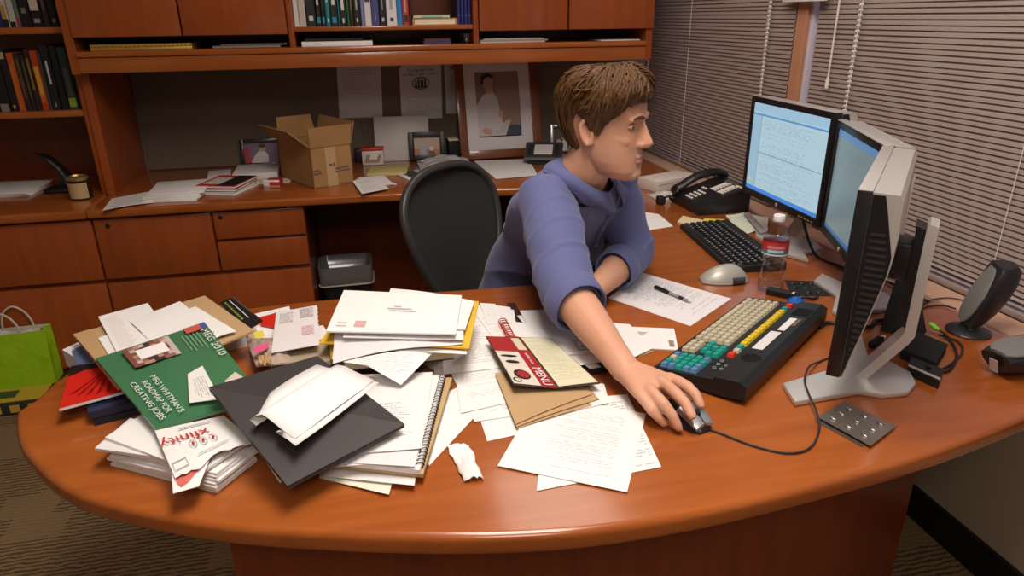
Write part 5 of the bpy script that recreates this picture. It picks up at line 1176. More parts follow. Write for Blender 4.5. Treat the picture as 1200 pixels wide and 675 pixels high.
# torn scrap
b = MB(); sc = [(0.0907, 0.9944, 0.7425), (0.1291, 0.9880, 0.7425), (0.1372, 0.8910, 0.7425), (0.1062, 0.8916, 0.7425)]
b.grid(lambda u, v: bl(sc, u+.10*noise.noise(Vector((v*6, 2, u*.3)))*(1 if u > .5 else -1), v+.05*noise.noise(Vector((u*7, 4, 0))))+Vector((0, 0, .001+.010*(math.sin(math.pi*u)*(.5+.5*math.sin(6*v)))+.006*abs(noise.noise(Vector((u*3, v*4, 6)))))), 12, 16, WHITE, .0006)
tag(b.build('torn_scrap', smooth=60), 'torn white paper scrap alone on the desk front', 'paper scrap')

# ------------------------------------------------------------------ right side of the desk
ZD = .7404
def copy_part(src, parent, loc, rot=None, scale=None, name=None):
    o = src.copy(); COL.objects.link(o); o.parent = parent; o.location = loc
    if rot is not None: o.rotation_euler = rot
    if scale is not None: o.scale = scale
    return o
def keycap(name, w, d, h, m, parent, loc):
    b = MB(); t_ = .0022
    b.loft([[(-w/2, -d/2, 0), (w/2, -d/2, 0), (w/2, d/2, 0), (-w/2, d/2, 0)], [(-w/2+t_, -d/2+t_, h), (w/2-t_, -d/2+t_, h), (w/2-t_, d/2-t_*.8, h), (-w/2+t_, d/2-t_*.8, h)]], m)
    o = b.build(name, parent, smooth=0); o.location = loc; return o

# big trading keyboard with coloured keys
t = thing('terminal_keyboard', 'big black terminal keyboard with cream, teal, blue, yellow and red keys', 'keyboard', (.7695, 1.221, ZD), R(-141.94))
def kz(y): return .0235+(y+.098)*.115
b = MB(); HW, HD = .236, .0985
prof = [(-HD, .006), (-HD+.004, .017), (-.084, .0215), (.004, .0315), (.034, .036), (.036, .0415), (HD-.014, .047), (HD, .040), (HD, .012), (.05, .006)]
b.loft([[(x, y, z) for y, z in prof] for x in (-HW, HW)], BLACK); b.build('case', t, smooth=20)
for sx in (-1, 1):
    MB().lathe([(.007, 0), (.008, .002), (.008, .006), (.001, .0062)], (sx*.20, -.075, 0), mat('rubber_foot', (.02, .02, .025), .8), 14).build('foot', t)
    MB().box((sx*.205-.012, .062, 0), (sx*.205+.012, .082, .0075), mat('rubber_foot', (), ) if 0 else MATS['rubber_foot'], .002).build('foot', t)
KC = mat('key_cream', (.52, .46, .33), .5); KT = mat('key_teal', (.015, .30, .24), .45); KB = mat('key_slate_blue', (.10, .22, .40), .45); KY = mat('key_yellow', (.72, .50, .02), .45); KR = mat('key_red', (.60, .04, .02), .45)
protos = {}
def key(x, y, m, w=.0165, d=.0142):
    k = (m.name, round(w, 4), round(d, 4)); z = .0205+max(0, (y+.084))*.112
    if k not in protos:
        protos[k] = keycap('key', w, d, .0085, m, t, (x, y, z)); protos[k].rotation_euler = (R(6.5), 0, 0); return
    copy_part(protos[k], t, (x, y, z))
for r in range(5):
    y = -.0745+r*.0158
    if r == 0:
        key(-.204, y, KC, .020); key(-.180, y, KC, .020); key(-.105, y, KC, .120); key(-.032, y, KC, .020); key(-.008, y, KC, .020); key(.016, y, KC, .02); key(.040, y, KC, .02); key(.062, y, KC, .018)
    else:
        for c in range(15): key(-.2055+c*.01925, y, KC)
for i in range(3):
    for j in range(2): key(.092+i*.0185, -.0735+j*.0158, KC)
for i, j in ((0, 0), (1, 0), (2, 0), (1, 1)): key(.0835+i*.0185, -.0365+j*.0158, KT)
for i in range(3):
    for j in range(3): key(.098+i*.0178, -.0210+j*.0150, KT) if (j or i > 1) and j < 2 else None
for i in range(4):
    for j in range(5):
        m_ = KT
        if j == 4 or i == 3: m_ = KB if (i + j) % 5 else KT
        if i == 0 and j == 0: m_ = KB
        if i == 1 and j == 0: m_ = KC
        key(.1645+i*.0182, -.0745+j*.0158, m_, .0166)
for i in range(13): key(-.158+i*.0178, .0205, KY, .0160, .0155)
key(-.180, .0205, KT, .0160); key(.0755, .0205, KT, .0160); key(.0955, .0215, KC, .0165); key(-.205, .0225, KR, .018, .016); key(.118, .0205, KR, .0185, .016)
def kpatch(nm, x0, x1, y0, y1, m_, dz=.0006, th=.0006):
    zz = lambda y: .0415+(y-.036)*.1275/1.0*.86
    b = MB(); b.loft([[(x, y, zz(y)+dz+h) for x, y in ((x0, y0), (x1, y0), (x1, y1), (x0, y1))] for h in (0, th)], m_); return b.build(nm, t, smooth=0)
kpatch('sticker', -.028, .077, .044, .066, print_mat('sticker_print', paper=(.66, .63, .60), lines=6, left=.05, right=.95, top=.95, bottom=.05, chars=30, strength=.7))
kpatch('sticker', -.120, -.040, .053, .068, LILAC); kpatch('sticker', -.12, -.075, .070, .078, mat('rosewood_sticker', (.20, .10, .07), .5))
b = MB()
for i in range(9):
    for j in range(9):
        if (i-4)**2+(j-4)**2 < 19: b.box((.104+i*.0045, .042+j*.0045, .0424+.11*(.006+j*.0045)), (.1062+i*.0045, .0442+j*.0045, .0432+.11*(.006+j*.0045)), mat('grille_hole', (.003, .003, .003), .9))
b.build('speaker_grille', t, smooth=0)
b = MB()
for i in range(9): b.box((-.19, .046+i*.0042, .0424+.11*(.010+i*.0042)), (-.14, .048+i*.0042, .0431+.11*(.010+i*.0042)), MATS['grille_hole'])
b.build('vent', t, smooth=0)
b = MB(); GI = mat('grey_legend', (.35, .35, .36), .6)
for x, y in ((.160, .018), (.178, .018), (.196, .018), (.196, .032), (.178, .034)): b.tube([(x+.0045*math.cos(q), y+.0035*math.sin(q), .0382+(y-.018)*.115+.0012) for q in [R(60*j) for j in range(6)]], .0006, GI, 4, closed=True)
b.build('indicator_legends', t, smooth=0)
tag(MB().tube(spline([(.985, 1.268, .7455), (1.02, 1.285, .7455), (1.06, 1.255, .7455), (1.10, 1.245, .7455), (1.14, 1.27, .7455), (1.2, 1.26, .7455)], 6), .0045, BLACK, 8).build('keyboard_cable', smooth=60), 'thick black cable leaving the big keyboard under the right monitor', 'cable')

# paper with a pen
PP = [(0.7352, 1.7151, 0.7412), (0.8814, 1.4813, 0.7412), (0.7067, 1.3515, 0.7412), (0.5794, 1.5605, 0.7412)]
sheet('letter', 'typed page under the pen, in front of the man', 'letter', [PP[1], PP[2], PP[3], PP[0]], print_mat('typed_page', paper=(.74, .70, .72), lines=34, left=.10, right=.88, top=.90, bottom=.12, gap=.18, strength=.5), th=.0005)
p0, p1 = Vector((0.7191, 1.5928, 0.7466)), Vector((0.7679, 1.4708, 0.7460)); d_ = (p1-p0)
t = thing('ballpoint_pen', 'black and clear ballpoint pen lying on the typed page', 'pen', tuple(p0), math.atan2(d_.y, d_.x)); L_ = d_.length
MX = Matrix.Rotation(R(90), 4, 'Y')
MB(MX).lathe([(.0005, .054), (.0040, .055), (.0040, L_-.020), (.0032, L_-.012), (.0030, L_-.012), (.0005, L_-.0118)], (0, 0, 0), mat('pen_barrel', (.30, .28, .28), .15, coat=.5), 14).build('barrel', t)
MB(MX).lathe([(.0005, 0), (.0040, .001), (.0048, .004), (.0048, .0535), (.0005, .0538)], (0, 0, 0), BLACK, 14).build('cap', t)
MB().box((.004, -.0012, .0046), (.046, .0012, .0062), BLACK, .0005).build('clip', t)
MB(MX).lathe([(.0005, .088), (.0042, .0885), (.0042, .104), (.0005, .1045)], (0, 0, 0), BLACK, 14).build('grip', t)
MB(MX).lathe([(.0028, L_-.0117), (.0008, L_), (.0004, L_+.001)], (0, 0, 0), SILVER, 10).build('tip', t)

# grey mouse, standing free
def mouse_shell(b, L, Wd, Hh, m, n=10, nose=.55, z0=.002, back=.40):
    rings = []
    for i in range(n+1):
        s = i/n; x = -L/2+L*s
        w = Wd/2*(max(.02, math.sin(math.pi*min(1, max(0, .06+.88*s)))))**.42
        h = Hh*max(.06, (math.sin(math.pi*(s**(.75))))**.7 if s < 1 else 0)
        h = Hh*max(.10, (1-((s-back)/(1-back if s > back else back))**2))**.6
        rings.append([(x, w*math.cos(q)*(1-.10*max(0, math.sin(q))), z0+max(0, h*math.sin(q))**1.0 if math.sin(q) > 0 else z0+.0*q) for q in [math.pi*2*k/20 for k in range(20)]])
    b.loft(rings, m)
GM_ = mat('warm_grey_plastic', (.42, .40, .36), .35, metal=.2)
m0, m1 = Vector((0.8596, 1.6085, 0.7400)), Vector((0.9945, 1.6092, 0.7400))
t = thing('computer_mouse', 'grey domed computer mouse standing free beside the water bottle', 'mouse', (.925, 1.605, ZD), R(-8))
b = MB(); mouse_shell(b, .128, .076, .046, GM_, 14, back=.62); b.build('shell', t, smooth=60)
b = MB(); b.loft([[(.012+.030*s_+.0, -.0385+.004*s_+.006*math.cos(q)-.0, .012+.010*math.sin(q)) for q in [R(36*k) for k in range(10)]] for s_ in (0, .35, .8, 1.1)], DARKGREY); b.build('thumb_grip', t, smooth=60)
MB().lathe([(.0005, -.004), (.008, -.003), (.009, 0), (.008, .003), (.0005, .004)], (0, 0, 0), DARKGREY, 16).build('scroll_wheel', t)
bpy.data.objects['scroll_wheel'].location = (.040, 0, .0405); bpy.data.objects['scroll_wheel'].rotation_euler = (R(90), 0, 0)

# silver mouse under the hand
mb0, mb1 = Vector((.5050, 1.0400, 0)), Vector((.5365, .9385, 0)); md_ = mb1-mb0
t = thing('computer_mouse', 'silver and black computer mouse held in the right hand', 'mouse', (.5207, .9893, ZD), math.atan2(md_.y, md_.x))
b = MB(); mouse_shell(b, .112, .060, .028, BLACK, 14, z0=.001, back=.45); b.build('base', t, smooth=60)
SM = mat('mouse_silver', (.50, .50, .53), .28, metal=.7)
b = MB()
for s_ in (-1, 1):
    rings = []
    for i in range(7):
        x = .004+.048*i/6; zt = .0305-.015*(i/6)**2.0; w0, w1 = .0016, .0245-.006*(i/6)**3
        rings.append([(x, s_*w0, zt-.003), (x, s_*w1, zt-.009), (x, s_*w1, zt-.0045), (x, s_*(w0+w1)/2, zt+.0005), (x, s_*w0, zt+.001)])
    bb = MB(); bb.loft(rings, SM); bb.build('button', t, smooth=50)
wh = MB().lathe([(.0005, -.0035), (.007, -.003), (.0078, 0), (.007, .003), (.0005, .0035)], (0, 0, 0), BLACKM, 16).build('scroll_wheel', t); wh.location = (.030, 0, .0262); wh.rotation_euler = (R(90), 0, 0)
cb = spline([(0.5428, 0.9448, 0.7430), (0.5597, 0.9245, 0.7430), (0.5968, 0.8767, 0.7430), (0.6411, 0.8465, 0.7430), (0.6853, 0.8537, 0.7430), (0.7318, 0.8982, 0.7430), (0.7483, 0.9329, 0.7560), (0.7701, 0.9884, 0.7565), (0.7950, 1.0393, 0.7565), (0.8341, 1.0840, 0.7565), (0.8850, 1.1212, 0.7430), (0.9251, 1.1356, 0.7430)], 8)
tag(MB().tube(cb, .0019, mat('dark_cable', (.02, .02, .022), .5), 8).build('mouse_cable', smooth=60), 'thin dark mouse cable looping to the right monitor stand', 'cable')

# water bottle

def pet():
    m = bpy.data.materials.new('clear_bottle_plastic'); m.use_nodes = True; nt = m.node_tree; nt.nodes.remove(nt.nodes['Principled BSDF'])
    tr = nt.nodes.new('ShaderNodeBsdfTransparent'); tr.inputs[0].default_value = (.985, .99, .995, 1); gl = nt.nodes.new('ShaderNodeBsdfGlossy'); gl.inputs['Roughness'].default_value = .06
    lw = nt.nodes.new('ShaderNodeLayerWeight'); lw.inputs[0].default_value = .5; mx = nt.nodes.new('ShaderNodeMixShader'); pw = nt.nodes.new('ShaderNodeMath'); pw.operation = 'POWER'; pw.inputs[1].default_value = 3; ml = nt.nodes.new('ShaderNodeMath'); ml.operation = 'MULTIPLY_ADD'; ml.inputs[1].default_value = .55; ml.inputs[2].default_value = .05
    nt.links.new(lw.outputs['Facing'], pw.inputs[0]); nt.links.new(pw.outputs[0], ml.inputs[0]); nt.links.new(ml.outputs[0], mx.inputs[0]); nt.links.new(tr.outputs[0], mx.inputs[1]); nt.links.new(gl.outputs[0], mx.inputs[2]); nt.links.new(mx.outputs[0], nt.nodes['Material Output'].inputs[0]); return m
PET = pet(); WAT = PET
t = thing('water_bottle', 'clear plastic water bottle with a red label beside the terminal keyboard', 'bottle', (1.010, 1.515, ZD))
bp = [(.020, 0), (.029, .002), (.032, .008), (.0325, .020), (.0315, .024), (.0325, .028), (.0320, .040), (.0308, .044), (.0305, .050), (.0290, .056), (.0285, .062), (.0270, .068), (.0270, .074), (.0275, .082), (.0295, .092), (.0315, .098), (.0325, .102), (.0325, .138), (.0320, .142), (.0290, .152), (.0235, .164), (.0170, .174), (.0135, .180), (.0130, .184), (.0150, .1845), (.0150, .187), (.0128, .1875), (.0128, .192)]
MB().lathe(bp, (0, 0, 0), PET, 40).build('bottle', t, smooth=50)
MB().lathe([(r-.0011, z) for r, z in bp if .001 < z < .150] + [(.0005, .1485)], (0, 0, .0008), WAT, 40).build('water', t, smooth=50)
MB().lathe([(.0005, .204), (.0135, .204), (.0145, .2025), (.0145, .190), (.0140, .1885), (.0132, .1885), (.0132, .1925), (.0005, .1928)], (0, 0, 0), mat('white_cap', (.78, .77, .77), .4), 30).build('cap', t)
def band(b, r, z0, z1, m_, a0=0, a1=360, n=36):
    for k in range(n):
        q0, q1 = R(a0+(a1-a0)*k/n), R(a0+(a1-a0)*(k+1)/n)
        b.poly([(r*math.cos(q0), r*math.sin(q0), z0), (r*math.cos(q1), r*math.sin(q1), z0), (r*math.cos(q1), r*math.sin(q1), z1), (r*math.cos(q0), r*math.sin(q0), z1)], m_)
lb = MB(); band(lb, .03285, .104, .138, mat('label_red', (.50, .025, .03), .4)); lo = lb.build('label', t, recalc=False)
lb = MB(); band(lb, .0329, .107, .116, mat('label_teal', (.03, .22, .20), .4)); band(lb, .0330, .112, .119, mat('label_sky', (.42, .58, .72), .4), 205, 275, 14); band(lb, .0330, .104, .107, WHITE); lb.build('label_bands', lo, recalc=False)
lettering(lo, 'ARROWHEAD', (0, 0, 0), (1, 0, 0), (0, 1, 0), .0105, mat('label_white', (.75, .72, .70), .5), 'lettering', .046, 'CENTER', bend=lambda x, y: Vector((.0332*math.cos(R(242)+x/.0332), .0332*math.sin(R(242)+x/.0332), .1225+y)))

# black keyboard in front of the left monitor
t = thing('keyboard', 'plain black keyboard under the left monitor', 'keyboard', (1.078, 1.865, ZD), R(-97))
b = MB(); b.loft([[(x, y, z) for y, z in ((-.082, .002), (-.080, .014), (.066, .024), (.080, .027), (.082, .003))] for x in (-.222, .222)], BLACKM); b.build('case', t, smooth=20)
kp = keycap('key', .0165, .0155, .0075, mat('black_key', (.016, .016, .018), .38), t, (-.204, -.064, .0150)); kp.rotation_euler = (R(4), 0, 0)
kw = None
for r in range(6):
    y = -.064+r*.0205+(.004 if r == 5 else 0)
    for c in range(22):
        x = -.204+c*.0194
        if (r == 0 and c == 0) or c in (15,) and r in (2,): continue
        if r == 0 and 4 <= c <= 8:
            if c == 6:
                o = keycap('key', .095, .0155, .0075, MATS['black_key'], t, (x, y, .0150)); o.rotation_euler = (R(4), 0, 0)
            continue
        copy_part(kp, t, (x, y, .0150+r*.00150))
b = MB(); GL = mat('grey_key_legend', (.42, .42, .43), .6)
for r in range(6):
    for c in range(22):
        if r == 0 and 4 <= c <= 8: continue
        x, y = -.204+c*.0194, -.064+r*.0205+(.004 if r == 5 else 0); z = .0150+r*.0015+.0079+.0
        b.poly([(x-.005, y-.001, z-.0003), (x-.001, y-.001, z-.0003), (x-.001, y+.004, z+.0003), (x-.005, y+.004, z+.0003)], GL)
lg = b.build('key_legends', t, smooth=0, recalc=False)

# ------------------------------------------------------------------ monitors
def screen_mat(name, base, ink, lines, emis, **kw):
    m = print_mat(name, paper=base, ink=ink, lines=lines, **kw)
    nt = m.node_tree; bs = nt.nodes['Principled BSDF']
    src = bs.inputs['Base Color'].links[0].from_socket
    nt.links.new(src, bs.inputs['Emission Color']); bs.inputs['Emission Strength'].default_value = emis
    mxn = [n for n in nt.nodes if n.type == 'MIX'][0]
    for l in list(bs.inputs['Base Color'].links): nt.links.remove(l)
    bs.inputs['Base Color'].default_value = (.01, .01, .012, 1); bs.inputs['Roughness'].default_value = .22; bs.inputs['Specular IOR Level'].default_value = .4
    return m
SCR = screen_mat('lit_mail_screen', (.44, .62, .70), (.20, .30, .38), 44, .92, left=.16, right=.95, top=.93, bottom=.04, gap=.35, chars=90, fill=.5, strength=.45)
SCR2 = screen_mat('lit_list_screen', (.20, .27, .29), (.11, .16, .18), 50, .75, left=.06, right=.95, top=.90, bottom=.06, gap=.4, chars=90, fill=.5, strength=.4)
def lit(n, c, s=.9):
    if n in MATS: return MATS[n]
    return mat(n, (.01, .01, .012), .25, emit=c, emit_s=s)
VENTG = mat('vent_slat_grey', (.022, .022, .023), .5)
BEZ = mat('bezel_black', (.010, .010, .011), .35)
def monitor(label, left, right, z0, z1, scr, base_at, legs, yoff):
    a, b2 = Vector((*left, 0)), Vector((*right, 0)); d = b2-a; w = d.length; mid = (a+b2)/2
    t = thing('computer_monitor', label, 'monitor', (mid.x, mid.y, ZD), math.atan2(d.y, d.x), 'monitors on the desk')
    h0, h1 = z0-ZD, z1-ZD; bz = .017; hw = w/2
    f = MB()
    for lo, hi in (((-hw, h0), (-hw+bz, h1)), ((hw-bz, h0), (hw, h1)), ((-hw+bz, h0), (hw-bz, h0+bz+.004)), ((-hw+bz, h1-bz), (hw-bz, h1))): f.box((lo[0], 0, lo[1]), (hi[0], .022, hi[1]), BEZ, .002)
    f.build('bezel', t)
    MB().box((-hw+.0005, .0006, h1+.0001), (hw-.0005, .0220, h1+.0022), SILVER, .0008).build('top_trim', t)
    s = MB(); s.grid(lambda u, v: Vector((-hw+bz+(w-2*bz)*u, .005, h0+bz+.004+(h1-h0-2*bz-.004)*v)), 1, 1, scr); so = s.build('screen', t, smooth=0)
    X0_, X1_, Z0_, Z1_ = -hw+bz, hw-bz, h0+bz+.004, h1-bz
    def win(nm, u0, v0, u1, v1, c, st=.9, dy=.0044):
        q = MB(); q.poly([(X0_+(X1_-X0_)*u, dy, Z0_+(Z1_-Z0_)*v) for u, v in ((u0, v0), (u1, v0), (u1, v1), (u0, v1))], lit('lit_%s_%d' % (nm, int(c[2]*100)), c, st)); q.build(nm, so, smooth=0, recalc=False)
    if scr is SCR:
        win('toolbar', 0, .90, 1, 1, (.36, .56, .72)); win('title_bar', 0, .865, 1, .885, (.10, .30, .62)); win('side_pane', 0, .05, .13, .865, (.34, .52, .66))
        win('task_bar', 0, 0, 1, .045, (.06, .25, .72)); win('pane_divider', .13, .45, 1, .456, (.12, .20, .28)); win('pane_divider', .128, .05, .134, .865, (.18, .28, .36))
        win('folder_icon', .01, .10, .08, .135, (.62, .58, .30))
    else:
        win('toolbar', 0, .93, 1, 1, (.10, .22, .42)); win('task_bar', 0, 0, 1, .04, (.05, .14, .30))
    bk_ = MB(); pr = [(.0222, h0+.002), (.026, h0+.002), (.046, h0+.10), (.064, h0+.195), (.067, h0+.225), (.066, h1-.012), (.060, h1-.002), (.0222, h1-.0005)]
    bk_.loft([[(x, y, z) for y, z in pr] for x in (-hw+.001, hw-.001)], SILVER); bo = bk_.build('back_shell', t, smooth=25)
    for sx in (-1, 1):
        vp = [(.0225, h0+.004), (.0245, h0+.005), (.0445, h0+.102), (.062, h0+.195), (.064, h0+.225), (.045, h1-.02), (.040, h1-.004), (.0225, h1-.004)]
        v = MB(); xs = (hw-.0009, hw+.0004) if sx > 0 else (-hw-.0004, -hw+.0009)
        v.loft([[(x, y, z) for y, z in vp] for x in xs], BEZ)
        for k in range(22):
            z = h0+.022+k*.0112
            if z > h1-.05: break
            ymax = .0235+(z-h0)*.195 if z < h0+.20 else .062-(z-h0-.20)*.2
            v.box((xs[1] if sx > 0 else xs[0]-.0009, .029, z), ((xs[1]+.0009) if sx > 0 else xs[0], min(ymax, .058), z+.0045), VENTG)
        v.build('vent_panel', t, smooth=0)
    bt_ = MB()
    for k in range(5): bt_.box((hw-.10+k*.016, -.0012, h0+.006), (hw-.092+k*.016, .0001, h0+.010), mat('button_amber', (.30, .18, .05), .4))
    bt_.build('buttons', t, smooth=0)
    lg_ = MB(); lg_.lathe([(.0005, 0), (.006, 0), (.006, .001), (.0005, .0012)], (0, 0, 0), SILVER, 16); lo_ = lg_.build('badge', t); lo_.location = (0, -.0001, h0+.010); lo_.rotation_euler = (R(90), 0, 0)
    # stand: upright leaning column and V shaped foot
    yc = base_at; cw = .031
    c_ = MB(); cz = h1-.092
    prof = [(yc-.072, .012), (yc-.052, .012), (yc+.004, .100), (yc+.012, .118), (yc+.012, cz), (yc-.002, cz+.004), (yc-.006, cz-.004), (yc-.006, .122), (yc-.012, .108)]
    inner = [(yc-.006, .13), (yc-.0062, cz-.008), (yc-.024, cz-.002), (yc-.022, cz-.016), (yc-.022, .135)]
    c_.loft([[(x, y, z) for y, z in prof] for x in (-cw, cw)], SILVER); c_.build('stand_column', t, smooth=25)
    c2 = MB(); c2.loft([[(x, y, z) for y, z in inner] for x in (-cw+.004, cw-.004)], BEZ); c2.build('height_slider', t, smooth=20)
    hg = MB(); hg.box((-.035, .060, (h0+h1)/2-.035), (.035, yc-.021, (h0+h1)/2+.035), BEZ, .006); hg.build('hinge', t)
    fb = MB(); fb.prism(legs, .0004, .012, SILVER, .003, 2); fb.build('foot', t)
    return t
def vfoot(yc, spread, reach, w=.062, reach2=None):
    r2 = reach if reach2 is None else reach2; return vfoot_(yc, spread, reach, r2, w)
def vfoot_(yc, spread, reach, r2, w):
    """V-shaped foot opening towards the viewer"""
    pts = [(0, yc-.105), (-spread+w*.62, yc-r2-.012), (-spread-w*.38, yc-r2+.022), (-.085, yc-.060), (-.078, yc-.020), (-.045, yc+.020), (0, yc+.032), (.045, yc+.020), (.078, yc-.020), (.085, yc-.060), (spread+w*.38, yc-reach+.022), (spread-w*.62, yc-reach-.012)]
    return pts[::-1]
monitor('lit monitor showing a mail window, leftmost of the three', (1.212, 2.050), (1.196, 1.612), .868, 1.176, SCR, .118, vfoot(.118, .130, .108), 0)
monitor('dimmer monitor in the middle, its screen seen at a slant', (1.196, 1.600), (1.050, 1.245), .864, 1.160, SCR2, .118, vfoot(.118, .140, .125), 0)
tR = monitor('rightmost monitor seen edge on with its vented side and stand column', (1.045, 1.245), (.746, .924), .834, 1.160, SCR2, .112, vfoot(.112, .165, .178, .062, .105), 0)
st_ = MB(); st_.loft([[(x, y, z) for x, z in ((.10, .33), (.19, .33), (.19, .39), (.10, .39))] for y in (.0668, .0674)], LILAC); st_.build('sticker', tR, smooth=0)

# ------------------------------------------------------------------ small things around the monitors
METAL = mat('brushed_gunmetal', (.34, .31, .28), .33, metal=.85)
def blister(label, c4, z, m_, nm, grp, bumps=True):
    t = thing(nm, label, 'blister pack', tuple(sum((Vector(p) for p in c4), Vector())/4 - Vector((0, 0, .0))), 0, grp)
    slab_mb(c4, .0014, m_).build('foil_card', t, world=True, smooth=0)
    for i in range(3):
        for j in range(3):
            p = bl(c4, .2+.3*i, .2+.3*j)+Vector((0, 0, .0015)); rt = (Vector(c4[1])-Vector(c4[0])).normalized(); u_ = (Vector(c4[0])-Vector(c4[3])).normalized()
            b = MB(); b.loft([[p+rt*(.0075*r*math.cos(q))+u_*(.0050*r*math.sin(q))+Vector((0, 0, h)) for q in [R(30*k) for k in range(12)]] for r, h in ((1, 0), (.9, .0022), (.5, .0034))], m_); b.build('blister', t, world=True, smooth=60)
    return t
blister('lower gunmetal blister pack, showing under the other near the front of the monitor foot', [(0.8194, 0.9606, 0.7404), (0.8728, 0.8779, 0.7404), (0.7709, 0.8378, 0.7404), (0.7423, 0.9251, 0.7404)], 0, METAL, 'blister_pack', 'blister packs on the desk')
blister('nine bump gunmetal blister pack lying on top of another before the right monitor', [(0.8281, 0.9643, 0.7462), (0.8625, 0.8711, 0.7462), (0.7796, 0.8297, 0.7462), (0.7487, 0.9286, 0.7462)], 0, METAL, 'blister_pack', 'blister packs on the desk')
blister('dark grey blister pack between the water bottle and the middle monitor', [(1.0865, 1.5652, 0.7404), (1.1605, 1.5404, 0.7404), (1.1359, 1.4393, 0.7404), (1.0390, 1.4628, 0.7404)], 0, mat('dark_foil', (.05, .05, .05), .35, metal=.7), 'blister_pack', 'blister packs on the desk')
b = MB(); bc = [(1.0222, 1.4594, 0.7410), (1.0723, 1.4653, 0.7410), (1.0395, 1.3976, 0.7410), (0.9906, 1.3983, 0.7410)]
b.grid(lambda u, v: bl(bc, u, v)+Vector((0, 0, .012*math.sin(math.pi*u)*math.sin(math.pi*v)+.003*noise.noise(Vector((u*6, v*6, 2))))), 10, 10, mat('blue_film', (.02, .12, .50), .25, coat=.5), .001)
tag(b.build('blue_wrapper', smooth=60), 'crumpled blue wrapper behind the terminal keyboard', 'wrapper')
t = thing('usb_adapter', 'black adapter with a white mark behind the terminal keyboard', 'adapter', (1.020, 1.462, ZD), R(-48))
MB().box((-.045, -.013, 0), (.035, .013, .016), BLACK, .003).build('body', t); MB().box((.018, -.0075, .0161), (.023, .006, .0164), WHITE).build('mark', t, smooth=0)
MB().tube(spline([(.035, 0, .008), (.050, .004, .008), (.066, .016, .005), (.072, .034, .005)], 5), .0035, BLACK, 8).build('cord', t, smooth=60)
# desk speakers
GRL = mat('grey_speaker_cloth', (.17, .16, .15), .8, bump=(900, .3, .0006)); SPB = mat('speaker_black', (.016, .016, .018), .4)
def speaker(label, loc, rz, foot, M_=None):
    t = thing('desk_speaker', label, 'speaker', loc, rz, 'desk speakers')
    M0 = M_ or Matrix()
    ax = [(.022, .000, .030, .030, .026), (.050, -.006, .037, .040, .032), (.085, -.014, .042, .046, .036), (.120, -.024, .043, .046, .035), (.150, -.034, .040, .038, .030), (.163, -.038, .034, .026, .022)]
    def ring(z, x, hw, dp, sh, front):
        pts = []
        for k in range(24):
            q = 2*math.pi*k/24; cx, cy = math.cos(q), math.sin(q)
            if cx > 0: pts.append((x+.006*cx*1.0+.010, hw*math.copysign(abs(cy)**.8, cy), z+.004*cx))
            else: pts.append((x+.010+dp*cx*1.25, hw*math.copysign(abs(cy)**.85, cy), z+.006*cx*-1))
        return pts
    b = MB(M0); b.loft([ring(z, x, hw, dp, sh, 0) for z, x, hw, dp, sh in ax], SPB); b.build('cabinet', t, smooth=50)
    g = MB(M0); gr = []
    for k in range(13):
        s = k/12; z = .030+.128*s; x = -.000-.040*(s**1.2)+.0185; hw = .037*math.sin(math.pi*(.10+.82*s))**.5 if s > .02 else .016
        gr.append([(x+.0035*math.cos(q), hw*math.sin(q), z) for q in [R(-90+18*j) for j in range(11)]] + [(x-.004, -hw*math.sin(R(-90+18*j)), z) for j in range(11)])
    g.loft(gr, GRL); g.build('grille', t, smooth=60)
    if foot:
        MB().lathe([(.044, 0), (.046, .003), (.043, .007), (.022, .013), (.018, .022), (.0005, .023)], (-.002, 0, 0), SPB, 28).build('foot', t, smooth=50)
    return t
speaker('grey fronted black desk speaker standing upright at the window sill', (1.300, 1.178, ZD), R(152), True)
ML = Matrix(((0, 0, 1, 0), (0, 1, 0, 0), (1, 0, 0, .044), (0, 0, 0, 1))) @ Matrix.Scale(1, 4)
ML = Matrix.Rotation(R(71), 4, 'Y') @ Matrix.Rotation(R(180), 4, 'Z')
t = speaker('black desk speaker lying on its back at the right edge, small sticker on it', (1.155, .985, ZD), R(8), False, ML)
sk = MB(ML); sk.loft([[(x, y, z) for x, y in ((-.022, -.0085), (-.022, .0085), (.008, .0085), (.008, -.0085))] for z in (.0180, .0172)], print_mat('speaker_sticker', paper=(.55, .46, .42), lines=8, left=.1, right=.9, top=.95, bottom=.05, chars=10, strength=.6)); sk.build('sticker', t, smooth=0)
t.location.z = ZD+.0002-min(v.co.z for c_ in t.children for v in c_.data.vertices)
# black boxes and cables behind the right stand
t = thing('external_drive', 'flat black drive with a silver trim line beside the right monitor foot', 'drive', (1.03, 1.02, ZD))
c4 = [(1.0615, 1.0729, 0.7404), (1.0843, 1.0117, 0.7404), (1.0401, 0.9735, 0.7404), (1.0233, 1.0369, 0.7404)]
slab_mb(c4, .018, BLACK).build('case', t, world=True, smooth=0); slab_mb(patch(up(c4, .0184), 0, .02, 1, .16, 0), .0015, SILVER).build('trim_strip', t, world=True, smooth=0)
slab('external_drive', 'matte black drive box behind the silver trimmed one', 'drive', [(1.1535, 1.1715, 0.7404), (1.1712, 1.0987, 0.7404), (1.0840, 1.0336, 0.7404), (1.0602, 1.1007, 0.7404)], .022, BLACKM)
t = thing('cable_adapter', 'white tipped black connector on the desk behind the right monitor', 'connector', (1.06, 1.17, ZD), R(30))
MB().box((-.03, -.008, 0), (.02, .008, .014), BLACK, .003).build('body', t); MB().box((.0202, -.006, .002), (.034, .006, .012), WHITE, .002).build('tip', t)
t = thing('gadget_stand', 'upright black gadget with a rounded head between the monitors and the window', 'gadget', (1.165, 1.215, ZD), R(215))
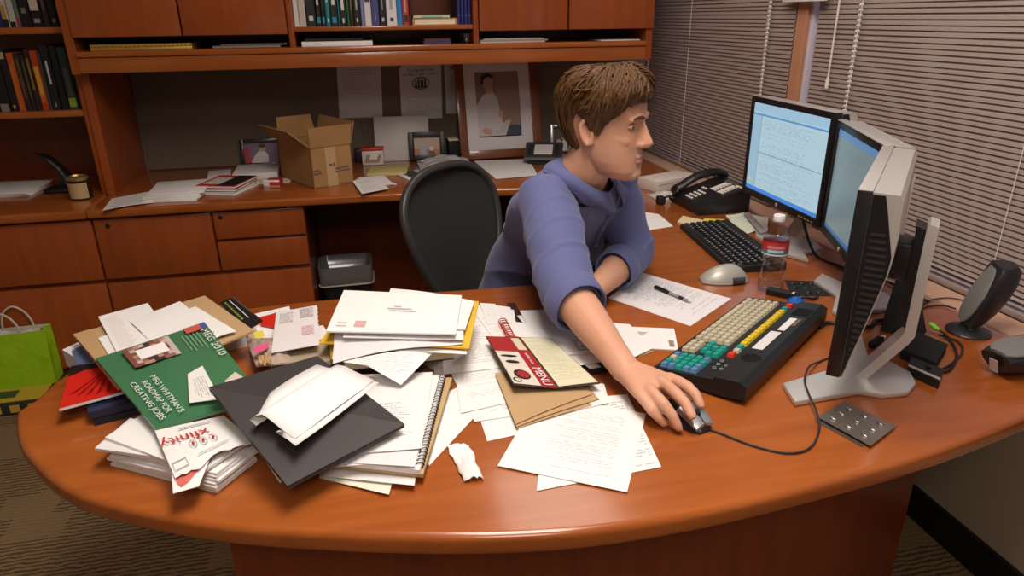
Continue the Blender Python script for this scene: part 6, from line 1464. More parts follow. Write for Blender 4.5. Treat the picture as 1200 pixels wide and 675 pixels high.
MB().loft([[(-.035, -.04, 0), (.035, -.04, 0), (.030, .04, 0), (-.030, .04, 0)], [(-.03, -.034, .09), (.03, -.034, .09), (.026, .010, .09), (-.026, .010, .09)], [(-.018, -.030, .150), (.018, -.030, .150), (.016, -.006, .150), (-.016, -.006, .150)]], BLACKM).build('body', t)
b = MB(); b.tube([(-.022, -.018, .165), (-.016, -.018, .165), (.016, -.018, .165), (.022, -.018, .165)], [.012, .016, .016, .012], BLACK, 14); b.build('head', t); MB().box((-.009, -.028, .176), (.009, -.008, .198), DARKGREY, .003).build('clip', t)
G_ = mat('lime_plug', (.22, .62, .03), .4)
t = thing('audio_cable', 'black audio cable with a lime green plug looping before the upright speaker', 'cable', (1.23, 1.2, ZD))
MB().tube(spline([(1.2123, 1.1788, 0.7600), (1.2215, 1.1574, 0.7520), (1.2059, 1.1145, 0.7450), (1.1691, 1.0678, 0.7440), (1.1134, 1.0273, 0.7440), (1.0848, 1.0266, 0.7440), (1.0466, 1.0190, 0.7680)], 6), .0028, BLACK, 8).build('cord', t, world=True, smooth=60)
p = Vector((1.2086, 1.1752, 0.7620)); b = MB(); b.tube([p+Vector((-.006, .012, .006)), p+Vector((-.004, .008, .005)), p, p+Vector((.004, -.008, -.002))], [.003, .0055, .0055, .003], G_, 10); b.build('plug', t, world=True, smooth=60)
CAB = MATS['dark_cable']
for nm, lab, pts, r in (('speaker_cable', 'thin black cable running from the upright speaker to the right monitor', [(1.3714, 1.2881, 0.7440), (1.3599, 1.3152, 0.7430), (1.3117, 1.3158, 0.7430), (1.2174, 1.2749, 0.7430), (1.1256, 1.2184, 0.7430)], .0022),
    ('speaker_cable', 'black cable arching along the sill behind the upright speaker', [(1.4340, 1.3287, 0.7440), (1.4082, 1.3548, 0.7430), (1.3544, 1.3505, 0.7430), (1.2977, 1.3192, 0.7430)], .0018),
    ('speaker_cable', 'black cable curving round the drive boxes at the right', [(1.2215, 1.1747, 0.7440), (1.2363, 1.1374, 0.7430), (1.2078, 1.0930, 0.7430), (1.1538, 1.0577, 0.7430), (1.1107, 1.0373, 0.7430)], .0025),
    ('monitor_cable', 'thick black cable hanging from the left monitor behind its foot', [(1.262, 1.80, .90), (1.275, 1.78, .82), (1.285, 1.72, .746), (1.295, 1.62, .745), (1.30, 1.50, .745)], .0042),
    ('monitor_cable', 'black cable crossing the desk between left and middle monitors', [(1.32, 1.64, .756), (1.33, 1.56, .745), (1.34, 1.47, .745), (1.34, 1.40, .745), (1.34, 1.34, .745)], .0038)):
    tag(MB().tube(spline(pts, 7), r, CAB, 8).build(nm, smooth=60), lab, 'cable')
# telephone
t = thing('office_telephone', 'black office telephone with white keys beside the far window', 'telephone', (1.255, 2.335, ZD), R(-88))
PB = mat('phone_black', (.012, .012, .013), .35, coat=.2)
top = lambda y: .034+(y+.10)*.30
b = MB(); b.loft([[(x, y, z) for y, z in ((-.105, .0), (-.108, .024), (-.098, .034), (.088, .090), (.100, .086), (.098, .0))] for x in (-.108, .108)], PB); b.build('body', t, smooth=25)
hs = MB(); hs.loft([[(-.080+cx*.026, y, zc+cz*.014) for cx, cz in [(math.cos(R(30*k)), math.sin(R(30*k))) for k in range(12)]] for y, zc in ((-.112, .050), (-.104, .058), (-.085, .064), (-.060, .080), (-.02, .100), (.03, .112), (.06, .112), (.085, .106), (.100, .100))], PB); hs.build('handset', t, smooth=60)
WB = mat('phone_white_key', (.70, .64, .58), .5)
pk = MB().box((-.0065, -.0045, 0), (.0065, .0045, .004), WB, .001).build('key', t); sl_ = math.atan(.30)
def pkey(x, y, sc=None, first=[1]):
    if first[0]: first[0] = 0; pk.location = (x, y, top(y)); pk.rotation_euler = (sl_, 0, 0); return
    o = copy_part(pk, t, (x, y, top(y)))
for i in range(3):
    for j in range(4): pkey(-.030+i*.019, -.082+j*.0165)
for i in range(2): pkey(-.045+i*.019, -.008)
for i in range(3): pkey(.060+i*.016, .070)
for i in range(6): pkey(-.012+i*.0, -.2) if 0 else None
for j in range(2):
    b = MB(); b.loft([[(x, y, top(y)+dz) for x, y in ((-.015+.050*j, .002), (.008+.050*j, .002), (.008+.050*j, .066), (-.015+.050*j, .066))] for dz in (.0004, .0014)], mat('phone_label_white', (.74, .70, .66), .5)); b.build('label_strip', t, smooth=0)
    for k in range(6): pkey(.020+.050*j, .006+k*.0115)
b = MB(); b.loft([[(x, y, top(y)+dz) for x, y in ((-.03, .070), (.045, .070), (.045, .086), (-.03, .086))] for dz in (.0004, .0020)], mat('phone_display', (.10, .11, .08), .2)); b.build('display', t, smooth=0)
# notes between keyboard, telephone and monitor
slab('sticky_notes', 'pale yellow note pad in front of the telephone', 'note pad', [(1.0954, 2.2270, 0.7404), (1.1473, 2.1453, 0.7404), (1.0857, 2.0854, 0.7404), (1.0451, 2.1603, 0.7404)], .004, mat('cream_yellow_note', (.74, .62, .36), .6))
slab('sticky_notes', 'bright yellow sticky notes at the far end of the black keyboard', 'note pad', [(1.1536, 2.1774, 0.7404), (1.2236, 2.1482, 0.7404), (1.1869, 2.0915, 0.7404), (1.1014, 2.0919, 0.7404)], .003, mat('bright_yellow_note', (.76, .66, .04), .6))
for k, (c, lab, m_) in enumerate((([(1.2533, 2.2100, 0.7404), (1.3182, 2.1933, 0.7404), (1.2542, 1.9913, 0.7404), (1.1906, 1.9776, 0.7404)], 'white note with green ruling left of the lit monitor', print_mat('green_ruled', paper=(.74, .76, .70), ink=(.45, .66, .35), lines=10, left=.05, right=.95, top=.9, bottom=.1, gap=.1, fill=.95)), ([(1.3318, 2.2009, 0.7470), (1.3512, 2.0917, 0.7470), (1.2613, 1.9473, 0.7470), (1.2517, 2.0100, 0.7470)], 'white curled paper beneath the lit monitor', WHITE))):
    sheet('note_paper', lab, 'paper', c, m_, bulge=lambda u, v: .010*u*u)
slab('grey_card_strip', 'grey card strip across the notes under the lit monitor', 'card', [(1.2965, 2.1641, 0.7560), (1.3227, 2.1692, 0.7560), (1.2546, 1.9382, 0.7560), (1.2234, 1.9266, 0.7560)], .002, mat('mid_grey_card', (.34, .31, .31), .6))
sheet('paper_sheet', 'white sheet on the window return beside the man', 'paper', [(0.9792, 2.3267, 0.7410), (1.0257, 2.2782, 0.7410), (1.0123, 2.1231, 0.7410), (0.9053, 2.0979, 0.7410)], WHITE)

# ------------------------------------------------------------------ the office chair
MESH = mat('chair_mesh_black', (.018, .017, .016), .75, bump=(700, .5, .001)); CHF = mat('chair_frame_graphite', (.035, .033, .032), .35)
FX, FY_ = .69, -.72                       # the way the man and his chair face
crz = math.atan2(FY_, FX)
t = thing('office_chair', 'black mesh office chair with a curved open backrest behind the man', 'office chair', (.452, 2.015, 0), crz)
# local: x = facing, y = to the sitter's left
def back_pt(u, v):
    """u -1..1 across, v 0..1 up"""
    w = (.072+.162*math.sin(math.pi*min(1, (.06+.60*v)))**1.15)*(1.0 if v < .60 else max(0, 1-((v-.60)/.40)**3.4)**(1/2.6))
    x = -.235-.11*v+.035*u*u-.05*math.sin(math.pi*v)*(-.3)
    return Vector((x, u*w, .48+.485*v))
b = MB(); N_U, N_V = 20, 30
b.grid(lambda u, v: back_pt((u*2-1)*.98, .6*v/.5 if v < .5 else .6+.395*math.sin(math.pi*(v-.5))), N_U, N_V*2, MESH)
o = b.build('backrest', t, smooth=60); md = o.modifiers.new('thickness', 'SOLIDIFY'); md.thickness = .006
VS = [.6*k/14 for k in range(14)] + [.6+.4*math.sin(math.pi/2*k/16) for k in range(17)]
edge = [back_pt(-1, v) for v in VS] + [back_pt(1, v) for v in VS[-2::-1]] + [back_pt(1-2*k/10, 0) for k in range(1, 10)]
MB().tube([p+Vector((0, 0, 0)) for p in edge], .0145, CHF, 10, closed=True).build('back_frame', t, smooth=60)
b = MB(); b.grid(lambda u, v: Vector((-.215+.43*u, (v*2-1)*(.235-.02*u), .384+.015*math.sin(math.pi*u)-.035*max(0, u-.8)*5*.6+.018*(v*2-1)**2)), 14, 14, MESH, .012); b.build('seat', t, smooth=60)
b = MB(); b.tube([(x, y, .381+.018*abs(y/.235)**2-.02*max(0, (x-.13)/.1)) for x, y in [(-.21, -.22), (0, -.235), (.17, -.225), (.225, -.18), (.235, 0), (.225, .18), (.17, .225), (0, .235), (-.21, .22)]], .016, CHF, 10); b.build('seat_frame', t, smooth=60)
MB().box((-.12, -.09, .36), (.09, .09, .370), CHF, .02).build('tilt_mechanism', t)
MB().tube(spline([(-.10, 0, .40), (-.22, 0, .41), (-.275, 0, .50), (-.285, 0, .66)], 6), .024, CHF, 12).build('back_spine', t, smooth=60)
MB().lathe([(.0005, .10), (.028, .10), (.028, .25), (.020, .25), (.020, .37), (.0005, .37)], (-.02, 0, 0), CHF, 20).build('gas_column', t)
for k in range(5):
    q = R(72*k+20); d = Vector((math.cos(q), math.sin(q), 0)); o0 = Vector((-.02, 0, 0))
    MB().tube([o0+d*.02+Vector((0, 0, .125)), o0+d*.16+Vector((0, 0, .105)), o0+d*.30+Vector((0, 0, .075))], [.028, .022, .016], CHF, 10).build('base_leg', t, smooth=60)
    p = o0+d*.30; n_ = Vector((-d.y, d.x, 0)); cbm = MB()
    for s_ in (-1, 1):
        cbm.tube([p+n_*s_*.010+Vector((0, 0, .031)), p+n_*s_*.026+Vector((0, 0, .031))], .030, BLACK, 18)
    cbm.tube([p-n_*.026+Vector((0, 0, .031)), p+n_*.026+Vector((0, 0, .031))], .012, BLACK, 10)
    cbm.tube([p+Vector((0, 0, .045)), p+Vector((0, 0, .08))], .010, BLACK, 10)
    cbm.build('caster', t, smooth=40)

# ------------------------------------------------------------------ the man
SKIN = mat('warm_skin', (.60, .305, .195), .48, spec=.35, sss=.12, bump=(160, .25, .0008), var=(11, (.65, .345, .235)))
LIP = mat('lip_skin', (.54, .245, .195), .45, spec=.35, sss=.1)
SHIRT = mat('periwinkle_shirt', (.115, .127, .275), .75, spec=.2, sheen=.15, bump=(420, .25, .0006))
TROUS = mat('dark_trousers', (.018, .018, .022), .8)
person = thing('person', 'man in a rolled-sleeve blue shirt leaning over the desk, hand on a mouse', 'person', (.36, 1.98, 0))

def remeshed(b, voxel, smooth_it, name, mats):
    """turn overlapping closed pieces into one continuous skin"""
    me = bpy.data.meshes.new('tmp'); bmesh.ops.recalc_face_normals(b.bm, faces=b.bm.faces[:]); b.bm.to_mesh(me); b.bm.free()
    o = bpy.data.objects.new('tmp', me); COL.objects.link(o)
    m1 = o.modifiers.new('r', 'REMESH'); m1.mode = 'VOXEL'; m1.voxel_size = voxel; m1.adaptivity = 0
    m2 = o.modifiers.new('s', 'SMOOTH'); m2.factor = .5; m2.iterations = smooth_it
    bpy.context.view_layer.update()
    out = bpy.data.meshes.new_from_object(o.evaluated_get(bpy.context.evaluated_depsgraph_get()))
    bpy.data.objects.remove(o); bpy.data.meshes.remove(me); out.name = name; out.materials.clear()
    for m in mats: out.materials.append(m)
    for p in out.polygons: p.use_smooth = True; p.material_index = 0
    return out
def capsule(b, pts, rad, m, n=16, flat=1.):
    """tapered limb with rounded ends"""
    P = [Vector(p) for p in pts]; Rr = list(rad)
    d0 = (P[0]-P[1]).normalized(); d1 = (P[-1]-P[-2]).normalized()
    Q = [P[0]+d0*Rr[0]*.9, P[0]+d0*Rr[0]*.6] + P + [P[-1]+d1*Rr[-1]*.6, P[-1]+d1*Rr[-1]*.9]
    b.tube(Q, [Rr[0]*.42, Rr[0]*.8]+Rr+[Rr[-1]*.8, Rr[-1]*.42], m, n, flat=flat)
def ell_ring(c, ax, ay, rx, ry, n=28, p=2.4):
    out = []
    for k in range(n):
        q = 2*math.pi*k/n; cx, sx = math.cos(q), math.sin(q)
        out.append(Vector(c)+ax*(rx*math.copysign(abs(cx)**(2/p), cx))+ay*(ry*math.copysign(abs(sx)**(2/p), sx)))
    return out

F = Vector((FX, FY_, 0)).normalized(); S = Vector((F.y, -F.x, 0))          # forward, and towards his right
SPINE = [(.445, 1.995, .47), (.452, 1.980, .56), (.482, 1.935, .70), (.520, 1.840, .83), (.522, 1.735, .94), (.516, 1.645, 1.008), (.514, 1.600, 1.046), (.517, 1.577, 1.068)]
TW_ = [.165, .165, .155, .158, .168, .152, .088, .060]; TD_ = [.12, .12, .115, .114, .110, .088, .070, .058]
SH_R, EL_R, WR_R = Vector((.406, 1.540, 1.014)), Vector((.398, 1.330, .868)), Vector((.4485, 1.0950, .7905))
SH_L, EL_L, WR_L = Vector((.648, 1.770, 1.004)), Vector((.694, 1.688, .814)), Vector((.505, 1.485, .789))
def torso_rings(grow):
    rings = []
    for i, (c, w, d) in enumerate(zip(SPINE, TW_, TD_)):
        a = Vector(SPINE[max(0, i-1)]); e = Vector(SPINE[min(len(SPINE)-1, i+1)]); up_ = (e-a).normalized()
        fw = (F-up_*F.dot(up_)).normalized()
        rings.append(ell_ring(c, S, fw, w+grow, d+grow, 32, 2.5))
    return rings

# head frame -------------------------------------------------------------
HC = Vector((.5450, 1.5235, 1.1875)); hy = R(-43); hp = R(3)
HM = Matrix.Translation(HC) @ Matrix.Rotation(hy, 4, 'Z') @ Matrix.Rotation(hp, 4, 'Y') @ Matrix.Rotation(R(1), 4, 'X')
HR = [(-.120, .066, .034, .018), (-.112, .080, .006, .037), (-.096, .086, -.024, .0505), (-.075, .0845, -.044, .0590), (-.055, .0845, -.060, .0635), (-.030, .083, -.078, .067), (-.005, .080, -.092, .0695), (.015, .082, -.099, .0725), (.035, .086, -.103, .0745), (.055, .083, -.103, .075), (.075, .072, -.095, .071), (.095, .047, -.074, .057), (.110, .012, -.042, .032)]
def head_at(z):
    for a, c in zip(HR, HR[1:]):
        if a[0] <= z <= c[0]:
            k = (z-a[0])/(c[0]-a[0]); return [a[j]+(c[j]-a[j])*k for j in range(4)]
    return list(HR[0] if z < HR[0][0] else HR[-1])
def head_pt(th, z, off=0.):
    _, xf, xb, hw = head_at(z); cx = (xf+xb)/2; rx = (xf-xb)/2; c, s = math.cos(th), math.sin(th)
    p = 2.35
    v = Vector((cx+(rx+off)*math.copysign(abs(c)**(2/p), c), (hw+off)*math.copysign(abs(s)**(2/p), s), z))
    return v
hb = MB()
hb.loft([[head_pt(2*math.pi*k/36, z) for k in range(36)] for z, *_ in HR], SKIN)
capsule(hb, [(-.020, 0, -.05), (-.042, 0, -.10), (-.072, 0, -.138)], [.057, .055, .055], SKIN, 24)
# nose: bridge, tip, wings
hb.loft([[(x+dx*1.0, w*math.cos(q)*1.0, z+dz) if False else Vector((x-.030+.032*max(0, math.sin(q))**.8, w*math.cos(q)*1.12, z)) for q in [2*math.pi*k/16 for k in range(16)]] for x, w, z, dx, dz in ((.083, .010, .026, 0, 0), (.090, .0105, .010, 0, 0), (.0985, .011, -.006, 0, 0), (.107, .013, -.020, 0, 0), (.112, .0150, -.030, 0, 0), (.107, .0145, -.038, 0, 0), (.096, .011, -.043, 0, 0))], SKIN)
for s_ in (-1, 1):
    capsule(hb, [(.085, s_*.012, -.034), (.092, s_*.0135, -.034)], [.0085, .0075], SKIN, 12)           # wings
    capsule(hb, [(.073, s_*.040, .022), (.082, s_*.022, .026), (.083, s_*.008, .026)], [.0075, .0095, .008], SKIN, 12)   # brow
    capsule(hb, [(.042, s_*.046, -.018), (.058, s_*.036, -.026)], [.0155, .0165], SKIN, 14)               # cheek
capsule(hb, [(.074, -.010, -.104), (.074, .010, -.104)], [.0145, .0145], SKIN, 12)                      # chin
capsule(hb, [(.0775, -.022, -.0640), (.0865, -.008, -.0620), (.0875, 0, -.0628), (.0865, .008, -.0620), (.0775, .022, -.0640)], [.0026, .0044, .0042, .0044, .0026], SKIN, 10)
capsule(hb, [(.0775, -.020, -.0715), (.0860, -.007, -.0735), (.0860, .007, -.0735), (.0775, .020, -.0715)], [.0030, .0052, .0052, .0030], SKIN, 10)
for s_ in (-1, 1):                                                                                       # ears
    ring_c = [(-.010, -.036), (-.003, -.033), (.000, -.022), (.001, -.006), (.003, .006), (.000, .015), (-.009, .019), (-.018, .016), (-.024, .005), (-.023, -.010), (-.017, -.026)]
    hb.tube([(x-.004-.10*z*.6, s_*(.0735+.010*max(0, -x/.03)), z+.0) for x, z in ring_c], .0052, SKIN, 10, closed=True)
    hb.loft([[(-.004-.06*z+x*1.0, s_*(yy+.008*max(0, -x/.03)), z) for x, z in ring_c] for yy in (.066, .0725)], SKIN)
    capsule(hb, [(-.004, s_*.073, -.030), (-.006, s_*.074, -.026)], [.0065, .0065], SKIN, 10)
for f_ in hb.bm.faces: f_.material_index = 0
hme = remeshed(hb, .0024, 5, 'head', [SKIN, LIP])
def dent(v, c, r, amt, d):
    q = (v-Vector(c)).length/r
    return Vector(d)*(amt*math.exp(-q*q*2.2)) if q < 1.7 else Vector((0, 0, 0))
for vtx in hme.vertices:
    v = vtx.co; add = Vector((0, 0, 0))
    for s_ in (-1, 1):
        add += dent(v, (.082, s_*.031, .0065), .017, -.0105, (1, 0, 0))
        add += dent(v, (.076, s_*.030, -.052), .016, -.0020, (1, 0, 0))
        add += dent(v, (-.006, s_*.078, .004), .012, -.0035, (0, s_, 0))
    add += dent(v, (.092, 0, -.0675), .009, -.0016, (1, 0, 0)) if abs(v.y) < .024 else Vector((0, 0, 0))
    add += dent(v, (.086, 0, -.088), .014, -.0030, (1, 0, 0))
    add += dent(v, (.090, 0, -.050), .008, -.0012, (1, 0, 0))
    vtx.co = v+add
for p in hme.polygons:
    c = p.center
    if c.x > .077 and abs(c.y) < .0225-.25*abs(c.z+.0675) and -.0785 < c.z < -.0590+.0015*math.cos(c.y*300) : p.material_index = 1
hme.transform(HM)

# body, arms and hands as one skin ---------------------------------------
bb = MB()
bb.loft(torso_rings(-.016)[:6]+[ell_ring(SPINE[6], S, F, .058, .056, 32, 2.2)], SKIN)
capsule(bb, [Vector(SPINE[-2])+Vector((0, 0, -.01)), HM @ Vector((-.030, 0, -.085))], [.054, .052], SKIN, 20)
for sh, el, wr in ((SH_R, EL_R, WR_R), (SH_L, EL_L, WR_L)):
    capsule(bb, [sh, sh.lerp(el, .5), el], [.052, .048, .040], SKIN, 20)
    capsule(bb, [el, el.lerp(wr, .22), el.lerp(wr, .5), el.lerp(wr, .8), wr], [.0395, .0440, .0385, .0300, .0275], SKIN, 20)
def hand(b, wr, knuckles, pips, dips, tips, thumb, up_, wth=.027):
    kn = [Vector(k) for k in knuckles]; mid = (kn[0]+kn[1]+kn[2]+kn[3])/4; up_ = Vector(up_)
    ax = (kn[0]-kn[3]).normalized(); d = (mid-wr).normalized(); nn = ax.cross(d).normalized()
    if nn.dot(up_) < 0: nn = -nn
    wd = (kn[0]-kn[3]).length/2
    rings = []
    for k, (s_, w, h) in enumerate(((-.12, wth, .0215), (.08, wth+.002, .0205), (.30, .033, .0195), (.55, wd*.98, .0180), (.80, wd+.006, .0155), (.98, wd+.008, .0125), (1.10, wd+.004, .0085))):
        c = wr.lerp(mid, s_)-nn*(.006*s_)
        rings.append(ell_ring(c, ax, nn, w, h, 24, 2.5))
    b.loft(rings, SKIN)
    for i in range(4):
        k, p, q, t_ = kn[i], Vector(pips[i]), Vector(dips[i]), Vector(tips[i]); r = (.0116, .0118, .0112, .0100)[i]
        capsule(b, [k.lerp(wr, .22)-nn*.004, k-nn*.003, k.lerp(p, .5), p, p.lerp(q, .5), q, t_], [r*.9, r*1.05, r*.96, r*.98, r*.90, r*.86, r*.74], SKIN, 14)
    th = [Vector(p) for p in thumb]
    capsule(b, th, [.0150, .0130, .0112, .0085][:len(th)], SKIN, 14)
KN = [(.5134, 1.0423, .7960), (.4892, 1.0276, .8010), (.4600, 1.0090, .7970), (.4435, 1.0010, .7870)]
PIP = [(.5308, 1.0050, .7940), (.4990, .9830, .7960), (.4700, .9680, .7870), (.4510, .9760, .7740)]
TIP = [(.5395, .9690, .7775), (.5090, .9390, .7775), (.4880, .9440, .7540), (.4700, .9640, .7520)]
DIP = [(.5370, .9850, .7890), (.5060, .9580, .7895), (.4805, .9530, .7720), (.4610, .9680, .7630)]
hand(bb, WR_R, KN, PIP, DIP, TIP, [(.470, 1.070, .782), (.5060, 1.048, .7680), (.5420, 1.034, .7600), (.5540, 1.010, .7570)], (0, 0, 1))
# left hand resting half closed behind the right sleeve
o_ = Vector((-.02, -.02, 0))
LK = [(.470, 1.475, 0.810), (.458, 1.458, 0.812), (.462, 1.437, 0.808), (.470, 1.420, 0.800)]
LP = [(.440, 1.468, 0.802), (.430, 1.446, 0.803), (.438, 1.424, 0.800), (.450, 1.409, 0.792)]
LD = [(.440, 1.452, 0.782), (.432, 1.431, 0.782), (.441, 1.411, 0.780), (.453, 1.400, 0.777)]
LT = [(.456, 1.447, 0.769), (.450, 1.428, 0.769), (.457, 1.410, 0.768), (.466, 1.402, 0.767)]
hand(bb, Vector(WR_L), LK, LP, LD, LT, [(.490, 1.495, .797), (.470, 1.500, .788), (.450, 1.490, .777), (.440, 1.480, .773)], (0, 0, 1))
for s_ in (-1, 1):                                                                # legs under the desk
    hip = Vector(SPINE[0])+S*s_*-.095+Vector((0, 0, .03)); kn_ = hip+F*.43-S*s_*.05+Vector((0, 0, -.005)); an = kn_+F*.06+Vector((0, 0, -.405))
    capsule(bb, [hip, hip.lerp(kn_, .5), kn_], [.080, .070, .055], SKIN, 18)
    capsule(bb, [kn_, kn_.lerp(an, .3), an], [.052, .052, .036], SKIN, 18)
for f_ in bb.bm.faces: f_.material_index = 0
bme = remeshed(bb, .0030, 4, 'body', [SKIN, LIP])
# one continuous body mesh: head and body joined
jb = bmesh.new(); jb.from_mesh(bme); jb.from_mesh(hme)
body_me = bpy.data.meshes.new('body'); jb.to_mesh(body_me); jb.free()
for m in (SKIN, LIP): body_me.materials.append(m)
inv = top_matrix(person).inverted(); body_me.transform(inv)
body = bpy.data.objects.new('body', body_me); COL.objects.link(body); body.parent = person
for p in body_me.polygons: p.use_smooth = True
def child(name, me, parent=person):
    o = bpy.data.objects.new(name, me); COL.objects.link(o); o.parent = parent
    return o
# fingernails
NAIL = mat('fingernail', (.62, .36, .29), .3, coat=.3)
for i in range(4):
    tip, dp = Vector(TIP[i]), Vector(DIP[i]); d = (tip-dp).normalized(); sd = d.cross(Vector((0, 0, 1))).normalized(); nn = sd.cross(d).normalized()
    c = tip+nn*(.0058-.0008*(i == 3))+d*.0015
    b = MB(); b.loft([[c+sd*(.0047*r*math.cos(q))+d*(.0058*r*math.sin(q))+nn*(h-.18*abs(.0047*r*math.cos(q))) for q in [R(30*k) for k in range(12)]] for r, h in ((1, -.001), (.92, .0002), (.5, .0006))], NAIL)
    b.build('fingernail', person, world=True, smooth=60)
# eyes and brows
EYEW = mat('eye_white', (.50, .45, .43), .25); IRIS = mat('iris_grey_blue', (.06, .09, .11), .15); 
for s_ in (-1, 1):
    e = MB(HM); c = Vector((.0725, s_*.031, .0060))
    e.loft([[(c.x+.0088*x, c.y+.0118*math.cos(q)*r, c.z+.0037*math.sin(q)*r) for q in [2*math.pi*k/20 for k in range(20)]] for x, r in ((-.6, .9), (.0, 1.0), (.25, .80), (.36, .45), (.40, .12))], EYEW)
    eo = e.build('eye', person, world=True, smooth=60)
    e = MB(HM); e.loft([[(c.x+.0027+x, c.y+.0005*s_+.0046*math.cos(q)*r, c.z+.0003+.0043*math.sin(q)*r) for q in [2*math.pi*k/16 for k in range(16)]] for x, r in ((0, 1), (.0010, .9), (.0016, .4))], IRIS); e.build('iris', eo, world=True, smooth=60)
    l = MB(HM); l.tube([(.0685+.0060*math.sin(math.pi*k/8), s_*(.031-.0135+.027*k/8), .0060+.0044*math.sin(math.pi*k/8)) for k in range(9)], [.0014]+[.0026]*7+[.0014], SKIN, 8); l.build('eyelid', person, world=True, smooth=60)
    l = MB(HM); l.tube([(.0690+.0050*math.sin(math.pi*k/8), s_*(.031-.013+.026*k/8), .0062-.0048*math.sin(math.pi*k/8)) for k in range(9)], [.0008]+[.0014]*7+[.0008], SKIN, 8); l.build('eyelid', person, world=True, smooth=60)
HAIRM, _t, _b = node_mat('brown_hair')
def hair_nodes(t, b):
    N = NT(t); uv = t.nodes.new('ShaderNodeUVMap'); uv.uv_map = 'UVMap'; mp = t.nodes.new('ShaderNodeMapping'); mp.inputs['Scale'].default_value = (95, 3.5, 1)
    nz = t.nodes.new('ShaderNodeTexNoise'); nz.inputs['Scale'].default_value = 1; nz.inputs['Detail'].default_value = 5; nz.inputs['Roughness'].default_value = .7
    t.links.new(uv.outputs['UV'], mp.inputs['Vector']); t.links.new(mp.outputs['Vector'], nz.inputs['Vector'])
    rp = t.nodes.new('ShaderNodeValToRGB'); e = rp.color_ramp.elements; e[0].position = .32; e[0].color = (.020, .009, .004, 1); e[1].position = .72; e[1].color = (.175, .082, .030, 1)
    t.links.new(nz.outputs['Fac'], rp.inputs['Fac']); t.links.new(rp.outputs['Color'], b.inputs['Base Color'])
    b.inputs['Roughness'].default_value = .45; b.inputs['Specular IOR Level'].default_value = .22
    bp = t.nodes.new('ShaderNodeBump'); bp.inputs['Strength'].default_value = .6; bp.inputs['Distance'].default_value = .002
    t.links.new(nz.outputs['Fac'], bp.inputs['Height']); t.links.new(bp.outputs['Normal'], b.inputs['Normal'])
hair_nodes(_t, _b)
for s_ in (-1, 1):
    l = MB(HM); l.tube([(.0925-.010*(k/6)**1.5-.001, s_*(.014+.034*k/6), .0235+.0055*math.sin(math.pi*(.15+.7*k/6))) for k in range(7)], [.0026, .0042, .0046, .0044, .0036, .0026, .0012], mat('eyebrow_brown', (.060, .030, .014), .8), 8, flat=.9); l.build('eyebrow', person, world=True, smooth=60)
# hair cap with combed strands
KEYS = [(0, .064), (22, .061), (42, .054), (58, .032), (72, .012), (82, -.014), (90, -.014), (97, .016), (108, .034), (118, .010), (128, -.048), (150, -.088), (180, -.094)]
def hairline(deg):
    a = abs((deg+180) % 360-180)
    for (a0, z0), (a1, z1) in zip(KEYS, KEYS[1:]):
        if a0 <= a <= a1: return z0+(z1-z0)*(a-a0)/(a1-a0)
    return KEYS[-1][1]
NT_, NS_ = 150, 44
hb = MB(HM); im = hb.mi(HAIRM); outer, inner_ = [], []
for j in range(NS_+1):
    s_ = j/NS_; ro, ri = [], []
    for i in range(NT_):
        deg = 360*i/NT_; th = R(deg); a = abs((deg+180) % 360-180)
        zl = hairline(deg) + .004*noise.noise(Vector((deg*.11, 3, 0))) + (.006*noise.noise(Vector((deg*.30, 8, 0))) if a < 65 else 0)
        zt = .1105; z = zl+(zt-zl)*math.cos(s_*math.pi/2)**1.0
        front = max(0, math.cos(R(min(a, 90))))
        thick = .014+.014*front*math.sin(math.pi*min(1, s_*.95))**.6+.006*(1-s_)
        edge_ = 1-max(0, (s_-.72)/.28)**2*(.62 if a > 60 else .30)
        grain = noise.noise(Vector((deg*.16+s_*2.2*(1 if deg < 180 else -1), s_*1.3, 1)))*.0040 + noise.noise(Vector((deg*.5+s_*3.0, s_*2.2, 7)))*.0014
        off = thick*edge_+grain*(.4+.6*edge_)
        p = head_pt(th, z, off); 
        if s_ < .16:
            kk = (s_/.16)**.55; p.x = -.015+(p.x+.015)*kk; p.y *= kk
        p.z += .004*noise.noise(Vector((p.x*38, p.y*38, 4)))*(1-edge_*.2)
        p.z += max(0, (1-s_*1.1))*.022*(.75+.25*front) + .010*front*math.sin(math.pi*s_)**.8
        if a < 60 and s_ > .8: p.z += .004*noise.noise(Vector((deg*.35, 1, 2)))*(s_-.8)/.2
        ro.append(p); ri.append(head_pt(th, z, -.005))
    outer.append(ro); inner_.append(ri)
vo = [[hb.bm.verts.new(hb.pt(p)) for p in r] for r in outer]; vi = [[hb.bm.verts.new(hb.pt(p)) for p in r] for r in inner_[-6:]]
def quadf(vs, uvs):
    f = hb.bm.faces.new(vs); f.material_index = im
    for l, q in zip(f.loops, uvs): l[hb.uv].uv = q
for j in range(NS_):
    for i in range(NT_):
        k = (i+1) % NT_; quadf((vo[j][i], vo[j+1][i], vo[j+1][k], vo[j][k]), [(i/NT_+.12*j/NS_, j/NS_), (i/NT_+.12*(j+1)/NS_, (j+1)/NS_), ((i+1)/NT_+.12*(j+1)/NS_, (j+1)/NS_), ((i+1)/NT_+.12*j/NS_, j/NS_)])
rowsI = [vo[-1]]+vi[::-1]
for a_, c_ in zip(rowsI, rowsI[1:]):
    for i in range(NT_):
        k = (i+1) % NT_; quadf((a_[i], c_[i], c_[k], a_[k]), [(i/NT_, 0)]*4)
f = hb.bm.faces.new(vo[0]); f.material_index = im
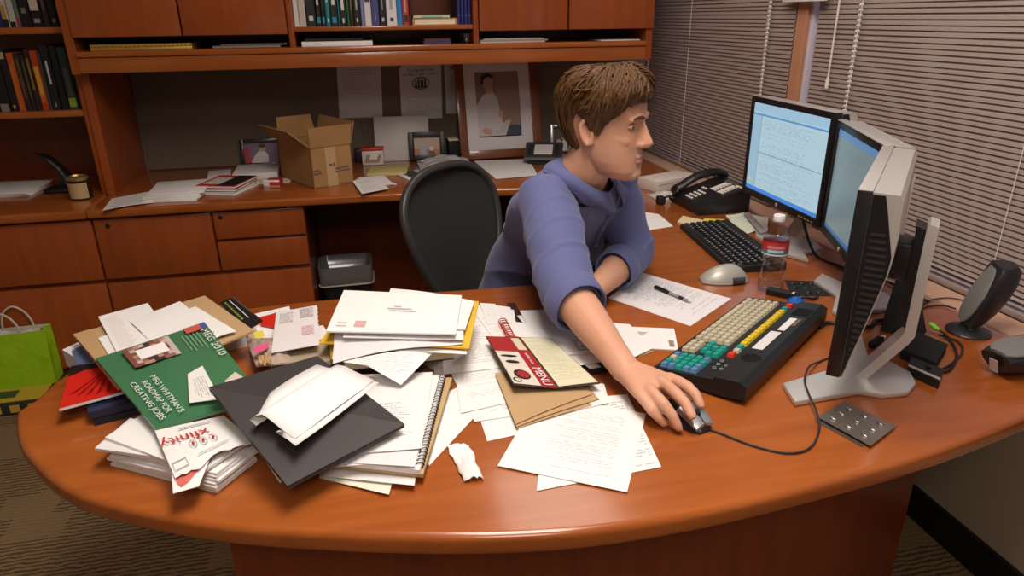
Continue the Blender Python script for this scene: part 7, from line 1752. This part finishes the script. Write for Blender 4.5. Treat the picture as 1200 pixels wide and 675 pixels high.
# loose locks over the cap
for n_ in range(420):
    deg = random.uniform(0, 360); a = abs((deg+180) % 360-180); s0 = random.uniform(.05, .6); s1 = min(1.02, s0+random.uniform(.25, .5)); tw = random.uniform(8, 26)*(1 if deg < 180 else -1)
    pts = []
    for k in range(7):
        s_ = s0+(s1-s0)*k/6; dg = (deg+tw*(k/6)) % 360; i = int(dg/360*NT_) % NT_; j = min(NS_, int(s_*NS_))
        p = outer[j][i].copy(); c = Vector((-.01, 0, .02)); p += (p-c).normalized()*(.0012+.0052*math.sin(math.pi*k/6)*random.uniform(.2, 1.2)); pts.append(p)
    n0 = len(hb.bm.faces); hb.tube(pts, [.0008, .0022, .0030, .0032, .0028, .0018, .0005], HAIRM, 6, flat=.7); hb.bm.faces.ensure_lookup_table()
    u0 = random.random()
    for f in hb.bm.faces[n0:]:
        for q, l in enumerate(f.loops): l[hb.uv].uv = (u0+.006*q, .1*q)
hb.build('hair', person, world=True, smooth=55)

# shirt --------------------------------------------------------------------
sb = MB(); TR = torso_rings(.010); sb.loft(TR, SHIRT)
for sh, el, cx_ in ((SH_R, EL_R, .5), (SH_L, EL_L, .5)):
    inw = (Vector(SPINE[5])-sh); inw.z = 0
    capsule(sb, [sh+inw*.50+Vector((0, 0, .004)), sh, sh.lerp(el, .35), sh.lerp(el, .7), el], [.060, .0690, .066, .060, .056], SHIRT, 22)
dr = (WR_R-EL_R).normalized(); dl = (WR_L-EL_L).normalized()
capsule(sb, [EL_R-dr*.004, EL_R+dr*.022], [.056, .057], SHIRT, 22)
capsule(sb, [EL_L, EL_L+dl*.07, EL_L+dl*.105], [.053, .051, .049], SHIRT, 22)
for f_ in sb.bm.faces: f_.material_index = 0
sme = remeshed(sb, .0048, 9, 'shirt', [SHIRT])
def axis_d(v, a, c):
    d = c-a; k = max(0, min(1, (v-a).dot(d)/d.length_squared)); return (v-(a+d*k)).length, k
nrm = [v.normal.copy() for v in sme.vertices]
for i, vtx in enumerate(sme.vertices):
    v = vtx.co; n_ = nrm[i]; d = 0.
    dR, kR = axis_d(v, SH_R, EL_R); dL, kL = axis_d(v, SH_L, EL_L)
    p = v*1.0
    d += .0060*noise.noise(p*6.5)+.0042*noise.noise(p*14+Vector((3, 1, 2)))
    def rdg(x, y, z): return max(0, 1-abs(noise.noise(Vector((x, y, z))))*2.6)**2
    # diagonal pulls on chest and back, rings at the elbows
    tq = v.dot(S)*9+v.z*15
    d += .0075*rdg(tq*.42, v.dot(F)*3, v.z*2.2)
    if dR < .11: d += .0055*rdg(kR*2.0+v.dot(F)*9+v.dot(S)*4, v.z*4, 2.2)*(.45+.7*kR)-.0015
    if dL < .11: d += .0055*rdg(kL*2.0+v.dot(F)*9-v.dot(S)*4, v.z*4, 7.7)*(.45+.7*kL)-.0015
    vtx.co = v+n_*d
# open the cuffs and the neck by trimming what lies beyond them
tb = bmesh.new(); tb.from_mesh(sme)
nk = Vector(SPINE[-2])+Vector((.004, -.012, -.004)); nu = ((HM @ Vector((-.030, 0, -.085)))-Vector(SPINE[-2])).normalized()*.38 + (Vector(SPINE[-2])-Vector(SPINE[3])).normalized()*.62; nu.normalize()
kill = [v for v in tb.verts if (v.co-(EL_R+dr*.056)).dot(dr) > 0 and (v.co-WR_R).length < .30 and (v.co-EL_R).length < .16 and axis_d(v.co, EL_R, WR_R)[0] < .075 and (v.co-EL_R).dot(dr) > .05]
kill += [v for v in tb.verts if axis_d(v.co, EL_L, WR_L)[0] < .07 and (v.co-(EL_L+dl*.132)).dot(dl) > 0 and v.co.z < .9]
kill += [v for v in tb.verts if (v.co-nk).dot(nu) > .012 and ((v.co-nk)-nu*(v.co-nk).dot(nu)).length < .082]
bmesh.ops.delete(tb, geom=list(set(kill)), context='VERTS'); tb.to_mesh(sme); tb.free()
shirt_world = sme.copy(); sme.transform(inv)
for p in sme.polygons: p.use_smooth = True
shirt = child('shirt', sme)
md = shirt.modifiers.new('cloth', 'SOLIDIFY'); md.thickness = .0022; md.offset = 0
# rolled cuffs
def cuff(c, d, r0, r1, L_):
    b = MB(); d = d.normalized(); x = d.cross(Vector((0, 0, 1))).normalized(); y = d.cross(x)
    prof = [(r0, 0), (r0+.003, .004), (r1+.0045, L_*.5), (r1+.003, L_-.003), (r1, L_), (r1-.003, L_-.002), (r1-.0035, L_*.5), (r0-.003, .002)]
    rings = []
    for r, z in prof: rings.append([c+d*(z+.004*math.sin(2*q+1))+x*(r*(1+.04*noise.noise(Vector((math.cos(q)*2, math.sin(q)*2, z*30))))*math.cos(q))+y*(r*(1+.04*noise.noise(Vector((math.cos(q)*2, math.sin(q)*2, z*30+5))))*math.sin(q)) for q in [2*math.pi*k/40 for k in range(40)]])
    b.loft(rings, SHIRT, caps=False, closed=True); return b.build('cuff', shirt, world=True, smooth=60)
cuff(EL_R+dr*.012, dr, .0610, .0590, .052)
cuff(EL_L+dl*.085, dl, .0535, .0510, .052)
# collar
from mathutils.bvhtree import BVHTree
bv = BVHTree.FromPolygons([v.co.copy() for v in shirt_world.vertices], [tuple(p.vertices) for p in shirt_world.polygons])
def on_shirt(p, off=.002):
    q, n_, _i, _d = bv.find_nearest(Vector(p)); return q+n_*off
nfw = (F-nu*F.dot(nu)).normalized(); NCk = nk+nu*.012+nfw*.004
cb = MB()
def collar(u, v):
    a = R(16+328*u); c, s_ = math.cos(a), math.sin(a); fr = max(0, math.cos(a))
    top_ = NCk+nfw*(.0675*c)+S*(.0680*s_)+nu*(.034-.026*fr)
    rr_ = .098+.004*math.sin(3*a); low = NCk+nfw*((rr_+.016*fr**3)*c)+S*((rr_+.006)*s_)+nu*(-.010-.030*fr**2-.034*fr**6)
    q = top_.lerp(low, v); q += (nfw*c+S*s_)*(.006*math.sin(math.pi*v))+nu*(.004*math.sin(math.pi*v))
    if v > .8:
        o2 = on_shirt(q, .006); q = q.lerp(o2, min(1, (v-.8)*5*.9))
    return q
cb.grid(collar, 64, 10, SHIRT); co = cb.build('collar', shirt, world=True, smooth=60); md = co.modifiers.new('t', 'SOLIDIFY'); md.thickness = .0025
cb = MB(); cb.grid(lambda u, v: NCk+nfw*((.0645+.006*(1-v))*math.cos(R(14+332*u)))+S*((.065+.006*(1-v))*math.sin(R(14+332*u)))+nu*(-.020+.050*v-.026*v*max(0, math.cos(R(14+332*u)))), 48, 4, SHIRT)
co = cb.build('collar_band', shirt, world=True, smooth=60); md = co.modifiers.new('t', 'SOLIDIFY'); md.thickness = .002
# placket with buttons, and the breast pocket on his left
tm_ = bmesh.new(); tl = [[tm_.verts.new(p) for p in r] for r in torso_rings(.010)]
for A_, B2 in zip(tl, tl[1:]):
    for j in range(len(A_)): tm_.faces.new((A_[j], A_[(j+1) % len(A_)], B2[(j+1) % len(A_)], B2[j]))
bt2 = BVHTree.FromBMesh(tm_); tm_.free()
def chest(side, down):
    """point on the shirt front: side towards his right, down from the collar"""
    a = Vector(SPINE[5]).lerp(Vector(SPINE[2]), down); up_ = (Vector(SPINE[5])-Vector(SPINE[2])).normalized(); fw = (F-up_*F.dot(up_)).normalized()
    h = bt2.ray_cast(a+S*side+fw*.4, -fw)
    return on_shirt(h[0] if h[0] is not None else a+S*side+fw*.13, .003)
cb = MB(); cb.grid(lambda u, v: chest(-.018+.034*u, .05+.85*v), 3, 40, SHIRT); co = cb.build('placket', shirt, world=True, smooth=60); md = co.modifiers.new('t', 'SOLIDIFY'); md.thickness = .0016
for dn in (.20, .38, .56, .74):
    p = chest(0, dn); q = p+F*.0015; b = MB(); up_ = Vector((0, 0, 1)); b.loft([[q+S*(.0055*r*math.cos(k))+up_*(.0055*r*math.sin(k))+F*h for k in [R(30*j) for j in range(12)]] for r, h in ((1, 0), (1, .0015), (.6, .002))], mat('shirt_button', (.26, .27, .42), .35)); b.build('button', shirt, world=True, smooth=40)
cb = MB(); cb.grid(lambda u, v: chest(-.060-.075*u, .24+.26*v*(1+.10*(1-abs(u*2-1))))+F*.001, 10, 12, SHIRT); co = cb.build('breast_pocket', shirt, world=True, smooth=60); md = co.modifiers.new('t', 'SOLIDIFY'); md.thickness = .0018
bpy.data.meshes.remove(shirt_world)
# trousers and shoes
tb_ = MB(); tb_.loft([ell_ring(c, S, F, w, d, 28, 2.5) for c, w, d in ((Vector(SPINE[0])+Vector((0, 0, -.005)), .178, .135), (Vector(SPINE[1])+Vector((0, 0, .02)), .178, .132))], TROUS)
for s_ in (-1, 1):
    hip = Vector(SPINE[0])+S*s_*-.095+Vector((0, 0, .03)); kn_ = hip+F*.43-S*s_*.05+Vector((0, 0, -.005)); an = kn_+F*.06+Vector((0, 0, -.405))
    capsule(tb_, [hip, hip.lerp(kn_, .5), kn_], [.092, .080, .066], TROUS, 20); capsule(tb_, [kn_, kn_.lerp(an, .3), an], [.066, .064, .058], TROUS, 20)
    sh_ = MB(); a0 = an; a0 = Vector((a0.x, a0.y, 0)); capsule(sh_, [a0-F*.05+Vector((0, 0, .045)), a0+F*.06+Vector((0, 0, .040)), a0+F*.17+Vector((0, 0, .034))], [.040, .040, .033], BLACK, 16); sh_.build('shoe', person, world=True, smooth=60)
for f_ in tb_.bm.faces: f_.material_index = 0
tme = remeshed(tb_, .012, 4, 'trousers', [TROUS]); tme.transform(inv); child('trousers', tme)
